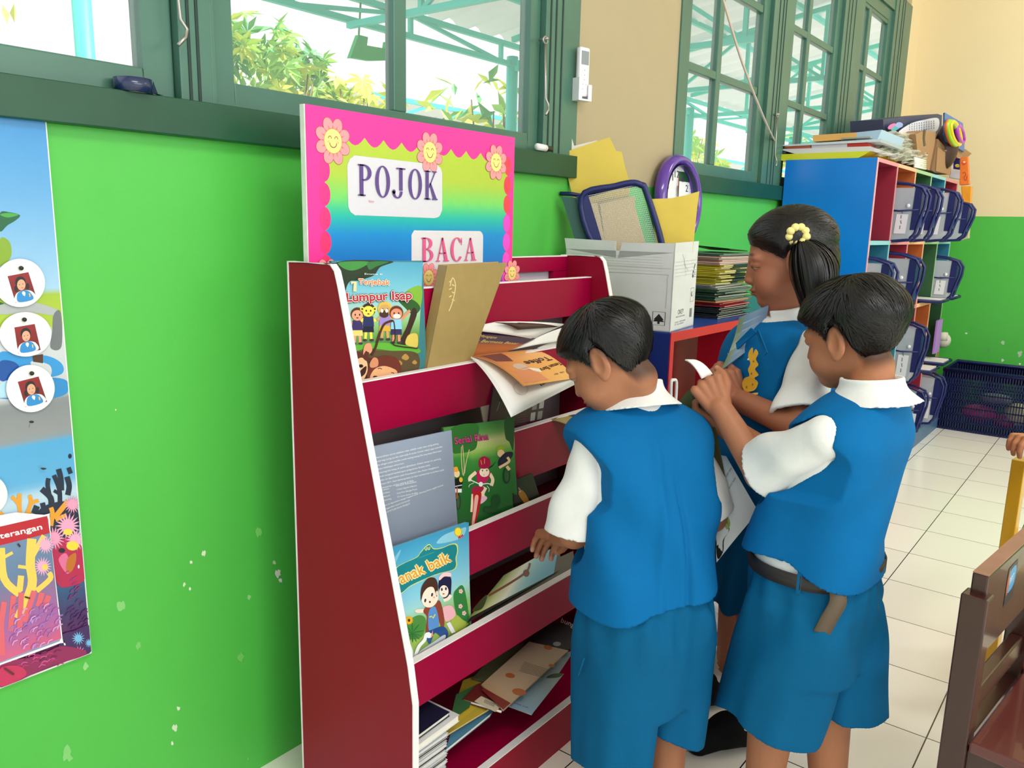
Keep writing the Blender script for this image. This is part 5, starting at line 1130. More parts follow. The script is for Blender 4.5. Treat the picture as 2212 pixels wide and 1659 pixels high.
# ---------------------------------------------------------------- tall blue pigeon-hole cabinet
CX0, CY0, CZ = 3.685, .957, 1.490; CP = .357; CX1 = CX0+5*CP
e = empty('pigeon_hole_cabinet', (4.5, 1.16, 0), 'tall blue pigeon-hole cabinet with coloured compartments under the right-hand window', 'cabinet')
M_BLUE = mat('blue_gloss_paint', '0c80e0', .22, noise=.08, nscale=4, bump=.12, bscale=9)
b = MB(); b.box((CX0, CY0+.002, 0), (CX0+.018, WY-.03, CZ), M_BLUE); b.build('side_panel', e)
b = MB(); b.box((CX0+.0185, WY-.042, .05), (CX1, WY-.031, CZ-.02), mat('cabinet_back', '3a5a78', .5)); b.build('back', e)
PAL = [('crimson_panel', '9c2338', 'd58a90'), ('orange_panel', 'b8602c', 'eeb08a'), ('green_panel', '2f5c38', '9ac08c'), ('teal_panel', '2f7a96', '8cc4c8')]
pm = [(mat(n_, c_, .45, noise=.05, nscale=6), mat(n_+'_edge', d_, .5)) for n_, c_, d_ in PAL]
ZR = [(1.474, 1.145), (1.127, .81), (.79, .43), (.41, .085)]
for r_, (zt_, zb_) in enumerate(ZR):
    for c_ in range(5):
        m_, me_ = pm[(c_-r_) % 4]; xr = CX0+CP*(c_+1); b = MB()
        b.box((xr-.016, CY0+.003, zb_), (xr-.002, WY-.043, zt_), m_); o_ = b.build('divider', e)
        b = MB(); b.box((xr-.016, CY0, zb_), (xr-.001, CY0+.0028, zt_), me_); b.build('edge_band', o_)
        xl = CX0+CP*c_+(.0185 if c_ == 0 else 0); b = MB(); b.box((xl, WY-.047, zb_), (xr-.0165, WY-.0432, zt_), m_); b.build('back_panel', e)
for k, (za_, zb_) in enumerate(((CZ, 1.474), (1.145, 1.127), (.81, .79), (.43, .41), (.085, .065))):
    for c_ in range(5):
        m_, me_ = pm[(c_-k) % 4]; xl = CX0+CP*c_+(.0185 if c_ == 0 else 0); b = MB(); b.box((xl, CY0+.003, zb_), (CX0+CP*(c_+1)-.001, WY-.0435, za_), m_); o_ = b.build('shelf', e)
        b = MB(); b.box((xl, CY0, zb_), (CX0+CP*(c_+1)-.001, CY0+.0028, za_), me_); b.build('edge_band', o_)
b = MB(); b.prism([(CX0, .905, 0), (CX1+.02, .905, 0), (CX1+.02, .905, .10), (CX1-.05, .905, .115), (CX1-.12, .905, .085), (CX0, .905, .085)], (0, .018, 0), mat('slate_blue_paint', '44698a', .4)); b.build('front_lip', e)
b = MB(); b.box((CX0, .9235, .03), (CX1, CY0-.001, .05), mat('slate_blue_paint', '44698a')); b.build('lip_base', e)
b = MB(); b.box((CX0, CY0-.0005, 0), (CX0+.018, CY0+.0018, CZ), mat('pink_edge', 'e6a8b4', .4)); b.build('edge_band', e)
# mesh files in the holes
MT = mat('clear_mesh_sheet', 'c6cdd6', .35, alpha=.55); MF = mat('navy_binding', '141d5c')
def mesh_file(c_, r_, h, label, out=.10, wdt=.085, paper='dcd6e6', dx=.02):
    zt_, zb_ = ZR[r_]; x = CX0+CP*c_+dx; z0 = zb_+.004; y1 = CY0+.2; y0 = CY0-out
    e = empty('mesh_file', (x, CY0, z0), label, 'file holder', 'navy mesh files in the pigeon holes')
    prof = [(y1, z0), (CY0-out*.45, z0), (CY0-out*.8, z0+h*.06), (y0, z0+h*.25), (y0-.005, z0+h), (y1, z0+h)]
    b = MB()
    for xx in (x, x+wdt): b.tube([(xx, y, z) for y, z in catmull(prof, 4, True)], .0065, MF, 6, closed=True)
    b.prism([(x-.001, y0-.003, z0+h*.2), (x-.001, y0+.028, z0+h*.2), (x-.001, y0+.022, z0+h), (x-.001, y0-.005, z0+h)], (-.001, 0, 0), MF)
    zz = z0+h*.56; b.tube([(x-.002, y1, zz+.02), (x-.002, CY0-.02, zz), (x-.002, y0, zz+.006)], .004, MF, 6)
    b.build('binding', e)
    b = MB(); b.prism([(x, y, z) for y, z in prof], (.0008, 0, 0), MT); b.prism([(x+wdt, y, z) for y, z in prof], (.0008, 0, 0), MT); b.build('mesh_panel', e)
    b = MB(); b.prism([(x+.001, y0-.004, z0+h*.25), (x+wdt, y0-.004, z0+h*.25), (x+wdt, y0-.008, z0+h), (x+.001, y0-.008, z0+h)], (0, .003, 0), MF); b.build('front_panel', e)
    b = MB(); b.box((x+.012, y0+.035, z0+.006), (x+wdt-.01, y1-.01, z0+h*.82), mat('paper_'+paper, paper, .5)); b.build('papers', e)
    b = MB(); b.ellipsoid((x-.003, CY0-out*.55, z0+h*.66), (.004, .009, .009), mw, nu=10, nv=6); b.build('button', e)
    A = Print(lambda yy, zz_, l: np.array((x-.0022-l, yy, zz_))); A.quad([(CY0-.01, z0+h*.5), (CY0-.06, z0+h*.5), (CY0-.055, z0+.03), (CY0-.005, z0+.03)], 'e2e0e6', 1, 1)
    for k in range(4): A.line([(CY0-.03-.004*(k % 2), z0+.05+k*h*.1), (CY0-.03, z0+.05+k*h*.1+h*.07)], .004, '6a6a74')
    A.build('name_label', e)
mesh_file(1, 0, .235, 'navy mesh file in the orange top-row hole, nearest of the top row', .10)
mesh_file(2, 0, .245, 'navy mesh file in the green hole of the top row', .085)
mesh_file(3, 0, .245, 'navy mesh file in the teal hole of the top row', .11)
mesh_file(4, 0, .20, 'navy mesh file in the farthest crimson hole of the top row', .12)
mesh_file(0, 1, .235, 'navy mesh file in the teal hole of the second row, beside the blue side panel', .08)
mesh_file(1, 1, .25, 'navy mesh file in the crimson hole of the second row', .11)
mesh_file(4, 1, .22, 'navy mesh file in the farthest teal hole of the second row', .10)
mesh_file(2, 2, .28, 'navy mesh file in the crimson hole of the third row behind the boy\'s head', .10)
mesh_file(3, 3, .24, 'navy mesh file in the bottom row above the green cup', .07)
mesh_file(4, 3, .27, 'navy mesh file farthest right in the bottom row', .09)
b = MB(); zt_ = ZR[2][1]; b.box((5.29, .94, zt_+.05), (5.44, .95, zt_+.25), mat('lilac_folder', 'b07ad0', .4)); tag(b.build('lilac_folder'), 'lilac folder standing in the farthest hole of the third row', 'folder')
for k, (x, zz, lb) in enumerate(((4.95, .8105, 'mesh tray with papers lying in the second row beside the boy\'s hair'), (5.30, .8105, 'folded navy mesh file lying flat in the farthest second-row hole'), (4.92, .4305, 'mesh tray of papers lying in the third row'), (5.28, .4305, 'mesh tray of papers lying under the lilac folder'))):
    e = empty('mesh_tray', (x, .95, zz), lb, 'tray', 'navy mesh trays lying in the pigeon holes'); b = MB(); b.tube([(x-.12, .86, zz+.012), (x+.1, .86, zz+.012), (x+.1, 1.15, zz+.012), (x-.12, 1.15, zz+.012)], .010, MF, 6, closed=True); b.build('binding', e)
    b = MB(); b.box((x-.11, .87, zz+.002), (x+.09, 1.14, zz+.02), M_WHITEP); b.build('papers', e)
# green cup
p = ony(1970, 925, .935); e = empty('green_cup', (4.86, .94, .0505), 'bright green plastic cup on the cabinet\'s bottom lip', 'cup')
mg2 = mat('green_plastic_cup', '1fc23c', .25); b = MB(); b.lathe((4.88, .938, .051), (0, 0, 1), [(.0001, 0), (.028, 0), (.036, .095), (.034, .095), (.027, .004), (.0001, .004)], mg2, 24); b.build('body', e)
b = MB(); b.tube(catmull([(4.91, .925, .13), (4.955, .91, .125), (4.955, .91, .085), (4.908, .925, .075)], 4, False), .005, mg2, 8); b.build('handle', e)

# on top of the tall cabinet; the ends of the flat things face the camera at X = 3.70
def strip(name, label, cat, pts, x, ln, col, rough=.35, alpha=1.0):
    """outline on the plane X = x, running back ln along X"""
    b = MB(); b.prism([onx(px_, py_, x) for px_, py_ in pts], (ln, 0, 0), mat('stuff_'+col+('t' if alpha < 1 else ''), col, rough, alpha=alpha)); return tag(b.build(name), label, cat)
strip('plastic_folder', 'lime yellow plastic folder lying lowest on the blue cabinet top', 'folder', [(1657, 343), (1668, 334), (1880, 326), (1868, 334), (1850, 343), (1690, 347)], 3.69, .5, 'd6d82c')
strip('card_stack', 'white card sheets with rounded ends above the yellow folder', 'card', [(1689, 324), (1692, 322), (1880, 316), (1890, 320), (1885, 327), (1720, 333)], 3.70, .45, 'd8d6dc')
strip('poster_roll', 'rolled poster with dark red and orange end under the white cards', 'poster', [(1694, 319), (1698, 314), (1750, 314), (1752, 320), (1700, 321)], 3.71, .4, 'c0603c')
strip('poster_sheet', 'pale poster sheets with bright printing', 'poster', [(1753, 313), (1830, 309), (1830, 318), (1753, 320)], 3.71, .4, 'd0c8d0')
strip('poster_sheet', 'red and black poster sheet end on the blue cabinet', 'poster', [(1830, 308), (1868, 303), (1876, 310), (1876, 316), (1830, 318)], 3.71, .4, 'c03028')
strip('poster_sheet', 'orange-edged plastic-sleeved poster stack on the blue cabinet', 'poster', [(1756, 292), (1850, 286), (1850, 300), (1756, 306)], 3.73, .4, 'e8b060')
strip('poster_sheet', 'pale blue sleeved poster stack right of the orange one', 'poster', [(1850, 286), (1905, 280), (1895, 302), (1850, 303)], 3.73, .4, 'a8c4dc')
strip('plastic_sleeve', 'thin clear plastic sleeve spread across the poster stacks', 'sleeve', [(1676, 314), (1850, 303), (1905, 300), (1900, 306), (1700, 316)], 3.70, .4, 'cdd4dc')
strip('grey_folder', 'dark grey folder corner poking left beneath the posters', 'folder', [(1667, 327), (1690, 323), (1683, 316), (1700, 322), (1695, 334)], 3.705, .3, '3a4650')
# crumpled plastic bags (a heap of wrinkled clear wrap)
e = empty('plastic_wrap', (4.1, 1.05, CZ), 'heap of crumpled clear plastic sleeves spilling over the cabinet\'s front edge', 'plastic wrap')
MW = mat('clear_plastic_wrap', 'c9c9b8', .15, alpha=.6, coat=.6); R = random.Random(3)
def crumple(o, U, V, amp, nu=14, nv=14, seed=1):
    RR = random.Random(seed); g = [[RR.uniform(-1, 1) for _ in range(nv+2)] for _ in range(nu+2)]
    N_ = nrm(np.cross(U, V))
    return lambda u, v: np.array(o)+np.array(U)*u+np.array(V)*v+N_*amp*g[int(round(u*nu))][int(round(v*nv))]
for k, (pa, pb, pc, pd, Y_) in enumerate((((1905, 283), (1990, 290), (1996, 348), (1900, 332), .98), ((1880, 300), (1960, 300), (1975, 350), (1898, 336), .975), ((1930, 320), (2000, 330), (1990, 360), (1925, 345), .965))):
    P4 = [ony(*pa, Y_+.05), ony(*pb, Y_+.03), ony(*pc, Y_), ony(*pd, Y_)]; f0 = patch(P4); RR = random.Random(k); g = [[RR.uniform(-1, 1) for _ in range(20)] for _ in range(20)]
    b = MB(); b.grid(lambda u, v: f0(u, v)+np.array((0, -1, .3))*.018*g[int(round(u*16))][int(round(v*14))], 16, 14, MW, smooth=False); b.build('sleeve', e)
for k in range(9):
    y_ = 318+k*2.4; p, q_ = ony(1880, y_-20+k, 1.0+.01*k), ony(1925, y_-14, .985); b = MB(); b.prism([p, q_, q_+np.array((0, 0, .006)), p+np.array((0, 0, .006))], (0, .12, 0), mat('sleeve_edge_grey', '9aa092', .3)); b.build('sleeve', e)
for k in range(5):
    p, q_ = ony(1975, 342+k*4.4, .965), ony(1999, 348+k*4.2, .962); b = MB(); b.tube([p, q_], .006, M_PAGE, 6); b.build('paper_stick', e)
MCB = mat('brown_carton', 'a07a54', .7, noise=.06, nscale=10); MCD = mat('brown_carton_dark', '7c5c3e', .7)
e = empty('carton_box', tuple(ony(1995, 365, 1.0)), 'brown open carton with a torn flap on the cabinet top', 'box'); b = MB()
b.prism([ony(x, y, .985) for x, y in ((1978, 290), (1996, 282), (2022, 285), (2017, 330), (2010, 369), (1985, 360))], (0, .25, 0), MCB); b.build('body', e)
b = MB(); b.prism([ony(x, y, .983) for x, y in ((1995, 280), (2000, 281), (1998, 300), (2000, 315), (1996, 316), (1994, 298))], (0, .001, 0), mat('black_plastic', '141414')); b.build('tear', e)
e = empty('carton_box', tuple(ony(2035, 375, 1.0)), 'second brown carton at the right end of the cabinet top', 'box'); b = MB()
b.prism([ony(x, y, .975) for x, y in ((2012, 368), (2020, 330), (2026, 300), (2035, 310), (2056, 335), (2054, 377), (2020, 373))], (0, .3, 0), MCD); b.build('body', e)
b = MB(); b.prism([ony(x, y, .97) for x, y in ((2022, 370), (2026, 318), (2057, 338), (2053, 378))], (0, .004, 0), MCB); b.build('front', e)
b = MB(); b.prism([ony(x, y, .965) for x, y in ((2038, 324), (2085, 322), (2099, 332), (2090, 340), (2070, 341))], (.0, .02, 0), MCB); b.build('flap', e)
e = empty('navy_box', tuple(ony(1960, 280, 1.1)), 'navy flat box with a printed sheet behind the cartons', 'box'); b = MB()
b.prism([ony(x, y, 1.08) for x, y in ((1908, 258), (2025, 246), (2035, 249), (2033, 300), (1908, 300))], (0, .15, 0), mat('navy_board', '2f3c5e', .5)); b.build('body', e)
A = Print(pix_plane((0, 1.06, 1.7), (0, -1, 0))); A.smooth([(1940, 288), (1965, 268), (1995, 259), (2027, 256), (2022, 284), (1980, 290)], 'dfe3ee')
for i in range(11):
    for j in range(4): A.line([(1965+i*5.2, 268-i*.8+j*5), (1964.5+i*5.2, 271-i*.8+j*5)], 1.5, '6a7488')
A.ell(1926, 273, 10, 5, 'd86ab0', rot=-30); A.ell(1935, 276, 12, 5, '3aa8b8', rot=-30); A.ell(1942, 270, 8, 6, '8fa8e0'); A.build('printed_sheet', e)
e = empty('ring_toy', tuple(ony(2060, 330, .96)), 'blue board with coloured rings, topmost at the right of the cabinet', 'toy')
def loc(x, y, Y_=.95): return ony(x, y, Y_)
b = MB(); oo = [(2041, 243), (2080, 266), (2084, 300), (2083, 328), (2046, 305), (2040, 290)]
b.prism([loc(x, y) for x, y in oo], (.02, .012, 0), mat('blue_board', '2a6cb8', .35)); b.build('board', e)
for k, (cx_, cy_, rx_, ry_, c_) in enumerate(((2056, 288, 10, 26, 'e07a3c'), (2058, 288, 10, 26, '9ac81c'), (2064, 288, 9, 25, 'e8c81c'), (2074, 290, 6, 18, 'b03cb8'))):
    pts = [loc(cx_+rx_*math.cos(t)+ry_*.25*math.sin(t), cy_+ry_*math.sin(t), .94-.004*k) for t in [i*.3307 for i in range(19)]]; b = MB(); b.tube(pts, .012, mat('ring_'+c_, c_, .3), 8, closed=True); b.build('ring', e)
b = MB(); b.ellipsoid(tuple(loc(2045, 315, .985)), (.10, .06, .13), mat('dark_basket', '3a1c1c', .5)); tag(b.build('dark_bowl'), 'dark striped bowl tucked behind the ring board', 'bowl')
# bags hanging at the cabinet's far end
XH = 5.52
for pts, c_, lb in (([(2057, 340), (2074, 342), (2073, 366), (2056, 364)], '2a1a58', 'purple printed bag hanging under the ring board'), ([(2053, 367), (2076, 366), (2074, 388), (2050, 384)], 'c9c4c8', 'black and white printed packet at the cabinet top corner'), ([(2074, 341), (2090, 338), (2093, 398), (2072, 400)], 'ee7a2c', 'orange printed bag hanging on the cabinet end'), ([(2076, 402), (2098, 402), (2096, 440), (2098, 470), (2080, 470)], 'eb9a24', 'orange bag hanging below the printed one'), ([(2072, 470), (2094, 468), (2092, 515), (2068, 522)], 'c9c49c', 'pale paper bag hanging lowest at the cabinet end')):
    P = [onx(x, y, XH) for x, y in pts]; cpt = sum(P)/len(P); b = MB(); m_ = mat('bag_'+c_, c_, .4, noise=.1, nscale=25, bump=.4, bscale=30)
    b.prism(P, (.05, 0, 0), m_); o_ = tag(b.build('hanging_bag', bevel=.004), lb, 'bag', 'bags hanging on the cabinet end')
    if c_ == 'ee7a2c':
        A = Print(lambda x, y, l: onx(x, y, XH-.0006-l)); A.line([(2079, 375), (2084, 372), (2086, 378), (2082, 384), (2086, 390), (2089, 380)], 1.4, 'b8381c', 3); A.ell(2082, 352, 5, 5, 'd8502c'); A.ell(2083, 350, 3, 2, 'f0d8c0'); A.build('bag_print', o_)
    if c_ == '2a1a58':
        A = Print(lambda x, y, l: onx(x, y, XH-.0006-l)); A.ell(2068, 358, 5, 3.5, 'd8c83c'); A.line([(2063, 359), (2073, 358)], 1, '1c1438'); A.poly([(2057, 341), (2060, 341), (2059, 365), (2056, 364)], 'e8e4f0'); A.build('bag_print', o_)
b = MB(); b.tube([ony(2037, 718, .97), ony(2035, 735, .97)], .03, mat('cream_cloth', 'd2cdbc', .8), 8); b.ellipsoid(tuple(ony(2036, 735, .99)), (.05, .05, .05), mat('cream_cloth', 'd2cdbc')); b.box((5.49, .97, .0), (5.62, 1.2, .46), MCB); tag(b.build('cardboard_tube_box'), 'brown cardboard box with white cloth between the cabinet and the far wall', 'box')

# ---------------------------------------------------------------- navy crate by the far wall
e = empty('plastic_crate', (5.7, .3, 0), 'long navy slatted plastic crate of toys on the floor by the far wall', 'crate')
MC = mat('navy_crate_plastic', '101a4c', .4); kx0, kx1, ky0, ky1, kz = 5.47, 5.90, -.25, .905, .37
b = MB(); T = .012
b.tube([(kx0, ky0, kz), (kx0, ky1, kz), (kx1, ky1, kz), (kx1, ky0, kz)], .014, MC, 8, closed=True); b.box((kx0, ky0, 0), (kx1, ky1, .012), MC); b.build('rim', e)
b = MB()
def wall_grid(p, d, n_, L):
    p, d = np.array(p, float), np.array(d, float); s_ = np.cross(d, (0, 0, 1))*.003
    for i in range(n_+1):
        a = p+d*L*i/n_; w_ = d*.0032
        b.prism([a-w_-s_, a+w_-s_, a+w_-s_+np.array((0, 0, kz-.01)), a-w_-s_+np.array((0, 0, kz-.01))], s_*2, MC)
    for k in range(8):
        z0 = .01+k*.045; hh = .008 if k < 7 else .04; a = p+np.array((0, 0, z0)); b.prism([a-s_, a+d*L-s_, a+d*L-s_+np.array((0, 0, hh)), a-s_+np.array((0, 0, hh))], s_*2, MC)
wall_grid((kx0, ky0, 0), (0, 1, 0), 80, ky1-ky0); wall_grid((kx0, ky1, 0), (1, 0, 0), 30, kx1-kx0); wall_grid((kx0, ky0, 0), (1, 0, 0), 30, kx1-kx0); wall_grid((kx1, ky0, 0), (0, 1, 0), 80, ky1-ky0)
b.build('slatted_wall', e)
for (y, z, ry, rz, c_, nm_, lb) in ((.70, .10, .10, .05, 'd83a8c', 'toy', 'pink toy seen through the crate, left'), (.56, .07, .07, .04, 'a82a6c', 'toy', 'dark pink toy in the middle of the crate'), (.50, .12, .07, .07, 'd9cfa0', 'toy', 'cream toy seen through the crate'), (.36, .08, .08, .05, 'c03c88', 'toy', 'pink toy at the right in the crate'), (.62, .20, .09, .03, '8a8ca0', 'toy', 'grey toy high inside the crate'), (.30, .18, .1, .03, '9a9cb0', 'toy', 'pale grey toy high inside the crate, right')):
    b = MB(); b.ellipsoid((5.56, y, z+.015), (.06, ry, rz), mat('toy_'+c_, c_, .4)); tag(b.build(nm_), lb, 'toy', 'toys in the navy crate')

# cord from the ceiling to the cabinet top
p0 = W(1545, -60, 2.6); p1 = W(1650, 255, 3.2); p2 = onx(1678, 314, 3.7)
b = MB(); b.tube(catmull([tuple(W(1500, -200, 2.45)), tuple(p0), tuple(W(1600, 125, 2.85)), tuple(p1), tuple(p2)], 8, False), .0042, mat('white_cord', 'c9b8ac', .4), 8)
tag(b.build('cord'), 'thin white cord running from above down to the papers on the blue cabinet', 'cord')

# folder frame on the floor between the two boys
e = empty('mesh_file', tuple(onz(1530, 1300, 0)), 'blue-framed clear mesh file lying on the floor between the boys', 'file holder')
mfb = mat('royal_blue_plastic', '1c2f9c', .35); q = [np.array(onz(x, y, .03)) for x, y in ((1500, 1290), (1578, 1340), (1520, 1425), (1440, 1380))]
b = MB(); b.tube([tuple(p) for p in q], .014, mfb, 8, closed=True); b.tube([tuple(p+np.array((0, 0, -.018))) for p in q], .009, mfb, 8, closed=True); b.build('frame', e)
b = MB(); b.prism([p+np.array((0, 0, .002)) for p in q], (0, 0, .002), mat('clear_mesh_sheet', 'c6cdd6')); b.build('mesh_panel', e)
b = MB(); b.prism([np.array(onz(x, y, .10)) for x, y in ((1500, 1292), (1560, 1290), (1578, 1345))], (0, 0, .002), mat('clear_mesh_sheet', 'c6cdd6')); b.build('flap', e)
# ---------------------------------------------------------------- chairs at the right
M_WOOD = mat('dark_brown_wood', '3a1810', .3, noise=.18, nscale=7, bump=.1, bscale=30, coat=.3); M_WOODL = mat('worn_wood_top', '9a6a58', .35, noise=.15, nscale=20)
e = empty('wooden_chair', (1.7, 0.03, 0), 'dark brown wooden school chair with a sticker, nearest at the right edge', 'chair')
d = nrm((1.555-1.39, .113-.173+.02, 0)); 
A0 = np.array((1.39, .166, 0)); az = math.radians(97.5); d = np.array((math.sin(az), math.cos(az), 0)); s_ = np.array((d[1], -d[0], 0)) # s_ to -Y side (seat side)
up = np.array((0, 0, 1.))
def bar(b, o, a, la, c, lc, z0, z1, m):
    o = np.array(o, float); P = [o+up*z0, o+a*la+up*z0, o+a*la+c*lc+up*z0, o+c*lc+up*z0]; b.prism(P, up*(z1-z0), m)
CW = .36
for k, o in ((0, A0), (1, A0+d*(CW-.036))):
    b = MB(); bar(b, o, d, .036, s_, .040, 0, .615, M_WOOD); b.build('back_post', e, bevel=.003)
for o in (A0+s_*.32, A0+d*(CW-.036)+s_*.32):
    b = MB(); bar(b, o, d, .036, s_, .036, 0, .35, M_WOOD); b.build('front_leg', e, bevel=.003)
b = MB(); bar(b, A0+d*.018+s_*.008, d, CW-.03, s_, .024, .50, .648, M_WOOD); tr = b.build('top_rail', e, bevel=.003)
b = MB(); bar(b, A0+d*.018+s_*.0085, d, CW-.03, s_, .023, .6481, .6495, M_WOODL); b.build('worn_edge', tr)
b = MB(); bar(b, A0+d*.0365+s_*.010, d, CW-.073, s_, .022, .395, .435, M_WOOD); b.build('back_slat', e, bevel=.003)
b = MB(); bar(b, A0+d*.0+s_*.042, d, CW, s_, .33, .352, .372, mat('reddish_wood_seat', '5c2420', .25, noise=.12, nscale=8, coat=.4)); b.build('seat', e, bevel=.004)
b = MB(); bar(b, A0+d*.0365+s_*.33, d, CW-.073, s_, .02, .30, .35, M_WOOD); b.build('apron', e); b = MB(); bar(b, A0+d*.0365+s_*.012, d, CW-.073, s_, .02, .30, .35, M_WOOD); b.build('apron', e)
for dx in (.008, CW-.03):
    b = MB(); bar(b, A0+d*dx+s_*.0405, d, .02, s_, .28, .30, .35, M_WOOD); b.build('side_rail', e)
    b = MB(); bar(b, A0+d*dx+s_*.0405, d, .02, s_, .28, .12, .15, M_WOOD); b.build('stretcher', e)
o = A0+s_*.0325; A = Print(lambda x, z, l: o+d*x+up*z+s_*l)
A.quad([(.135, .627), (.19, .63), (.19, .56), (.135, .557)], '101c2c', 1, 1); A.smooth([(.143, .615), (.183, .62), (.183, .585), (.143, .58)], '3f8fc0', 3); A.smooth([(.137, .60), (.146, .625), (.15, .59), (.142, .575)], 'b0603c', 3)
A.text('PIPIT', .152, .592, .178, .595, .014, 'cfe4f4', down=False); A.build('sticker', tr)
# yellow chair
MYC = mat('yellow_paint_wood', 'd8a012', .3, noise=.06, nscale=8, coat=.3)
e = empty('yellow_chair', (2.35, .0, 0), 'bright yellow painted wooden chair behind the brown one', 'chair')
Bz = .50
pb_, pt_ = np.array(onz(2168, 1180, .28)), np.array(onz(2200, 950, .66))
B0 = np.array((2.30, .205, 0)); d2 = np.array((math.sin(math.radians(97)), math.cos(math.radians(97)), 0)); s2 = np.array((d2[1], -d2[0], 0))
for o in (B0, B0+d2*.32):
    b = MB(); bar(b, o, d2, .035, s2, .03, 0, .63, MYC); b.build('back_post', e, bevel=.002)
for o in (B0+s2*.3, B0+d2*.32+s2*.3): b = MB(); bar(b, o, d2, .035, s2, .03, 0, .33, MYC); b.build('front_leg', e, bevel=.002)
b = MB(); bar(b, B0+d2*.0355+s2*.004, d2, .284, s2, .02, .52, .62, MYC); b.build('top_rail', e, bevel=.002)
b = MB(); bar(b, B0+s2*.031, d2, .355, s2, .30, .331, .35, MYC); b.build('seat', e, bevel=.002)
# brown chair behind it
e = empty('wooden_chair', (1.95, -.1, 0), 'second dark brown wooden chair beyond the nearest one, cut by the right edge', 'chair')
D0 = np.array((1.84, .085, 0))
for o in (D0, D0+d*.33): b = MB(); bar(b, o, d, .036, s_, .036, 0, .60, M_WOOD); b.build('back_post', e, bevel=.002)
b = MB(); bar(b, D0+d*.0+s_*.038, d, .36, s_, .3, .352, .372, MATS['reddish_wood_seat']); b.build('seat', e, bevel=.003)
b = MB(); bar(b, D0+d*.037+s_*.006, d, .29, s_, .022, .50, .63, M_WOOD); tr = b.build('top_rail', e, bevel=.003); b = MB(); bar(b, D0+d*.037+s_*.0065, d, .29, s_, .021, .6301, .6315, M_WOODL); b.build('worn_edge', tr)
b = MB(); bar(b, D0+d*.037+s_*.006, d, .29, s_, .022, .39, .44, M_WOOD); b.build('back_slat', e, bevel=.003)
for o in (D0+s_*.31, D0+d*.33+s_*.31): b = MB(); bar(b, o, d, .036, s_, .03, 0, .35, M_WOOD); b.build('front_leg', e)
# ---------------------------------------------------------------- smooth-solid modelling (distance fields -> mesh), used for bodies, hair and clothes
f32 = np.float32
def ln(p): return np.sqrt((p*p).sum(-1))
def S_ell(p, c, r, R=None):
    q = p-np.asarray(c, f32)
    if R is not None: q = q@np.asarray(R, f32)
    r = np.asarray(r, f32); k0 = ln(q/r); k1 = ln(q/(r*r)); return k0*(k0-1)/np.maximum(k1, 1e-9)
def S_cone(p, a, b, ra, rb):
    a = np.asarray(a, f32); b = np.asarray(b, f32); d = b-a; t = np.clip(((p-a)@d)/(d@d), 0, 1)
    return ln(p-a-t[..., None]*d)-(ra+(rb-ra)*t)
def S_chain(p, pts, rs, k=0.0):
    d = None
    for i in range(len(pts)-1):
        e = S_cone(p, pts[i], pts[i+1], rs[i], rs[i+1]); d = e if d is None else (smin(d, e, k) if k else np.minimum(d, e))
    return d
def smin(a, b, k): h = np.clip(.5+.5*(b-a)/k, 0, 1); return b+(a-b)*h-k*h*(1-h)
def smax(a, b, k): return -smin(-a, -b, k)
def sstep(a, b, x): t = np.clip((x-a)/(b-a), 0, 1); return t*t*(3-2*t)
def S_loft(p, secs, O, R, cap=.012):
    """vertical loft in the frame (O, R=[right, fwd, up] columns); secs = (z, cx, cy, a, b, n)"""
    q = (p-np.asarray(O, f32))@np.asarray(R, f32); S = np.array(secs, float); o = np.argsort(S[:, 0]); S = S[o]
    zz = np.linspace(S[0, 0], S[-1, 0], 120); D = np.array(catmull([tuple(s) for s in S], 12, False)); od = np.argsort(D[:, 0]); D = D[od]
    z = q[..., 2]; I = [np.interp(z, D[:, 0], D[:, j]).astype(f32) for j in range(1, 6)]
    x = np.abs((q[..., 0]-I[0])/I[2]); y = np.abs((q[..., 1]-I[1])/I[3]); n = I[4]
    k = (x**n+y**n+1e-9)**(1/n); d = (k-1)*np.minimum(I[2], I[3])
    dz = np.maximum(S[0, 0]-z, z-S[-1, 0]); return smax(d, dz, cap) if cap else np.maximum(d, dz)
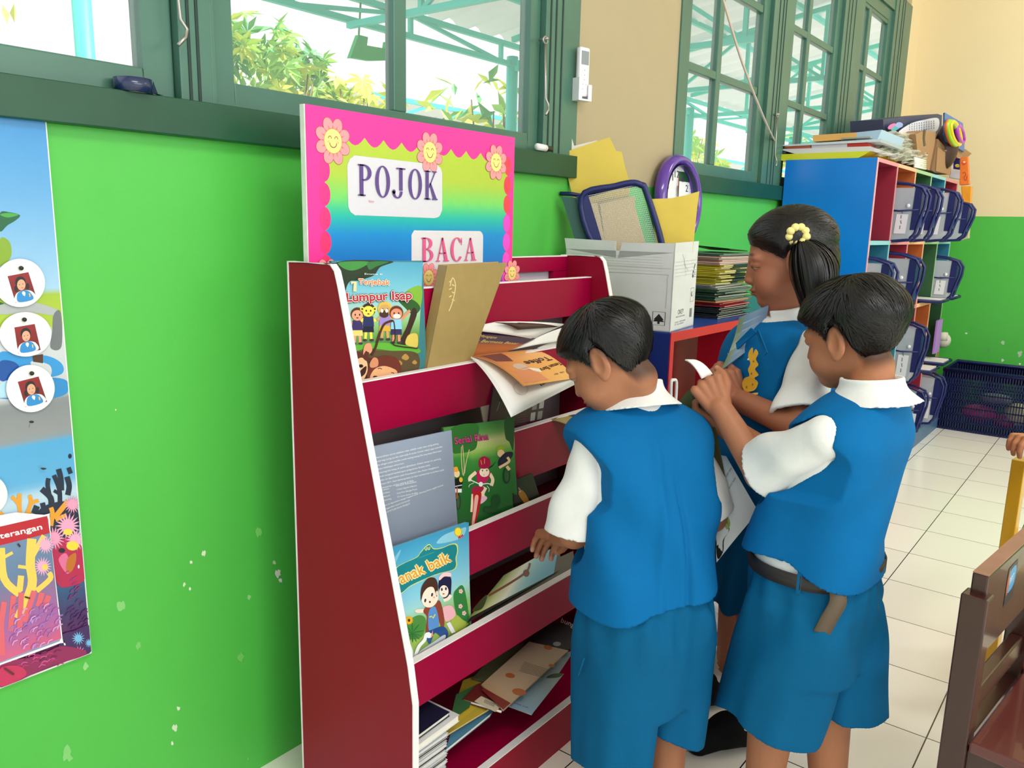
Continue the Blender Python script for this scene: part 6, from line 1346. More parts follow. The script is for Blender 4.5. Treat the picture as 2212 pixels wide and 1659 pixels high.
def surface_nets(V, lo, h):
    s = V < 0; nx, ny, nz = V.shape
    c = s[:-1, :-1, :-1].astype(np.int8); 
    tot = np.zeros((nx-1, ny-1, nz-1), np.int8)
    for dx in (0, 1):
        for dy in (0, 1):
            for dz in (0, 1): tot += s[dx:nx-1+dx, dy:ny-1+dy, dz:nz-1+dz]
    act = (tot > 0) & (tot < 8); idx = np.argwhere(act); N = len(idx); ids = np.full(act.shape, -1, np.int32); ids[act] = np.arange(N)
    cor = [(a, b_, c_) for a in (0, 1) for b_ in (0, 1) for c_ in (0, 1)]
    val = np.stack([V[idx[:, 0]+a, idx[:, 1]+b_, idx[:, 2]+c_] for a, b_, c_ in cor], 1)
    pos = np.zeros((N, 3), f32); cnt = np.zeros(N, f32)
    for i in range(8):
        for j in range(i+1, 8):
            if sum(abs(cor[i][k]-cor[j][k]) for k in range(3)) != 1: continue
            v0, v1 = val[:, i], val[:, j]; m_ = (v0 < 0) != (v1 < 0)
            t = np.where(m_, v0/np.where(m_, v0-v1, 1), 0)[:, None].astype(f32); pos += np.where(m_[:, None], np.array(cor[i], f32)+t*(np.array(cor[j], f32)-np.array(cor[i], f32)), 0); cnt += m_
    pos = (idx+pos/cnt[:, None])*h+np.asarray(lo, f32)
    Q = []
    for ax in range(3):
        sl0 = [slice(None)]*3; sl1 = [slice(None)]*3; sl0[ax] = slice(0, -1); sl1[ax] = slice(1, None)
        cr = s[tuple(sl0)] != s[tuple(sl1)]; e = np.argwhere(cr); flip = s[tuple(sl0)][cr]
        o1, o2 = [(1, 2), (2, 0), (0, 1)][ax]; sh = np.array(act.shape)
        ok = (e[:, o1] > 0) & (e[:, o2] > 0) & (e[:, o1] < sh[o1]) & (e[:, o2] < sh[o2]); e = e[ok]; flip = flip[ok]
        def g(a, b_): u = e.copy(); u[:, o1] -= a; u[:, o2] -= b_; return ids[u[:, 0], u[:, 1], u[:, 2]]
        q = np.stack([g(0, 0), g(1, 0), g(1, 1), g(0, 1)], 1); q[flip] = q[flip][:, ::-1]; Q.append(q)
    Q = np.concatenate(Q); Q = Q[(Q >= 0).all(1)]; return pos, Q
def sdf_mesh(fn, lo, hi, h, newton=2):
    lo = np.asarray(lo, f32); n = np.ceil((np.asarray(hi)-lo)/h/8).astype(int); B = 8
    V = np.full(tuple(n*B+1), 1.0, f32)
    g = np.stack(np.meshgrid(*[np.arange(k) for k in n], indexing='ij'), -1).reshape(-1, 3); cen = lo+(g+.5)*B*h
    dc = fn(cen.astype(f32)); R_ = B*h*.9*1.35+.012
    loc_ = np.stack(np.meshgrid(*[np.arange(B+1)]*3, indexing='ij'), -1).reshape(-1, 3)
    for gi in g[dc < -R_]: V[gi[0]*B:gi[0]*B+B+1, gi[1]*B:gi[1]*B+B+1, gi[2]*B:gi[2]*B+B+1] = -1
    act = g[np.abs(dc) <= R_]
    for k in range(0, len(act), 400):
        a = act[k:k+400]; P = (lo+(a[:, None, :]*B+loc_[None])*h).astype(f32); D = fn(P.reshape(-1, 3)).reshape(len(a), B+1, B+1, B+1)
        for gi, d in zip(a, D): V[gi[0]*B:gi[0]*B+B+1, gi[1]*B:gi[1]*B+B+1, gi[2]*B:gi[2]*B+B+1] = d
    P, Q = surface_nets(V, lo, h)
    for _ in range(newton):
        e = h*.35; d0 = fn(P); G = np.stack([(fn(P+np.array(v, f32)*e)-d0)/e for v in ((1, 0, 0), (0, 1, 0), (0, 0, 1))], -1)
        st = (d0/np.maximum((G*G).sum(-1), .25))[:, None]*G; L = ln(st)[:, None]; P = P-st*np.minimum(1, h*.8/np.maximum(L, 1e-9))*.9
    return P, Q
def np_mesh(name, P, Q, mats_, parent=None, col=None, smooth=True):
    me = bpy.data.meshes.new(name); me.vertices.add(len(P)); me.vertices.foreach_set('co', P.astype(f32).ravel())
    k = Q.shape[1]; me.loops.add(Q.size); me.loops.foreach_set('vertex_index', Q.astype(np.int32).ravel()); me.polygons.add(len(Q)); me.polygons.foreach_set('loop_start', np.arange(0, Q.size, k, dtype=np.int32))
    me.update(calc_edges=True); me.validate()
    for m_ in (mats_ if isinstance(mats_, list) else [mats_]): me.materials.append(m_)
    if smooth: me.polygons.foreach_set('use_smooth', np.ones(len(me.polygons), bool))
    if col is not None:
        ca = me.color_attributes.new('Col', 'FLOAT_COLOR', 'POINT'); ca.data.foreach_set('color', np.concatenate([col, np.ones((len(col), 1))], 1).astype(f32).ravel())
    return link(name, me, parent)
def keep_big(P, Q, frac=.02):
    par = np.arange(len(P))
    for _ in range(60):
        m_ = par[Q].min(1); new = par.copy(); 
        for j in range(4): np.minimum.at(new, Q[:, j], m_)
        new = new[new]
        if (new == par).all(): break
        par = new
    r_, c_ = np.unique(par, return_counts=True); big = r_[c_ > len(P)*frac]; ok = np.isin(par, big); mp = np.cumsum(ok)-1; Q = Q[ok[Q[:, 0]]]; return P[ok], mp[Q]
def rot(az, pitch=0, roll=0):
    """columns right, forward, up; azimuth clockwise from +Y, pitch = looking down, roll = tilt to own right"""
    a, p, r_ = (math.radians(v) for v in (az, pitch, roll))
    Rz = np.array([[math.cos(a), math.sin(a), 0], [-math.sin(a), math.cos(a), 0], [0, 0, 1]])
    Rx = np.array([[1, 0, 0], [0, math.cos(p), math.sin(p)], [0, -math.sin(p), math.cos(p)]])
    Ry = np.array([[math.cos(r_), 0, math.sin(r_)], [0, 1, 0], [-math.sin(r_), 0, math.cos(r_)]])
    return (Rz@Rx@Ry).astype(f32)
# ---------------------------------------------------------------- the three pupils
def head_sdf(q, girl=False):
    """head-local metres, x = own right, y = face, z = up; origin between the ears"""
    ax = q.copy(); ax[..., 0] = np.abs(q[..., 0])
    d = S_ell(q, (0, -.012, .030), (.071, .088, .075))
    d = smin(d, S_ell(q, (0, .022, -.028), (.056, .060, .066)), .03)
    d = smin(d, S_ell(q, (0, .048, -.080), (.026, .026, .020)), .028)
    d = smin(d, S_ell(ax, (.034, .046, -.042), (.026, .026, .028)), .02)
    d = smin(d, S_cone(q, (0, .074, .004), (0, .088, -.028), .007, .0095), .016)
    d = smin(d, S_ell(ax, (.009, .085, -.031), (.0075, .008, .006)), .006)
    d = smin(d, S_ell(ax, (.028, .068, .018), (.022, .010, .008)), .018)
    d = smax(d, -S_ell(ax, (.030, .086, .003), (.017, .011, .010)), .010)
    d = smin(d, S_ell(ax, (.030, .066, .002), (.0125, .0125, .0115)), .003)
    d = smin(d, S_ell(ax, (.030, .0672, .0050), (.0142, .0130, .0078)), .006)
    d = smin(d, S_ell(q, (0, .079, -.0525), (.019, .0105, .0052)), .006); d = smin(d, S_ell(q, (0, .077, -.0610), (.016, .0105, .0058)), .006)
    d = smax(d, -S_ell(q, (0, .093, -.0567), (.020, .008, .0013)), .003)
    d = smax(d, -S_ell(q, (0, .092, -.0745), (.018, .010, .006)), .010)
    # ears
    er = rot(0, -8, 0); E_ = ax-np.array((.072, -.004, -.006), f32)
    c, s_ = math.cos(.10), math.sin(.10); e2 = np.stack([E_[..., 0]*c+E_[..., 1]*s_, -E_[..., 0]*s_+E_[..., 1]*c, E_[..., 2]], -1)
    ear = S_ell(e2, (.006, -.006, .001), (.0072, .0195, .0325)); ear = smin(ear, S_ell(e2, (.004, .000, -.026), (.0065, .009, .010)), .006)
    ear = smax(ear, -S_ell(e2, (.0135, -.003, .004), (.0072, .0125, .0225)), .004); ear = smin(ear, S_cone(e2, (.006, .010, .004), (.007, .008, -.010), .0035, .003), .004)
    d = smin(d, ear, .008)
    return d
def hand_prims(w, kn, pn, L, curl, spread=.0, thumb=.6, left=True, grip=0.0):
    """list of (points, radii): palm from wrist w towards knuckles kn, palm normal pn, finger length L, curl angle per joint"""
    w = np.array(w, float); kn = np.array(kn, float); a = nrm(kn-w); n = nrm(np.array(pn, float)-a*np.dot(pn, a)); s_ = np.cross(a, n)*(1 if left else -1)
    out = []; PW = .048; PL = np.linalg.norm(kn-w)
    for i, (fl, fr) in enumerate(((.86, .0066), (1.0, .0070), (.94, .0067), (.74, .0058))):
        o = (i-1.5)/3*PW; base = w+a*PL*(1-.05*abs(i-1.2))+s_*o; out.append(([w+s_*o*.55+a*.006, base], [.0125, .0095]))
        p = base; d = a*1.0; pts = [p]; ang = 0
        for k, seg in enumerate((.46, .31, .25)):
            ang += curl[min(i, len(curl)-1)]*(1, 1.15, .8)[k]; d = a*math.cos(ang)+n*math.sin(ang)+s_*spread*(i-1.5)*.1; p = p+nrm(d)*L*fl*seg; pts.append(p)
        out.append((pts, [fr*1.12, fr*1.05, fr*.95, fr*.8]))
    t0 = w+a*PL*.28-s_*PW*.36; t1 = t0-s_*.016+a*.018+n*.010*thumb; t2 = t1+a*.020+n*.014*thumb-s_*.003; t3 = t2+a*.014+n*.012*thumb+s_*.004
    out.append(([t0, t1, t2, t3], [.0115, .0088, .0078, .0062]))
    return out
def hands_sdf(p, prims, d):
    for pts, rs in prims: 
        e = S_chain(p, pts, rs); d = smin(d, e, .0035)
    return d
SK = print_mat('skin', rough=.5, spec=.35, noise=.05)
def skin_mat():
    m = SK; b = m.node_tree.nodes['Principled BSDF']; b.inputs['Subsurface Weight'].default_value = .12; b.inputs['Subsurface Radius'].default_value = (.008, .003, .0015); b.inputs['Subsurface Scale'].default_value = 1
skin_mat()
def cloth_mat(name, c, rough=.8):
    m = mat(name, c, rough, spec=.15, noise=.05, nscale=9); nt = m.node_tree; b = nt.nodes['Principled BSDF']
    tc = nt.nodes.new('ShaderNodeTexCoord'); wv = nt.nodes.new('ShaderNodeTexNoise'); wv.inputs['Scale'].default_value = 900; wv.inputs['Detail'].default_value = 2
    n2 = nt.nodes.new('ShaderNodeTexNoise'); n2.inputs['Scale'].default_value = 16; n2.inputs['Detail'].default_value = 4
    ad = nt.nodes.new('ShaderNodeMath'); ad.operation = 'MULTIPLY_ADD'; ad.inputs[1].default_value = .05
    nt.links.new(tc.outputs['Object'], wv.inputs['Vector']); nt.links.new(tc.outputs['Object'], n2.inputs['Vector']); nt.links.new(wv.outputs['Fac'], ad.inputs[0]); nt.links.new(n2.outputs['Fac'], ad.inputs[2])
    bp = nt.nodes.new('ShaderNodeBump'); bp.inputs['Strength'].default_value = .55; bp.inputs['Distance'].default_value = .006; nt.links.new(ad.outputs[0], bp.inputs['Height']); nt.links.new(bp.outputs[0], b.inputs['Normal']); return m
M_VEST = cloth_mat('blue_uniform_cloth', '00629c'); M_SHORT = cloth_mat('blue_shorts_cloth', '005884'); M_SHIRT = cloth_mat('white_shirt_cloth', 'e4e3e0', .75)
M_HAIR = print_mat('hair', rough=.42, spec=.45, noise=.1); M_HAIR2 = M_HAIR
def hair_cols(ncap, nstr, steps, lo_, hi_, seed=0):
    R_ = np.random.default_rng(seed); a, b_ = np.array(lin(lo_)), np.array(lin(hi_)); t = np.repeat(R_.random(nstr)**2.2, steps)[:, None]
    return np.concatenate([np.tile(a*.8, (ncap, 1)), a*(1-t)+b_*t])
def skin_col(P, base, heads, dark=None):
    c = np.tile(np.array(lin(base), f32), (len(P), 1))
    return c
def mixc(c, col, w): return c*(1-w[:, None])+np.array(lin(col), f32)[None]*w[:, None]
def paint_head(c, q, lips='8a4a42', hairc='15100f', boy=True, fade=None):
    """brows, lashes, lips, blush and the short-cropped hair shadow: colours of the thing itself"""
    ax = np.abs(q[:, 0]); x, y, z = q[:, 0], q[:, 1], q[:, 2]; f_ = sstep(.055, .066, y)
    c = mixc(c, lips, .8*f_*sstep(1.15, .85, np.sqrt((x/.019)**2+((z+.0565)/.0105)**2)))
    c = mixc(c, '3a1512', .8*f_*sstep(1.2, .8, np.sqrt((x/.018)**2+((z+.0567)/.0014)**2)))
    bz = .0235+.0035*np.cos((ax-.026)/.016*1.2); c = mixc(c, '1c1310', .75*sstep(.055, .064, y)*sstep(1.2, .7, np.sqrt(((ax-.029)/.0165)**2+((z-bz)/.0032)**2)))
    c = mixc(c, '120c0b', .95*sstep(.055, .062, y)*sstep(1.2, .8, np.sqrt(((ax-.030)/.0145)**2+((z-(.0002-.25*(ax-.030)**2/.0145))/.0016)**2)))
    c = mixc(c, 'd8c8bc', .45*sstep(.055, .062, y)*sstep(1.15, .85, np.sqrt(((ax-.030)/.0115)**2+((z+.0035)/.0034)**2)))
    c = mixc(c, '0e0806', .97*sstep(.055, .062, y)*sstep(1.2, .85, np.sqrt(((ax-.0305)/.0056)**2+((z+.0030)/.0040)**2)))
    c = mixc(c, 'b5604c', .22*sstep(.03, .0, np.sqrt((ax-.038)**2+(y-.055)**2+(z+.035)**2)))
    if fade is not None: c = mixc(c, hairc, .8*fade(q))
    return c

def hair_strands(Hc, HR, sc, surf, mask, flow, n, length, mat_, width=.0011, lift=.004, seed=0, jit=.12, steps=9, keep=None):
    """ribbons combed over a head surface; returns verts, quads in world coords"""
    R = np.random.default_rng(seed); out_v = []; u = R.normal(size=(n*3, 3)); u /= np.linalg.norm(u, axis=1)[:, None]
    c0 = np.array((0, -.010, .025)); lo_ = np.zeros(len(u)); hi_ = np.full(len(u), .16)
    for _ in range(16):
        mid = (lo_+hi_)/2; dd = surf((c0+u*mid[:, None]).astype(f32)); lo_ = np.where(dd < 0, mid, lo_); hi_ = np.where(dd < 0, hi_, mid)
    P = c0+u*lo_[:, None]; ok = R.random(len(P)) < mask(P); P = P[ok][:n]; m_ = len(P)
    def grad_(P):
        e = .0015; d0 = surf(P.astype(f32)); g = np.stack([(surf((P+np.array(v)*e).astype(f32))-d0)/e for v in ((1, 0, 0), (0, 1, 0), (0, 0, 1))], -1); return g/np.maximum(np.linalg.norm(g, axis=1), 1e-6)[:, None], d0
    L = length(P)*(1+R.uniform(-.25, .25, m_)); off = R.uniform(.3, 1, m_)*lift; jt = R.normal(size=(m_, 3))*jit; pts = []; nn = []
    for k in range(steps+1):
        g, d0 = grad_(P); t = k/steps; P = P+g*((off*(.25+.9*t)-d0)[:, None])*1.0
        pts.append(P.copy()); nn.append(g.copy()); D = flow(P, t)+jt; D = D-g*(D*g).sum(1)[:, None]; D /= np.maximum(np.linalg.norm(D, axis=1), 1e-6)[:, None]; P = P+D*(L/steps)[:, None]
    pts = np.stack(pts, 1); nn = np.stack(nn, 1)
    if keep is not None: kk = (keep(pts) > -.0015).all(1); pts, nn, m_ = pts[kk], nn[kk], int(kk.sum())
    T_ = np.gradient(pts, axis=1); S_ = np.cross(T_, nn); S_ /= np.maximum(np.linalg.norm(S_, axis=2), 1e-9)[:, :, None]
    w_ = width*(1-.75*np.linspace(0, 1, steps+1)**2)[None, :, None]*R.uniform(.6, 1.3, (m_, 1, 1)); A_ = pts+S_*w_; B_ = pts-S_*w_
    V = np.stack([A_, B_], 2).reshape(-1, 3); K = steps+1; base = (np.arange(m_)*K*2)[:, None]; j = np.arange(steps)[None]*2
    q = np.stack([base+j, base+j+1, base+j+3, base+j+2], -1).reshape(-1, 4)
    V = (V*sc)@np.array(HR, float).T+np.array(Hc, float); return V, q
def join(parts):
    V = []; Q = []; o = 0
    for v, q in parts: V.append(v); Q.append(q+o); o += len(v)
    return np.concatenate(V), np.concatenate(Q)
def bounds(pts, m_): pts = np.array(pts, float); return pts.min(0)-m_, pts.max(0)+m_
def frame_of(z, O, R): return np.array(O)+np.array(R)@np.array(z)
# ======================================================== boy at the rack
def arm_pts(*a): return [np.array(W(*p)) for p in a]
def garment(name, fn, lo, hi, h, m, parent, newton=2):
    P, Q = sdf_mesh(fn, lo, hi, h, newton); P, Q = keep_big(P, Q); return np_mesh(name, P, Q, m, parent)
def fold(q, amp, kx, kz, ph=0): return amp*np.sin(q[..., 0]*kx+q[..., 2]*kz+ph+1.5*np.sin(q[..., 2]*11+ph))

def make_pupil(nm, label, O, az, lean, Hc, HR, hs, base, arms, legs, vest, shorts, sleeves, hand_list, hairfn, fade, neck, extra=None, skirt=False, boy=True, collar=None, hv=.0026):
    """O = point on the floor below the pelvis; vest/shorts = loft sections in the body frame"""
    e = empty('person', (O[0], O[1], 0), label, 'person')
    R = rot(az); Hc = np.array(Hc, f32); 
    def body(p):
        q = ((p-Hc)@HR)/hs; d = head_sdf(q)*hs
        d = smin(d, S_chain(p, neck[0], neck[1]), .022)
        d = smin(d, S_loft(p, [(z, cx, cy, a-.030, b_-.028, n) for z, cx, cy, a, b_, n in vest if a > .03][1:], (O[0], O[1], 0), R, .02), .02)
        for pts, rs in arms: d = smin(d, S_chain(p, pts, rs, .006), .010)
        for pts, rs in legs: d = smin(d, S_chain(p, pts, rs, .010), .012)
        for hp in hand_list: d = hands_sdf(p, hp, d)
        return d
    allp = [Hc-.13, Hc+.13]+[x for pts, _ in arms for x in pts]+[x for pts, _ in legs for x in pts]+[x for hp in hand_list for pts, _ in hp for x in pts]
    lo, hi = bounds(allp, .05); lo[2] = max(lo[2], -.004)
    P, Q = sdf_mesh(body, lo, hi, hv, 2); P, Q = keep_big(P, Q, .01)
    c = skin_col(P, base, None); q = ((P-Hc)@HR)/hs; nearh = (np.abs(q) < .14).all(1); c2 = paint_head(c, q, boy=boy, fade=fade); c = np.where(nearh[:, None], c2, c)
    for hp in hand_list:      # pale nails, darker knuckles
        for pts, rs in hp:
            if len(pts) == 4: t = np.linalg.norm(P-np.array(pts[-1], f32), axis=1); c = mixc(c, 'e0b09a', .45*sstep(.009, .004, t))
    np_mesh('body', P, Q, SK, e, c)
    return e, R
def reach(A_, px, py, L, far=True):
    """point seen at photo pixel (px, py) at bone length L from joint A_"""
    r_ = ray(px, py); o = CAM-np.array(A_, float); a = r_@r_; b = 2*r_@o; c = o@o-L*L; D = max(b*b-4*a*c, 0); return CAM+r_*((-b+(1 if far else -1)*math.sqrt(D))/2/a)
def L_(O, az, v): return np.array([O[0], O[1], 0.])+rot(az).astype(float)@np.array(v, float)
def shorts_fn(O, R, top, legs_, waist, hem, wav=(.004, 38), seed=0):
    """legs_ = ((hx, hy, ra, rb) hip, (kx, ky, ra, rb) hem) in the body frame for both legs"""
    O3 = np.array((O[0], O[1], 0), f32); Rf = np.array(R, f32)
    def fn(p):
        q = (p-O3)@Rf; z = q[..., 2]
        d = S_loft(p, waist, O3, Rf, .01); w_ = (.0045*np.sin(q[..., 0]*46+q[..., 1]*38+z*9+seed+2*np.sin(z*13))+.003*np.sin(np.arctan2(q[..., 1], q[..., 0])*16+seed)*sstep(waist[-1][0]-.16, waist[-1][0]-.02, z))*sstep(.0, .06, np.abs(z-waist[-1][0]))
        cuts = []
        for (x0, y0, a0, b0, z0), (x1, y1, a1, b1, z1) in legs_:
            t = np.clip((z0-z)/(z0-z1), -.3, 1.2); cx, cy, a, b_ = x0+(x1-x0)*t, y0+(y1-y0)*t, a0+(a1-a0)*t, b0+(b1-b0)*t
            th = np.arctan2(q[..., 1]-cy, q[..., 0]-cx); rr = 1+.035*sstep(0, 1, t)*np.sin(th*5+seed)+.02*sstep(0, 1, t)*np.sin(th*9+1+seed*2)
            e = (np.sqrt(((q[..., 0]-cx)/a/rr)**2+((q[..., 1]-cy)/b_/rr)**2)-1)*np.minimum(a, b_); zc = z1+(.012*np.sin(th*2+seed))
            e = smax(e, z-z0-.03, .02); e = np.maximum(e, zc-z)
            ins = (np.sqrt(((q[..., 0]-cx)/(a-.010)/rr)**2+((q[..., 1]-cy)/(b_-.010)/rr)**2)-1)*np.minimum(a, b_); cuts.append(np.maximum(ins+w_, z-(z1+.06)))
            d = smin(d, e, .012)
        d = d+w_
        for c_ in cuts: d = np.maximum(d, -c_)
        return d
    return fn
def sleeve_fn(ain, a, b, rin, ra, rb, amp=.003, seed=0.0):
    """short sleeve: from inside the torso over the shoulder joint a to the open hem at b"""
    ain, a, b = (np.array(v, f32) for v in (ain, a, b)); D = b-a; L = float(np.linalg.norm(D)); D /= L; U = np.cross(D, (0, 0, 1)).astype(f32); U /= np.linalg.norm(U); V = np.cross(U, D); e_ = b+D*.03; re = rb+(rb-ra)*.03/L
    def fn(p):
        q = p-a; t = q@D; th = np.arctan2(q@V, q@U); w_ = sstep(0, L*.6, t)*(rb*.045*np.sin(th*4+seed+t*20)+amp*np.sin(t*60+th*2+seed)+amp*.6*np.sin(t*31-th*3+seed))
        d = smin(S_cone(p, ain, a, rin, ra), S_cone(p, a, e_, ra, re), .006)+w_; d = np.maximum(d, t-L-.006*np.sin(th+seed))
        ins = np.maximum(S_cone(p, a, e_, ra-.008, re-.008)+w_, L*.45-t); return np.maximum(d, -ins)
    return fn
def vest_fn(secs, O, R, az_, neckc, neckr, hemfn=None, side=.124, folds=None, cuts=()):
    O3 = np.array((O[0], O[1], 0), f32); Rf = np.array(R, f32)
    def fn(p):
        q = (p-O3)@Rf; w_ = 0 if folds is None else folds(q); d = S_loft(p, secs, O3, Rf, .01)+w_
        d = smax(d, S_ell(p, neckc, neckr)*-1, .004)
        # arm-holes
        ax = np.abs(q[..., 0]); zt = secs[-1][0]; u_ = zt-q[..., 2]; cut = ax-(side-.036*sstep(.045, .12, u_)+.06*sstep(.165, .235, u_)); cut = np.where(u_ > .235, -1.0, cut)
        d = np.maximum(d, cut)
        for ca, cb, cra, crb in cuts: d = smax(d, -(S_cone(p, ca, cb, cra, crb)-.0015), .007)
        if hemfn is not None: d = np.maximum(d, hemfn(q)-q[..., 2])
        ins = S_loft(p, [(s[0]-.0, s[1], s[2], max(s[3]-.009, .01), max(s[4]-.009, .01), s[5]) for s in secs], O3, Rf, 0)+w_; ins = np.maximum(ins, q[..., 2]-(secs[0][0]+.12)); return np.maximum(d, -ins)
    return fn
def collar_fn(C_, up_, r0, r1, h, th=.0035, gapdir=None, gap=.0, ell=1.0, fwd=None):
    """folded collar: flaring shell around the neck"""
    C_ = np.array(C_, f32); up_ = nrm(up_).astype(f32); fwd = nrm(np.array(fwd)-up_*np.dot(fwd, up_)).astype(f32); rt = np.cross(fwd, up_)
    def fn(p):
        q = p-C_; z = q@up_; x = q@rt; y = q@fwd; k = np.sqrt((x)**2+(y/ell)**2); ang = np.abs(np.arctan2(x, y))
        drop = h*(1+.55*sstep(1.0, .35, ang)); t = np.clip(-z/h, -.3, 1.6)
        r_ = r0+(r1-r0)*sstep(-.15, 1.15, t)*t; d = np.abs(k-r_)-th; d = smax(d, z-.004, .004); d = np.maximum(d, -z-drop)
        st = np.abs(k-(r0-.004))-th; st = np.maximum(st, z-.001); st = np.maximum(st, -z-h*1.2); d = np.minimum(d, st)
        if gap: d = np.maximum(d, gap*(1+np.clip(-z/h, 0, 2)*1.3)-ang*k)
        return d
    return fn

SKULL = lambda q: smin(S_ell(q, (0, -.012, .030), (.071, .088, .075)), S_ell(q, (0, .022, -.028), (.056, .060, .066)), .03)
def crown_flow(cx, cy, cz, fwd_bias=0.0, down=.9):
    c = np.array((cx, cy, cz))
    def fl(P, t): D = P-c; D[:, 2] -= down*(.02+t*.05); D[:, 1] += fwd_bias*np.clip(P[:, 1]+.03, -.05, .1); D[:, 0] += .15*D[:, 1]; return D
    return fl
def ear_gap(q): return 1.0+0*q[..., 0]
def short_hair(Hc, HR, hs, parent, m, surf_add, hairline_, n, length_, seed, crown=(.012, -.045, .105), jit=.022, cols=('050404', '16110f')):
    """cap of solid hair plus combed strands; hairline(q) > 0 inside the hair region"""
    Hc = np.array(Hc, f32); hairline = lambda q: np.minimum(hairline_(q), ear_gap(q)); length = lambda P: length_(P)*sstep(-.012, .03, hairline(P)-.006)
    capf = lambda q: SKULL(q)-surf_add(q)*sstep(-.004, .016, hairline(q))
    def fn(p):
        q = ((p-Hc)@HR)/hs; th = np.arctan2(q[..., 0], q[..., 1]-.0); cx_, cy_ = q[..., 0]-crown[0], q[..., 1]-crown[1]; ta = np.arctan2(cx_, cy_); rr_ = np.sqrt(cx_**2+cy_**2); d = capf(q)+(.0016*np.sin(ta*23+rr_*30)+.0011*np.sin(ta*57+rr_*20))*sstep(.01, .05, rr_)
        return np.maximum(d, -hairline(q)*.6)*hs
    P, Q = sdf_mesh(fn, Hc-.14, Hc+.14, .0026, 1); P, Q = keep_big(P, Q)
    V2, Q2 = hair_strands(Hc, HR, hs, lambda q: capf(q), lambda q: (hairline(q) > .002).astype(float), crown_flow(*crown, fwd_bias=2.2), n, length, m, seed=seed, jit=jit, lift=.0055, keep=lambda q: hairline(q)+.004)
    V, Qq = join([(P, Q), (V2, Q2)]); return np_mesh('hair', V, Qq, m, parent, hair_cols(len(P), len(V2)//20, 20, *cols, seed=seed))

# ---------------------------------------------------------------- boy bending at the rack (seen from behind)
O1, AZ1 = (1.281, .665), 27
R1 = rot(AZ1); H1 = W(1314, 778, 1.475); HR1 = rot(-14, 34, 4); HS1 = .90
nb = L_(O1, AZ1, (-.004, .068, .858)); hb = np.array(H1)+HR1.astype(float)@np.array((0, -.035, -.055))
ls, rs = L_(O1, AZ1, (-.102, .045, .785)), L_(O1, AZ1, (.102, .045, .785))
el = reach(ls, 1240, 1152, .175, True); wr = reach(el, 1207, 1157, .125, True); hk = reach(wr, 1186, 1160, .052, True)
er = reach(rs, 1538, 1118, .175, True); wr2 = er+np.array((.03, .12, -.02)); 
kl, kr = L_(O1, AZ1, (-.067, .01, .275)), L_(O1, AZ1, (.070, .0, .275)); al, ar = L_(O1, AZ1, (-.072, -.005, .05)), L_(O1, AZ1, (.075, -.01, .05))
toe = R1.astype(float)@np.array((0, .12, -.03))
hipl, hipr = L_(O1, AZ1, (-.06, 0, .45)), L_(O1, AZ1, (.06, 0, .45))
hand1 = hand_prims(wr, hk, (-.2, .3, -.9), .058, [.55, .5, .55, .6], left=True)
hand1b = hand_prims(wr2, wr2+np.array((.0, .05, -.02)), (0, 0, -1), .052, [.5], left=False)
HLY = [-.11, -.07, -.045, -.034, -.026, -.014, -.002, .005, .013, .028, .05, .075, .1]
hline = lambda q, zs, k=.75: (q[..., 2]-np.interp(q[..., 1]-.0, HLY, zs).astype(f32))*k
hl1 = lambda q: hline(q, [-.066, -.066, -.060, -.040, .004, .030, .026, .002, -.004, .022, .038, .044, .046])
V1 = [(.40, 0, -.005, .158, .118, 2.3), (.50, 0, .0, .148, .112, 2.4), (.62, 0, .012, .137, .104, 2.5), (.72, 0, .034, .138, .100, 2.6), (.785, 0, .050, .146, .094, 2.7), (.818, 0, .058, .140, .080, 2.5), (.846, 0, .064, .096, .060, 2.3), (.864, 0, .066, .045, .045, 2.0)]
p1, _ = make_pupil('person', 'boy in blue vest and shorts seen from behind, bending towards the book rack', O1, AZ1, 0, H1, HR1, HS1, 'a56d4e',
    [([ls+(el-ls)*.25, el, wr], [.026, .028, .021]), ([rs+(er-rs)*.25, er, wr2], [.026, .028, .021])],
    [([hipl, kl, al, al+toe*.35+np.array((0, 0, -.01)), al+toe], [.062, .043, .028, .026, .020]), ([hipr, kr, ar, ar+toe*.35+np.array((0, 0, -.01)), ar+toe], [.062, .043, .028, .026, .020])],
    V1, None, None, [hand1, hand1b], None, lambda q: sstep(-.018, .006, hl1(q)), ([nb-np.array((0, 0, .03)), nb, hb], [.043, .037, .034]))
def hem1(q): return .514+.006*sstep(.02, .15, q[..., 0])-.026*sstep(-.04, -.14, q[..., 0])+.004*np.sin(q[..., 0]*26)
def fold1(q):
    x, z = q[..., 0], q[..., 2]; back = sstep(.02, -.06, q[..., 1]); k = sstep(.80, .66, z)
    return back*k*(.0085*np.sin(x*40+z*9+2*np.sin(z*9))+.007*np.exp(-((x-.012-.02*(.7-z))/.006)**2)+.009*np.sin(z*34+x*20)*np.exp(-((x-.06)/.05)**2)*sstep(.60, .66, z)*sstep(.76, .70, z))-back*.006*np.exp(-((x+.035-.05*(z-.6))/.010)**2)
garment('vest', vest_fn(V1, O1, R1, AZ1, L_(O1, AZ1, (-.002, .078, .892)), (.062, .060, .042), hem1, .146, fold1, ((ls+(el-ls)*.06, ls+(el-ls)*.97, .036, .058),)), *bounds([L_(O1, AZ1, (x, y, z)) for x in (-.18, .18) for y in (-.14, .18) for z in (.40, .90)], .02), .0036, M_VEST, p1)
S1 = [(.53, 0, 0, .122, .094, 2.4), (.60, 0, .01, .118, .086, 2.4), (.72, 0, .034, .116, .080, 2.4), (.785, 0, .050, .122, .072, 2.4), (.822, 0, .060, .098, .054, 2.2), (.866, 0, .068, .050, .046, 2.0)]
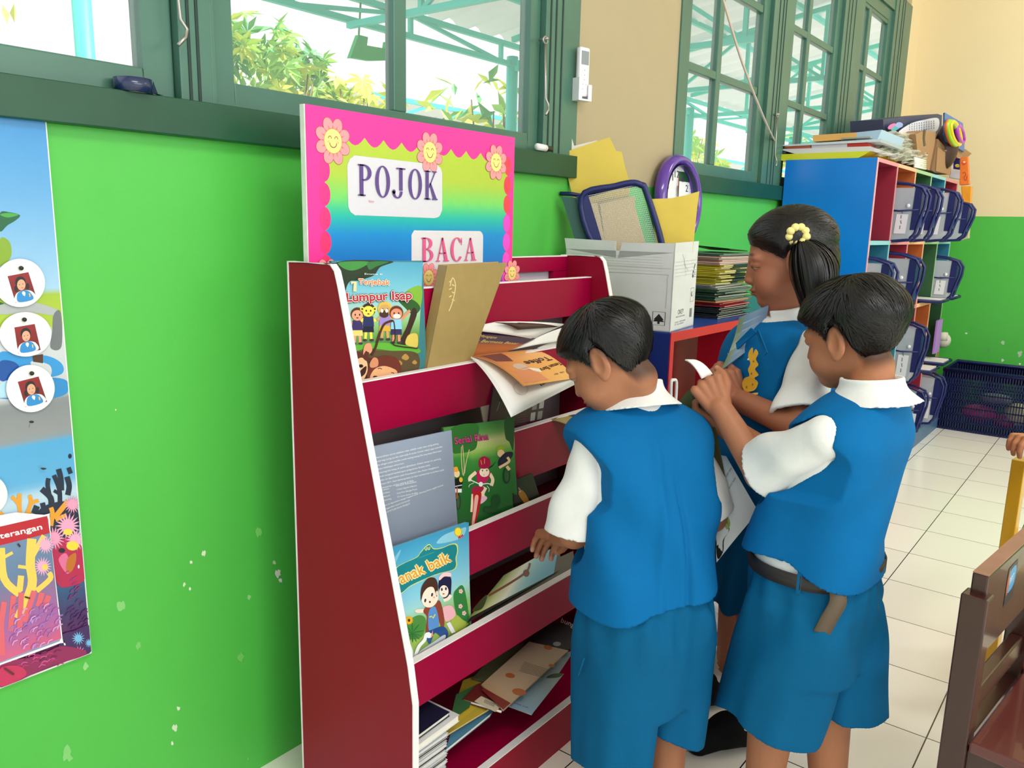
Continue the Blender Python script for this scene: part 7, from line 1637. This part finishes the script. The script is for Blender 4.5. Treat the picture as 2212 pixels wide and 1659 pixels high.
garment('shirt', lambda p: S_loft(p, S1, (O1[0], O1[1], 0), R1, .01), *bounds([L_(O1, AZ1, (x, y, z)) for x in (-.15, .15) for y in (-.12, .15) for z in (.44, .87)], .02), .005, M_SHIRT, p1)
ub = ls+(el-ls)*.97; garment('sleeve', sleeve_fn(ls+R1.astype(float)@np.array((.05, 0, -.004)), ls, ub, .034, .035, .058, seed=.5), *bounds([ls, ub], .11), .0034, M_SHIRT, p1)
ub = rs+(er-rs)*.92; garment('sleeve', sleeve_fn(rs-R1.astype(float)@np.array((.05, 0, .004)), rs, ub, .034, .035, .050, seed=1.5), *bounds([rs, ub], .11), .0034, M_SHIRT, p1)
fw1 = R1.astype(float)@np.array((0, 1, -.45)); cu1 = R1.astype(float)@np.array((0, .30, 1))
garment('collar', collar_fn(nb+np.array((0, 0, .030)), cu1, .048, .080, .046, fwd=fw1, gap=.012, ell=1.0), *bounds([nb], .12), .0026, M_SHIRT, p1)
sh1 = shorts_fn(O1, R1, 0, (((-.058, 0, .072, .094, .46), (-.060, -.005, .070, .090, .165)), ((.058, 0, .072, .094, .46), (.062, 0, .068, .088, .213))), [(.285, 0, -.002, .126, .090, 2.6), (.36, 0, 0, .130, .098, 2.5), (.44, 0, 0, .134, .106, 2.4), (.53, 0, 0, .124, .096, 2.3)], None, seed=1)
garment('shorts', sh1, *bounds([L_(O1, AZ1, (x, y, z)) for x in (-.18, .18) for y in (-.12, .12) for z in (.14, .55)], .02), .0038, M_SHORT, p1)
short_hair(H1, HR1, HS1, p1, M_HAIR, lambda q: .006+.008*sstep(.0, .07, q[..., 2])+.003*sstep(-.02, -.08, q[..., 1])*sstep(-.03, .05, q[..., 2]), hl1, 7000, lambda P: .040+.03*sstep(.02, .09, P[:, 2]), 1)
# pocket seams on the shorts
b = MB(); pk = [L_(O1, AZ1, (-.142, -.020+.004*i, .405-.010*i)) for i in range(6)]; pk = [p-0 for p in pk]; b.tube(pk, .0022, M_SHORT, 6); b.build('pocket_seam', p1)

# ---------------------------------------------------------------- second boy, in profile, holding a book
O2, AZ2 = (1.449, .400), 9
R2 = rot(AZ2); H2 = W(1836, 728, 1.43); HR2 = rot(11, 14, -2); HS2 = .87
nb = L_(O2, AZ2, (0, -.055, .905)); hb = np.array(H2)+HR2.astype(float)@np.array((0, -.035, -.055))
ls2, rs2 = L_(O2, AZ2, (-.103, -.034, .842)), L_(O2, AZ2, (.100, -.034, .842))
el2 = reach(ls2, 1645, 1024, .172, True); wl2 = reach(el2, 1555, 880, .145, True); kl2 = reach(wl2, 1524, 826, .050, True)
er2 = reach(rs2, 1700, 1010, .18, True); wr_2 = er2+nrm(np.array(wl2)-np.array(er2)+np.array((.03, .09, 0)))*.15
kl, kr = np.array(onz(1672, 1575, .27)), np.array(onz(1785, 1555, .27)); kl[2] = kr[2] = .27
kl = np.array((1.405, .448, .27)); kr = np.array((1.492, .372, .27)); al, ar = np.array((1.405, .455, .05)), np.array((1.497, .352, .05))
hipl, hipr = L_(O2, AZ2, (-.055, 0, .50)), L_(O2, AZ2, (.055, 0, .50)); toe = R2.astype(float)@np.array((0, .12, -.03))
hand2 = hand_prims(wl2, kl2, (.85, .40, -.15), .050, [1.25, 1.25, 1.3, 1.3], left=True, thumb=.8)
hand2b = hand_prims(wr_2, wr_2+nrm(wr_2-er2)*.05, (0, 0, 1), .05, [.9], left=False)
hl2 = lambda q: hline(q, [-.052, -.054, -.050, -.034, .006, .032, .028, .004, .0, .020, .030, .034, .036])
V2_ = [(.54, 0, .012, .132, .112, 2.3), (.60, 0, .012, .132, .114, 2.4), (.68, 0, .004, .128, .106, 2.5), (.76, 0, -.012, .128, .096, 2.6), (.825, 0, -.026, .136, .090, 2.7), (.858, 0, -.033, .130, .078, 2.5), (.892, 0, -.044, .094, .062, 2.3), (.910, 0, -.048, .045, .045, 2.0)]
p2, _ = make_pupil('person', 'boy in blue vest and shorts at the right, in profile, holding a picture book', O2, AZ2, 0, H2, HR2, HS2, 'a86e4e',
    [([ls2+(el2-ls2)*.25, el2, wl2], [.027, .030, .022]), ([rs2+(er2-rs2)*.25, er2, wr_2], [.027, .030, .022])],
    [([hipl, kl, al, al+toe*.35+np.array((0, 0, -.01)), al+toe], [.062, .044, .030, .027, .020]), ([hipr, kr, ar, ar+toe*.35+np.array((0, 0, -.01)), ar+toe], [.062, .044, .030, .027, .020])],
    V2_, None, None, [hand2, hand2b], None, lambda q: sstep(-.016, .006, hl2(q)), ([nb-np.array((0, 0, .03)), nb, hb], [.043, .037, .034]))
def hem2(q): return np.interp(q[..., 1], [-.1, 0, .12], [.572, .612, .603]).astype(f32)+.003*np.sin(q[..., 1]*30)
def fold2(q): x, y, z = q[..., 0], q[..., 1], q[..., 2]; return sstep(.82, .70, z)*(.0055*np.sin(y*34+z*24+x*14+1.5*np.sin(z*14))+.004*np.sin(x*30-z*30))
garment('vest', vest_fn(V2_, O2, R2, AZ2, L_(O2, AZ2, (0, -.046, .938)), (.062, .060, .042), hem2, .146, fold2, ((ls2+(el2-ls2)*.04, ls2+(el2-ls2)*.9, .038, .060),)), *bounds([L_(O2, AZ2, (x, y, z)) for x in (-.18, .18) for y in (-.18, .17) for z in (.48, .94)], .02), .0036, M_VEST, p2)
S2 = [(.565, 0, .012, .122, .100, 2.4), (.60, 0, .012, .120, .099, 2.4), (.68, 0, .004, .112, .090, 2.4), (.76, 0, -.012, .108, .078, 2.4), (.835, 0, -.030, .116, .070, 2.4), (.872, 0, -.04, .096, .058, 2.2), (.908, 0, -.048, .052, .050, 2.0)]
garment('shirt', lambda p: S_loft(p, S2, (O2[0], O2[1], 0), R2, .01), *bounds([L_(O2, AZ2, (x, y, z)) for x in (-.16, .16) for y in (-.17, .15) for z in (.49, .93)], .02), .005, M_SHIRT, p2)
ub = ls2+(el2-ls2)*.90; garment('sleeve', sleeve_fn(ls2+R2.astype(float)@np.array((.05, 0, -.004)), ls2, ub, .034, .036, .060, seed=.5), *bounds([ls2, ub], .11), .0034, M_SHIRT, p2)
ub = rs2+(er2-rs2)*.92; garment('sleeve', sleeve_fn(rs2-R2.astype(float)@np.array((.05, 0, .004)), rs2, ub, .034, .035, .054, seed=1.5), *bounds([rs2, ub], .11), .0036, M_SHIRT, p2)
fw2 = R2.astype(float)@np.array((0, 1, -.15)); cu2 = R2.astype(float)@np.array((0, .12, 1))
garment('collar', collar_fn(nb+np.array((0, 0, .026)), cu2, .048, .078, .038, fwd=fw2, gap=.012), *bounds([nb], .12), .0026, M_SHIRT, p2)
sh2 = shorts_fn(O2, R2, 0, (((-.056, .008, .076, .098, .50), (-.058, .045, .082, .102, .272)), ((.056, .0, .076, .098, .50), (.062, -.024, .080, .094, .285))), [(.385, 0, .01, .120, .100, 2.5), (.45, 0, .01, .124, .104, 2.4), (.52, 0, .01, .126, .107, 2.4), (.605, 0, .01, .118, .099, 2.3)], None, seed=2.2)
garment('shorts', sh2, *bounds([L_(O2, AZ2, (x, y, z)) for x in (-.19, .19) for y in (-.17, .19) for z in (.24, .63)], .02), .0038, M_SHORT, p2)
short_hair(H2, HR2, HS2, p2, M_HAIR2, lambda q: .008+.012*sstep(-.01, .06, q[..., 2])+.006*sstep(-.02, -.08, q[..., 1])*sstep(-.04, .05, q[..., 2]), hl2, 8000, lambda P: .045+.035*sstep(.02, .09, P[:, 2]), 2, crown=(.0, -.03, .115))
# belt with its hanging end
MBT = mat('dark_belt', '241c1a', .5); b = MB()
def waist_pt(t, z, k=0.0): c, s_ = math.cos(t), math.sin(t); n_ = 2/2.35; return L_(O2, AZ2, (math.copysign(abs(c)**n_, c)*(.1215+k), .010+math.copysign(abs(s_)**n_, s_)*(.1020+k), z))
b.grid(lambda u, v: waist_pt(-u*2*math.pi, .572+.026*v, .0065), 72, 1, MBT, thick=.0025); b.build('belt', p2)
for k_ in range(6): b = MB(); t_ = -2.9+k_*1.0; b.prism([waist_pt(t_-.035, .565, .004), waist_pt(t_+.035, .565, .004), waist_pt(t_+.035, .603, .004), waist_pt(t_-.035, .603, .004)], (waist_pt(t_, .5, .0025)-waist_pt(t_, .5, 0)), M_SHORT); b.build('belt_loop', p2)
P_ = [waist_pt(-2.35, .59, .010), waist_pt(-2.32, .565, .018), waist_pt(-2.42, .535, .018), waist_pt(-2.50, .505, .014)]; b = MB(); b.grid(lambda u, v: np.array(catmull([tuple(p) for p in P_], 8, False)[int(round(u*24))])+np.array((.014, -.024, -.004))*(v-.5)*1.0, 24, 2, mat('olive_brown_strap', '5a4a3a', .6), thick=.003); b.build('belt_end', p2)

# ---------------------------------------------------------------- girl reading behind him
O3_, AZ3 = (1.662, .590), -57
R3 = rot(AZ3); H3 = W(1702, 562, 1.655); HR3 = rot(-24, 12, 0); HS3 = .93
nb = L_(O3_, AZ3, (0, -.01, 1.0)); hb = np.array(H3)+HR3.astype(float)@np.array((0, -.03, -.055))
ls3, rs3 = L_(O3_, AZ3, (-.100, -.005, .950)), L_(O3_, AZ3, (.100, -.005, .950))
el3 = reach(ls3, 1728, 925, .19, False); wl3 = reach(el3, 1592, 862, .16, True); kl3 = reach(wl3, 1572, 808, .052, True)
er3 = reach(rs3, 1600, 900, .18, True); wr3 = np.array(W(1580, 872, 1.70)); kr3 = np.array(W(1545, 806, 1.685))
kl, kr = np.array((1.672, .588, .33)), np.array((1.76, .67, .33)); al, ar = np.array((1.692, .590, .055)), np.array((1.82, .70, .055)); toe = np.array((-.095, .060, -.028))
hipl, hipr = L_(O3_, AZ3, (-.06, 0, .56)), L_(O3_, AZ3, (.06, 0, .56))
hand3 = hand_prims(wl3, kl3, (.3, .9, .1), .050, [1.2, 1.2, 1.25, 1.3], left=True, thumb=.5)
hand3b = hand_prims(wr3, kr3, (.6, -.6, .2), .046, [1.1], left=False)
hl3 = lambda q: hline(q, [-.09, -.09, -.09, -.085, -.06, .0, .018, .010, .006, .020, .036, .048, .052])
V3 = [(.60, 0, .004, .142, .108, 2.4), (.70, 0, .012, .138, .108, 2.4), (.80, 0, .012, .135, .104, 2.5), (.88, 0, .004, .134, .098, 2.6), (.93, 0, 0, .132, .090, 2.6), (.965, 0, -.004, .118, .076, 2.5), (.99, 0, -.008, .080, .058, 2.3), (1.003, 0, -.01, .045, .045, 2.0)]
p3, _ = make_pupil('person', 'girl with a pigtail and yellow hair tie reading a picture book', O3_, AZ3, 0, H3, HR3, HS3, 'a0654a',
    [([ls3+(el3-ls3)*.25, el3, wl3], [.026, .028, .022]), ([rs3+(er3-rs3)*.25, er3, wr3], [.026, .028, .022])],
    [([hipl, kl, al, al+toe*.4, al+toe], [.062, .044, .030, .027, .022]), ([hipr, kr, ar, ar+toe*.4, ar+toe], [.062, .044, .030, .027, .022])],
    V3, None, None, [hand3, hand3b], None, lambda q: .35*sstep(-.016, .006, hl3(q)), ([nb-np.array((0, 0, .03)), nb, hb], [.042, .035, .034]))
garment('vest', vest_fn(V3, O3_, R3, AZ3, L_(O3_, AZ3, (0, .012, 1.028)), (.060, .062, .046), None, .142, lambda q: .003*np.sin(q[..., 2]*60+q[..., 0]*20)*sstep(.86, .80, q[..., 2]), ((ls3+(el3-ls3)*.06, ls3+(el3-ls3)*.86, .037, .052),)), *bounds([L_(O3_, AZ3, (x, y, z)) for x in (-.17, .17) for y in (-.14, .14) for z in (.58, 1.03)], .02), .0038, M_VEST, p3)
S3 = [(.62, 0, .004, .130, .098, 2.4), (.80, 0, .010, .122, .092, 2.5), (.93, 0, -.002, .126, .080, 2.5), (.975, 0, -.006, .098, .062, 2.3), (1.002, 0, -.01, .052, .050, 2.0)]
garment('shirt', lambda p: S_loft(p, S3, (O3_[0], O3_[1], 0), R3, .01), *bounds([L_(O3_, AZ3, (x, y, z)) for x in (-.15, .15) for y in (-.12, .12) for z in (.60, 1.02)], .02), .005, M_SHIRT, p3)
ub = ls3+(el3-ls3)*.86; garment('sleeve', sleeve_fn(ls3+R3.astype(float)@np.array((.05, 0, -.004)), ls3, ub, .034, .036, .052, seed=.9), *bounds([ls3, ub], .11), .0036, M_SHIRT, p3)
ub = rs3+(er3-rs3)*.82; garment('sleeve', sleeve_fn(rs3-R3.astype(float)@np.array((.05, 0, .004)), rs3, ub, .034, .035, .050, seed=1.9), *bounds([rs3, ub], .11), .004, M_SHIRT, p3)
fw3 = R3.astype(float)@np.array((0, 1, -.2)); cu3 = R3.astype(float)@np.array((0, .25, 1))
garment('collar', collar_fn(nb+np.array((0, 0, .022)), cu3, .046, .100, .050, fwd=fw3, gap=.010), *bounds([nb], .13), .0028, M_SHIRT, p3)
SK3 = [(.395, 0, .0, .172, .150, 2.2), (.48, 0, 0, .158, .134, 2.2), (.58, 0, 0, .138, .112, 2.3), (.64, 0, 0, .122, .098, 2.3)]
def skirt_f(p):
    q = (p-np.array((O3_[0], O3_[1], 0), f32))@R3; th = np.arctan2(q[..., 0], q[..., 1]); d = S_loft(p, SK3, (O3_[0], O3_[1], 0), R3, .004)+.006*np.sin(th*14)*sstep(.60, .45, q[..., 2])
    ins = S_loft(p, [(s[0]-.01 if i == 0 else s[0], s[1], s[2], s[3]-.011, s[4]-.011, s[5]) for i, s in enumerate(SK3)], (O3_[0], O3_[1], 0), R3, 0)+.006*np.sin(th*14)*sstep(.60, .45, q[..., 2]); ins = np.maximum(ins, q[..., 2]-.47); return np.maximum(d, -ins)
garment('skirt', skirt_f, *bounds([L_(O3_, AZ3, (x, y, z)) for x in (-.2, .2) for y in (-.18, .18) for z in (.38, .66)], .02), .0045, M_SHORT, p3)
# tie ends below the collar
b = MB(); t0 = L_(O3_, AZ3, (-.045, .086, .975))
for s_ in (-1, 1):
    b.prism([t0, t0+R3.astype(float)@np.array((s_*.012, .006, .008)), t0+R3.astype(float)@np.array((s_*.055, .012, -.032)), t0+R3.astype(float)@np.array((s_*.044, .012, -.040))], R3.astype(float)@np.array((0, .003, 0)), M_VEST)
b.build('neck_bow', p3)
# embroidered emblem on the chest
def chest(x, y, l):
    x = 28+(x-28)*1.1+4; y = y-.008; a = math.radians(x); cx, cz = .134*math.sin(a), y; fr = lambda s: s
    k = .112+.004
    yy = .012+.104*(max(1-abs(cx/.134)**2.5, 0))**(1/2.5); return L_(O3_, AZ3, (-cx, yy+l+.0045, cz))
A = Print(lambda x, y, l: chest(x, y, l), .00006)
g_ = 'd8a428'
A.smooth([(27, .868), (33, .875), (35, .890), (31, .897), (35, .905), (31, .915), (34, .925), (31, .935), (33, .947), (30, .955), (28, .945), (27, .957), (24, .950), (23, .938), (26, .925), (24, .912), (26, .900), (21, .893), (19, .880), (22, .868)], g_, 3)
for x, y in ((24, .876), (30, .884), (28, .905), (29, .93)): A.ell(x, y, .8, .0022, '8a6a20', n=10)
A.line([(18, .868), (26, .862), (36, .868)], .004, 'e8c060'); A.text('SARASWATI', 15, .850, 39, .850, .008, 'c8ccd4', down=False); A.text('DENPASAR', 17, .838, 36, .838, .007, 'c8ccd4', down=False)
A.build('emblem', p3, print_mat('embroidery', rough=.7))
# socks and shoes-less feet: white sock with black sole
MSK, MSB = cloth_mat('white_sock_cloth', 'd4d2cc'), cloth_mat('black_sock_cloth', '101012')
for a_, nm_ in ((al, 'sock'), (ar, 'sock')):
    tip = a_+toe
    def leg_sock(p, a_=a_, tip=tip): return smin(S_cone(p, a_+np.array((0, 0, .085)), a_, .041, .038), S_cone(p, a_+np.array((.01, -.008, -.018)), a_+(tip-a_)*.30, .035, .036), .01)+.0014*np.sin(p[..., 2]*420)
    s_ = garment('sock', lambda p: np.maximum(leg_sock(p), p[..., 2]-(a_[2]+.075)), *bounds([a_, tip, a_+np.array((0, 0, .09))], .05), .003, MSK, p3)
    def foot_(p, a_=a_, tip=tip): return np.maximum(np.maximum(smin(S_cone(p, a_+np.array((0, -.006, -.026)), a_+(tip-a_)*.6, .036, .038), S_cone(p, a_+(tip-a_)*.5, tip+(tip-a_)*.22, .039, .028), .01), -p[..., 2]+.001), np.minimum(((p-a_)@nrm(-toe).astype(f32))+.024, p[..., 2]-.016))
    garment('sock_foot', foot_, *bounds([a_, tip+(tip-a_)*.2], .05), .003, MSB, p3)
# hair: combed to side pigtails
tieL = np.array((-.066, -.014, .040)); tieR = np.array((.066, -.014, .040))
def hl3b(q): return hl3(q)
sadd = lambda q: .0035+.010*sstep(-.02, .06, q[..., 2])
capf3 = lambda q: np.minimum(SKULL(q)-sadd(q)*sstep(-.004, .022, hl3b(q)), S_ell(q, (0, -.045, -.005), (.072, .062, .085)))
def cap3(p):
    q = ((p-np.array(H3, f32))@HR3)/HS3; th = np.arctan2(q[..., 2], q[..., 1]); return np.maximum(capf3(q)+.0010*np.sin(th*40+np.abs(q[..., 0])*60), -hl3b(q)*.6)*HS3
Pc, Qc = sdf_mesh(cap3, np.array(H3)-.14, np.array(H3)+.14, .0028, 1); Pc, Qc = keep_big(Pc, Qc)
def flow3(P, t): T = np.where(P[:, :1] < 0, tieL[None], tieR[None]); D = T-P; D[:, 2] += .02*(1-t); return D
Va, Qa = hair_strands(H3, HR3, HS3, capf3, lambda q: ((hl3b(q) > .003) & (q[:, 2] > -.05)).astype(float), flow3, 7000, lambda P: np.linalg.norm(P-np.where(P[:, :1] < 0, tieL, tieR), axis=1)*.8+.012, M_HAIR, seed=5, jit=.015, lift=.0045, keep=lambda q: hl3b(q)+.006)
def tail(side, n, seed):
    R_ = np.random.default_rng(seed); T = tieL if side < 0 else tieR; V = []; Q = []; K = 14
    t = np.linspace(0, 1, K)
    ctr = np.stack([T[0]+side*(.014+.026*np.sin(t*2.4)), T[1]-.012-.022*np.sin(t*3.0)+.022*t*t, T[2]+.018*np.sin(t*3.6)*(1-t)-.182*t], 1)
    for i in range(n):
        a, r_ = R_.uniform(0, 6.283), math.sqrt(R_.uniform(0, 1)); prof = .008+.031*np.sin(np.clip(t*1.15, 0, 1)*math.pi)**.8*(1-.2*t)
        o = np.stack([np.cos(a)*r_*prof, np.sin(a)*r_*prof*1.3, np.zeros(K)], 1); c = ctr+o+R_.normal(size=3)*.0012; k1 = max(6, int(K*R_.uniform(.75, 1.0)))
        if R_.random() < .25: c[:, 1] += .012*np.sin(t*5)*t
        tn = np.gradient(c, axis=0); sd_ = np.cross(tn, np.array([math.cos(a), math.sin(a), .1])[None]); sd_ /= np.linalg.norm(sd_, axis=1)[:, None]+1e-9; w_ = .0016*(1-.7*t)[:, None]
        v = np.stack([c+sd_*w_, c-sd_*w_], 1)[:k1].reshape(-1, 3); b0 = sum(len(x) for x in V); V.append(v); j = np.arange(k1-1)*2; Q.append(b0+np.stack([j, j+1, j+3, j+2], -1))
    CC = np.concatenate([np.tile(np.array(lin('090707'))*(1+4*R_.random()**3), (len(v), 1)) for v in V]); V = np.concatenate(V); return (V*HS3)@HR3.astype(float).T+np.array(H3), np.concatenate(Q), CC
np_mesh('hair', *join([(Pc, Qc), (Va, Qa)]), M_HAIR, p3, hair_cols(len(Pc), len(Va)//20, 20, '070505', '1e1815', 3))
for sd_, sn in ((-1, 21), (1, 22)): v_, q_, c_ = tail(sd_, 2600, sn); np_mesh('pigtail', v_, q_, M_HAIR, p3, c_)
for T, s_ in ((tieL, -1), (tieR, 1)):
    b = MB(); my = mat('pale_yellow_scrunchie', 'ecdc8a', .6, bump=.3, bscale=200); c = np.array(H3)+HR3.astype(float)@((T+np.array((s_*.016, -.006, .012)))*HS3); RR = random.Random(4)
    for k in range(9):
        a = k*.7; v = HR3.astype(float)@np.array((s_*.004*math.sin(a*2), .016*math.cos(a), .016*math.sin(a))); b.ellipsoid(tuple(c+v), (.009, .008, .008), my, nu=10, nv=8)
    b.build('hair_tie', p3)

# ---------------------------------------------------------------- books in their hands
def sheet(label, nm, c4, bend, m, art_fn=None, th=.0016, n_=(8, 8), grp=None):
    f_ = patch(c4, *bend); e = empty('picture_book', tuple(sum(np.array(p) for p in c4)/4), label, 'book'); b = MB(); b.grid(f_, *n_, m, thick=th); cv = b.build('cover', e)
    if art_fn: A = Print(patch_print(f_)); art_fn(A); A.build('cover_print', cv)
    return e, f_
d3 = float(np.dot(np.array(kl3)-CAM, CF))
def art3(A):
    A.quad([(0, 0), (100, 0), (100, 100), (0, 100)], lambda u, v: grad([(0, '5a6a4c'), (.14, '6a7a5a'), (.22, '5f7f96'), (.6, '7f94aa'), (1, '6c86a0')], u), 12, 6)
    A.smooth([(4, 20), (14, 25), (12, 50), (18, 70), (8, 90), (2, 60)], '5a7a3a'); A.smooth([(20, 10), (60, 5), (80, 30), (50, 45), (25, 40)], '8aa0b4')
sheet('blue-grey picture book held open by the girl', 'book', [W(1597, 686, d3+.03), W(1660, 660, d3+.02), W(1632, 745, d3+.02), W(1557, 800, d3+.012)], ((.012, 0, 0),), mat('cover_greyblue', '6c86a0', .4), art3, th=.003)
d2_ = float(np.dot(np.array(kl2)-CAM, CF))
b2c = [W(1482, 775, d2_+.012), W(1524, 800, d2_-.004), W(1600, 1010, d2_+.03), W(1560, 1015, d2_+.05)]
e, f_ = sheet('folded picture book with green cover gripped in the right-hand boy\'s fist, hanging open', 'book', [W(1492, 838, d2_+.045), W(1530, 850, d2_+.02), W(1575, 1080, d2_+.03), W(1462, 872, d2_+.07)], ((0, 0, 0),), mat('cover_olive', '5a5c34', .4), lambda A: (A.quad([(0, 0), (100, 0), (100, 100), (0, 100)], lambda u, v: grad([(0, '4c5a2c'), (.5, '6a6a3c'), (1, '3a3420')], u*.6+v*.5), 6, 6), A.ell(52, 48, 14, 9, 'b8aa5c'), A.ell(48, 46, 3, 2, '3a3420'), A.line([(20, 20), (60, 30), (90, 60)], 5, '4a3c24', 4)), th=.003)
tp = patch([W(1480, 776, d2_+.01), W(1498, 776, d2_+.012), W(1540, 808, d2_), W(1516, 818, d2_-.002)], (0, 0, .006)); b = MB(); b.grid(tp, 6, 6, M_WHITEP, thick=.003); b.build('page', e)
d2p = d2_+.04
pg = patch([W(1548, 985, d2p+.03), W(1600, 1000, d2p), W(1632, 1112, d2p), W(1575, 1205, d2p+.03)], (0, 0, 0), (-.008, 0, 0)); b = MB(); 
pg = patch([W(1540, 975, d2p+.02), W(1568, 985, d2p+.01), W(1638, 1105, d2p), W(1548, 1215, d2p+.02)], (0, 0, 0), (-.006, 0, 0)); b.grid(pg, 8, 8, M_WHITEP, thick=.002); pgo = b.build('page', e)
A = Print(patch_print(pg)); A.quad([(0, 0), (100, 0), (100, 100), (0, 100)], lambda u, v: grad([(0, 'a8cce0'), (.3, 'd6e6ec'), (.6, 'e9efec'), (1, 'f0f2ec')], v*.9+.1*u), 6, 10)
A.text('Dara dan Buma berjalan menuju', 22, 40, 96, 22, 4.2, '1c2c3c'); A.text('Mereka menuruni bukit', 30, 52, 92, 38, 4.0, '1c2c3c')
A.smooth([(2, 62), (20, 60), (34, 70), (40, 84), (24, 88), (18, 98), (2, 96)], '1f2414'); A.smooth([(12, 58), (26, 56), (40, 68), (44, 80), (34, 82), (24, 70)], '8fae34'); A.build('page_print', pgo)

# hand of a pupil resting on the yellow chair, cut by the right edge
hw, hk = np.array(onz(2232, 955, .69)), np.array(onz(2212, 950, .685)); hw = W(2245, 950, 1.95); hk = W(2208, 948, 1.90)
hp = hand_prims(hw, hk, (0, 0, -1), .05, [.7], left=False)
P, Q = sdf_mesh(lambda p: hands_sdf(p, hp, S_cone(p, hw, hw+np.array((.16, -.22, -.02)), .021, .030)), *bounds([x for pts, _ in hp for x in pts]+[hw, hw+np.array((.16, -.22, -.02))], .04), .003, 2); P, Q = keep_big(P, Q)
e = empty('person', (2.2, -.2, 0), 'arm of another pupil resting a hand on the yellow chair', 'person'); np_mesh('forearm', P, Q, SK, e, skin_col(P, 'b0704c', None))
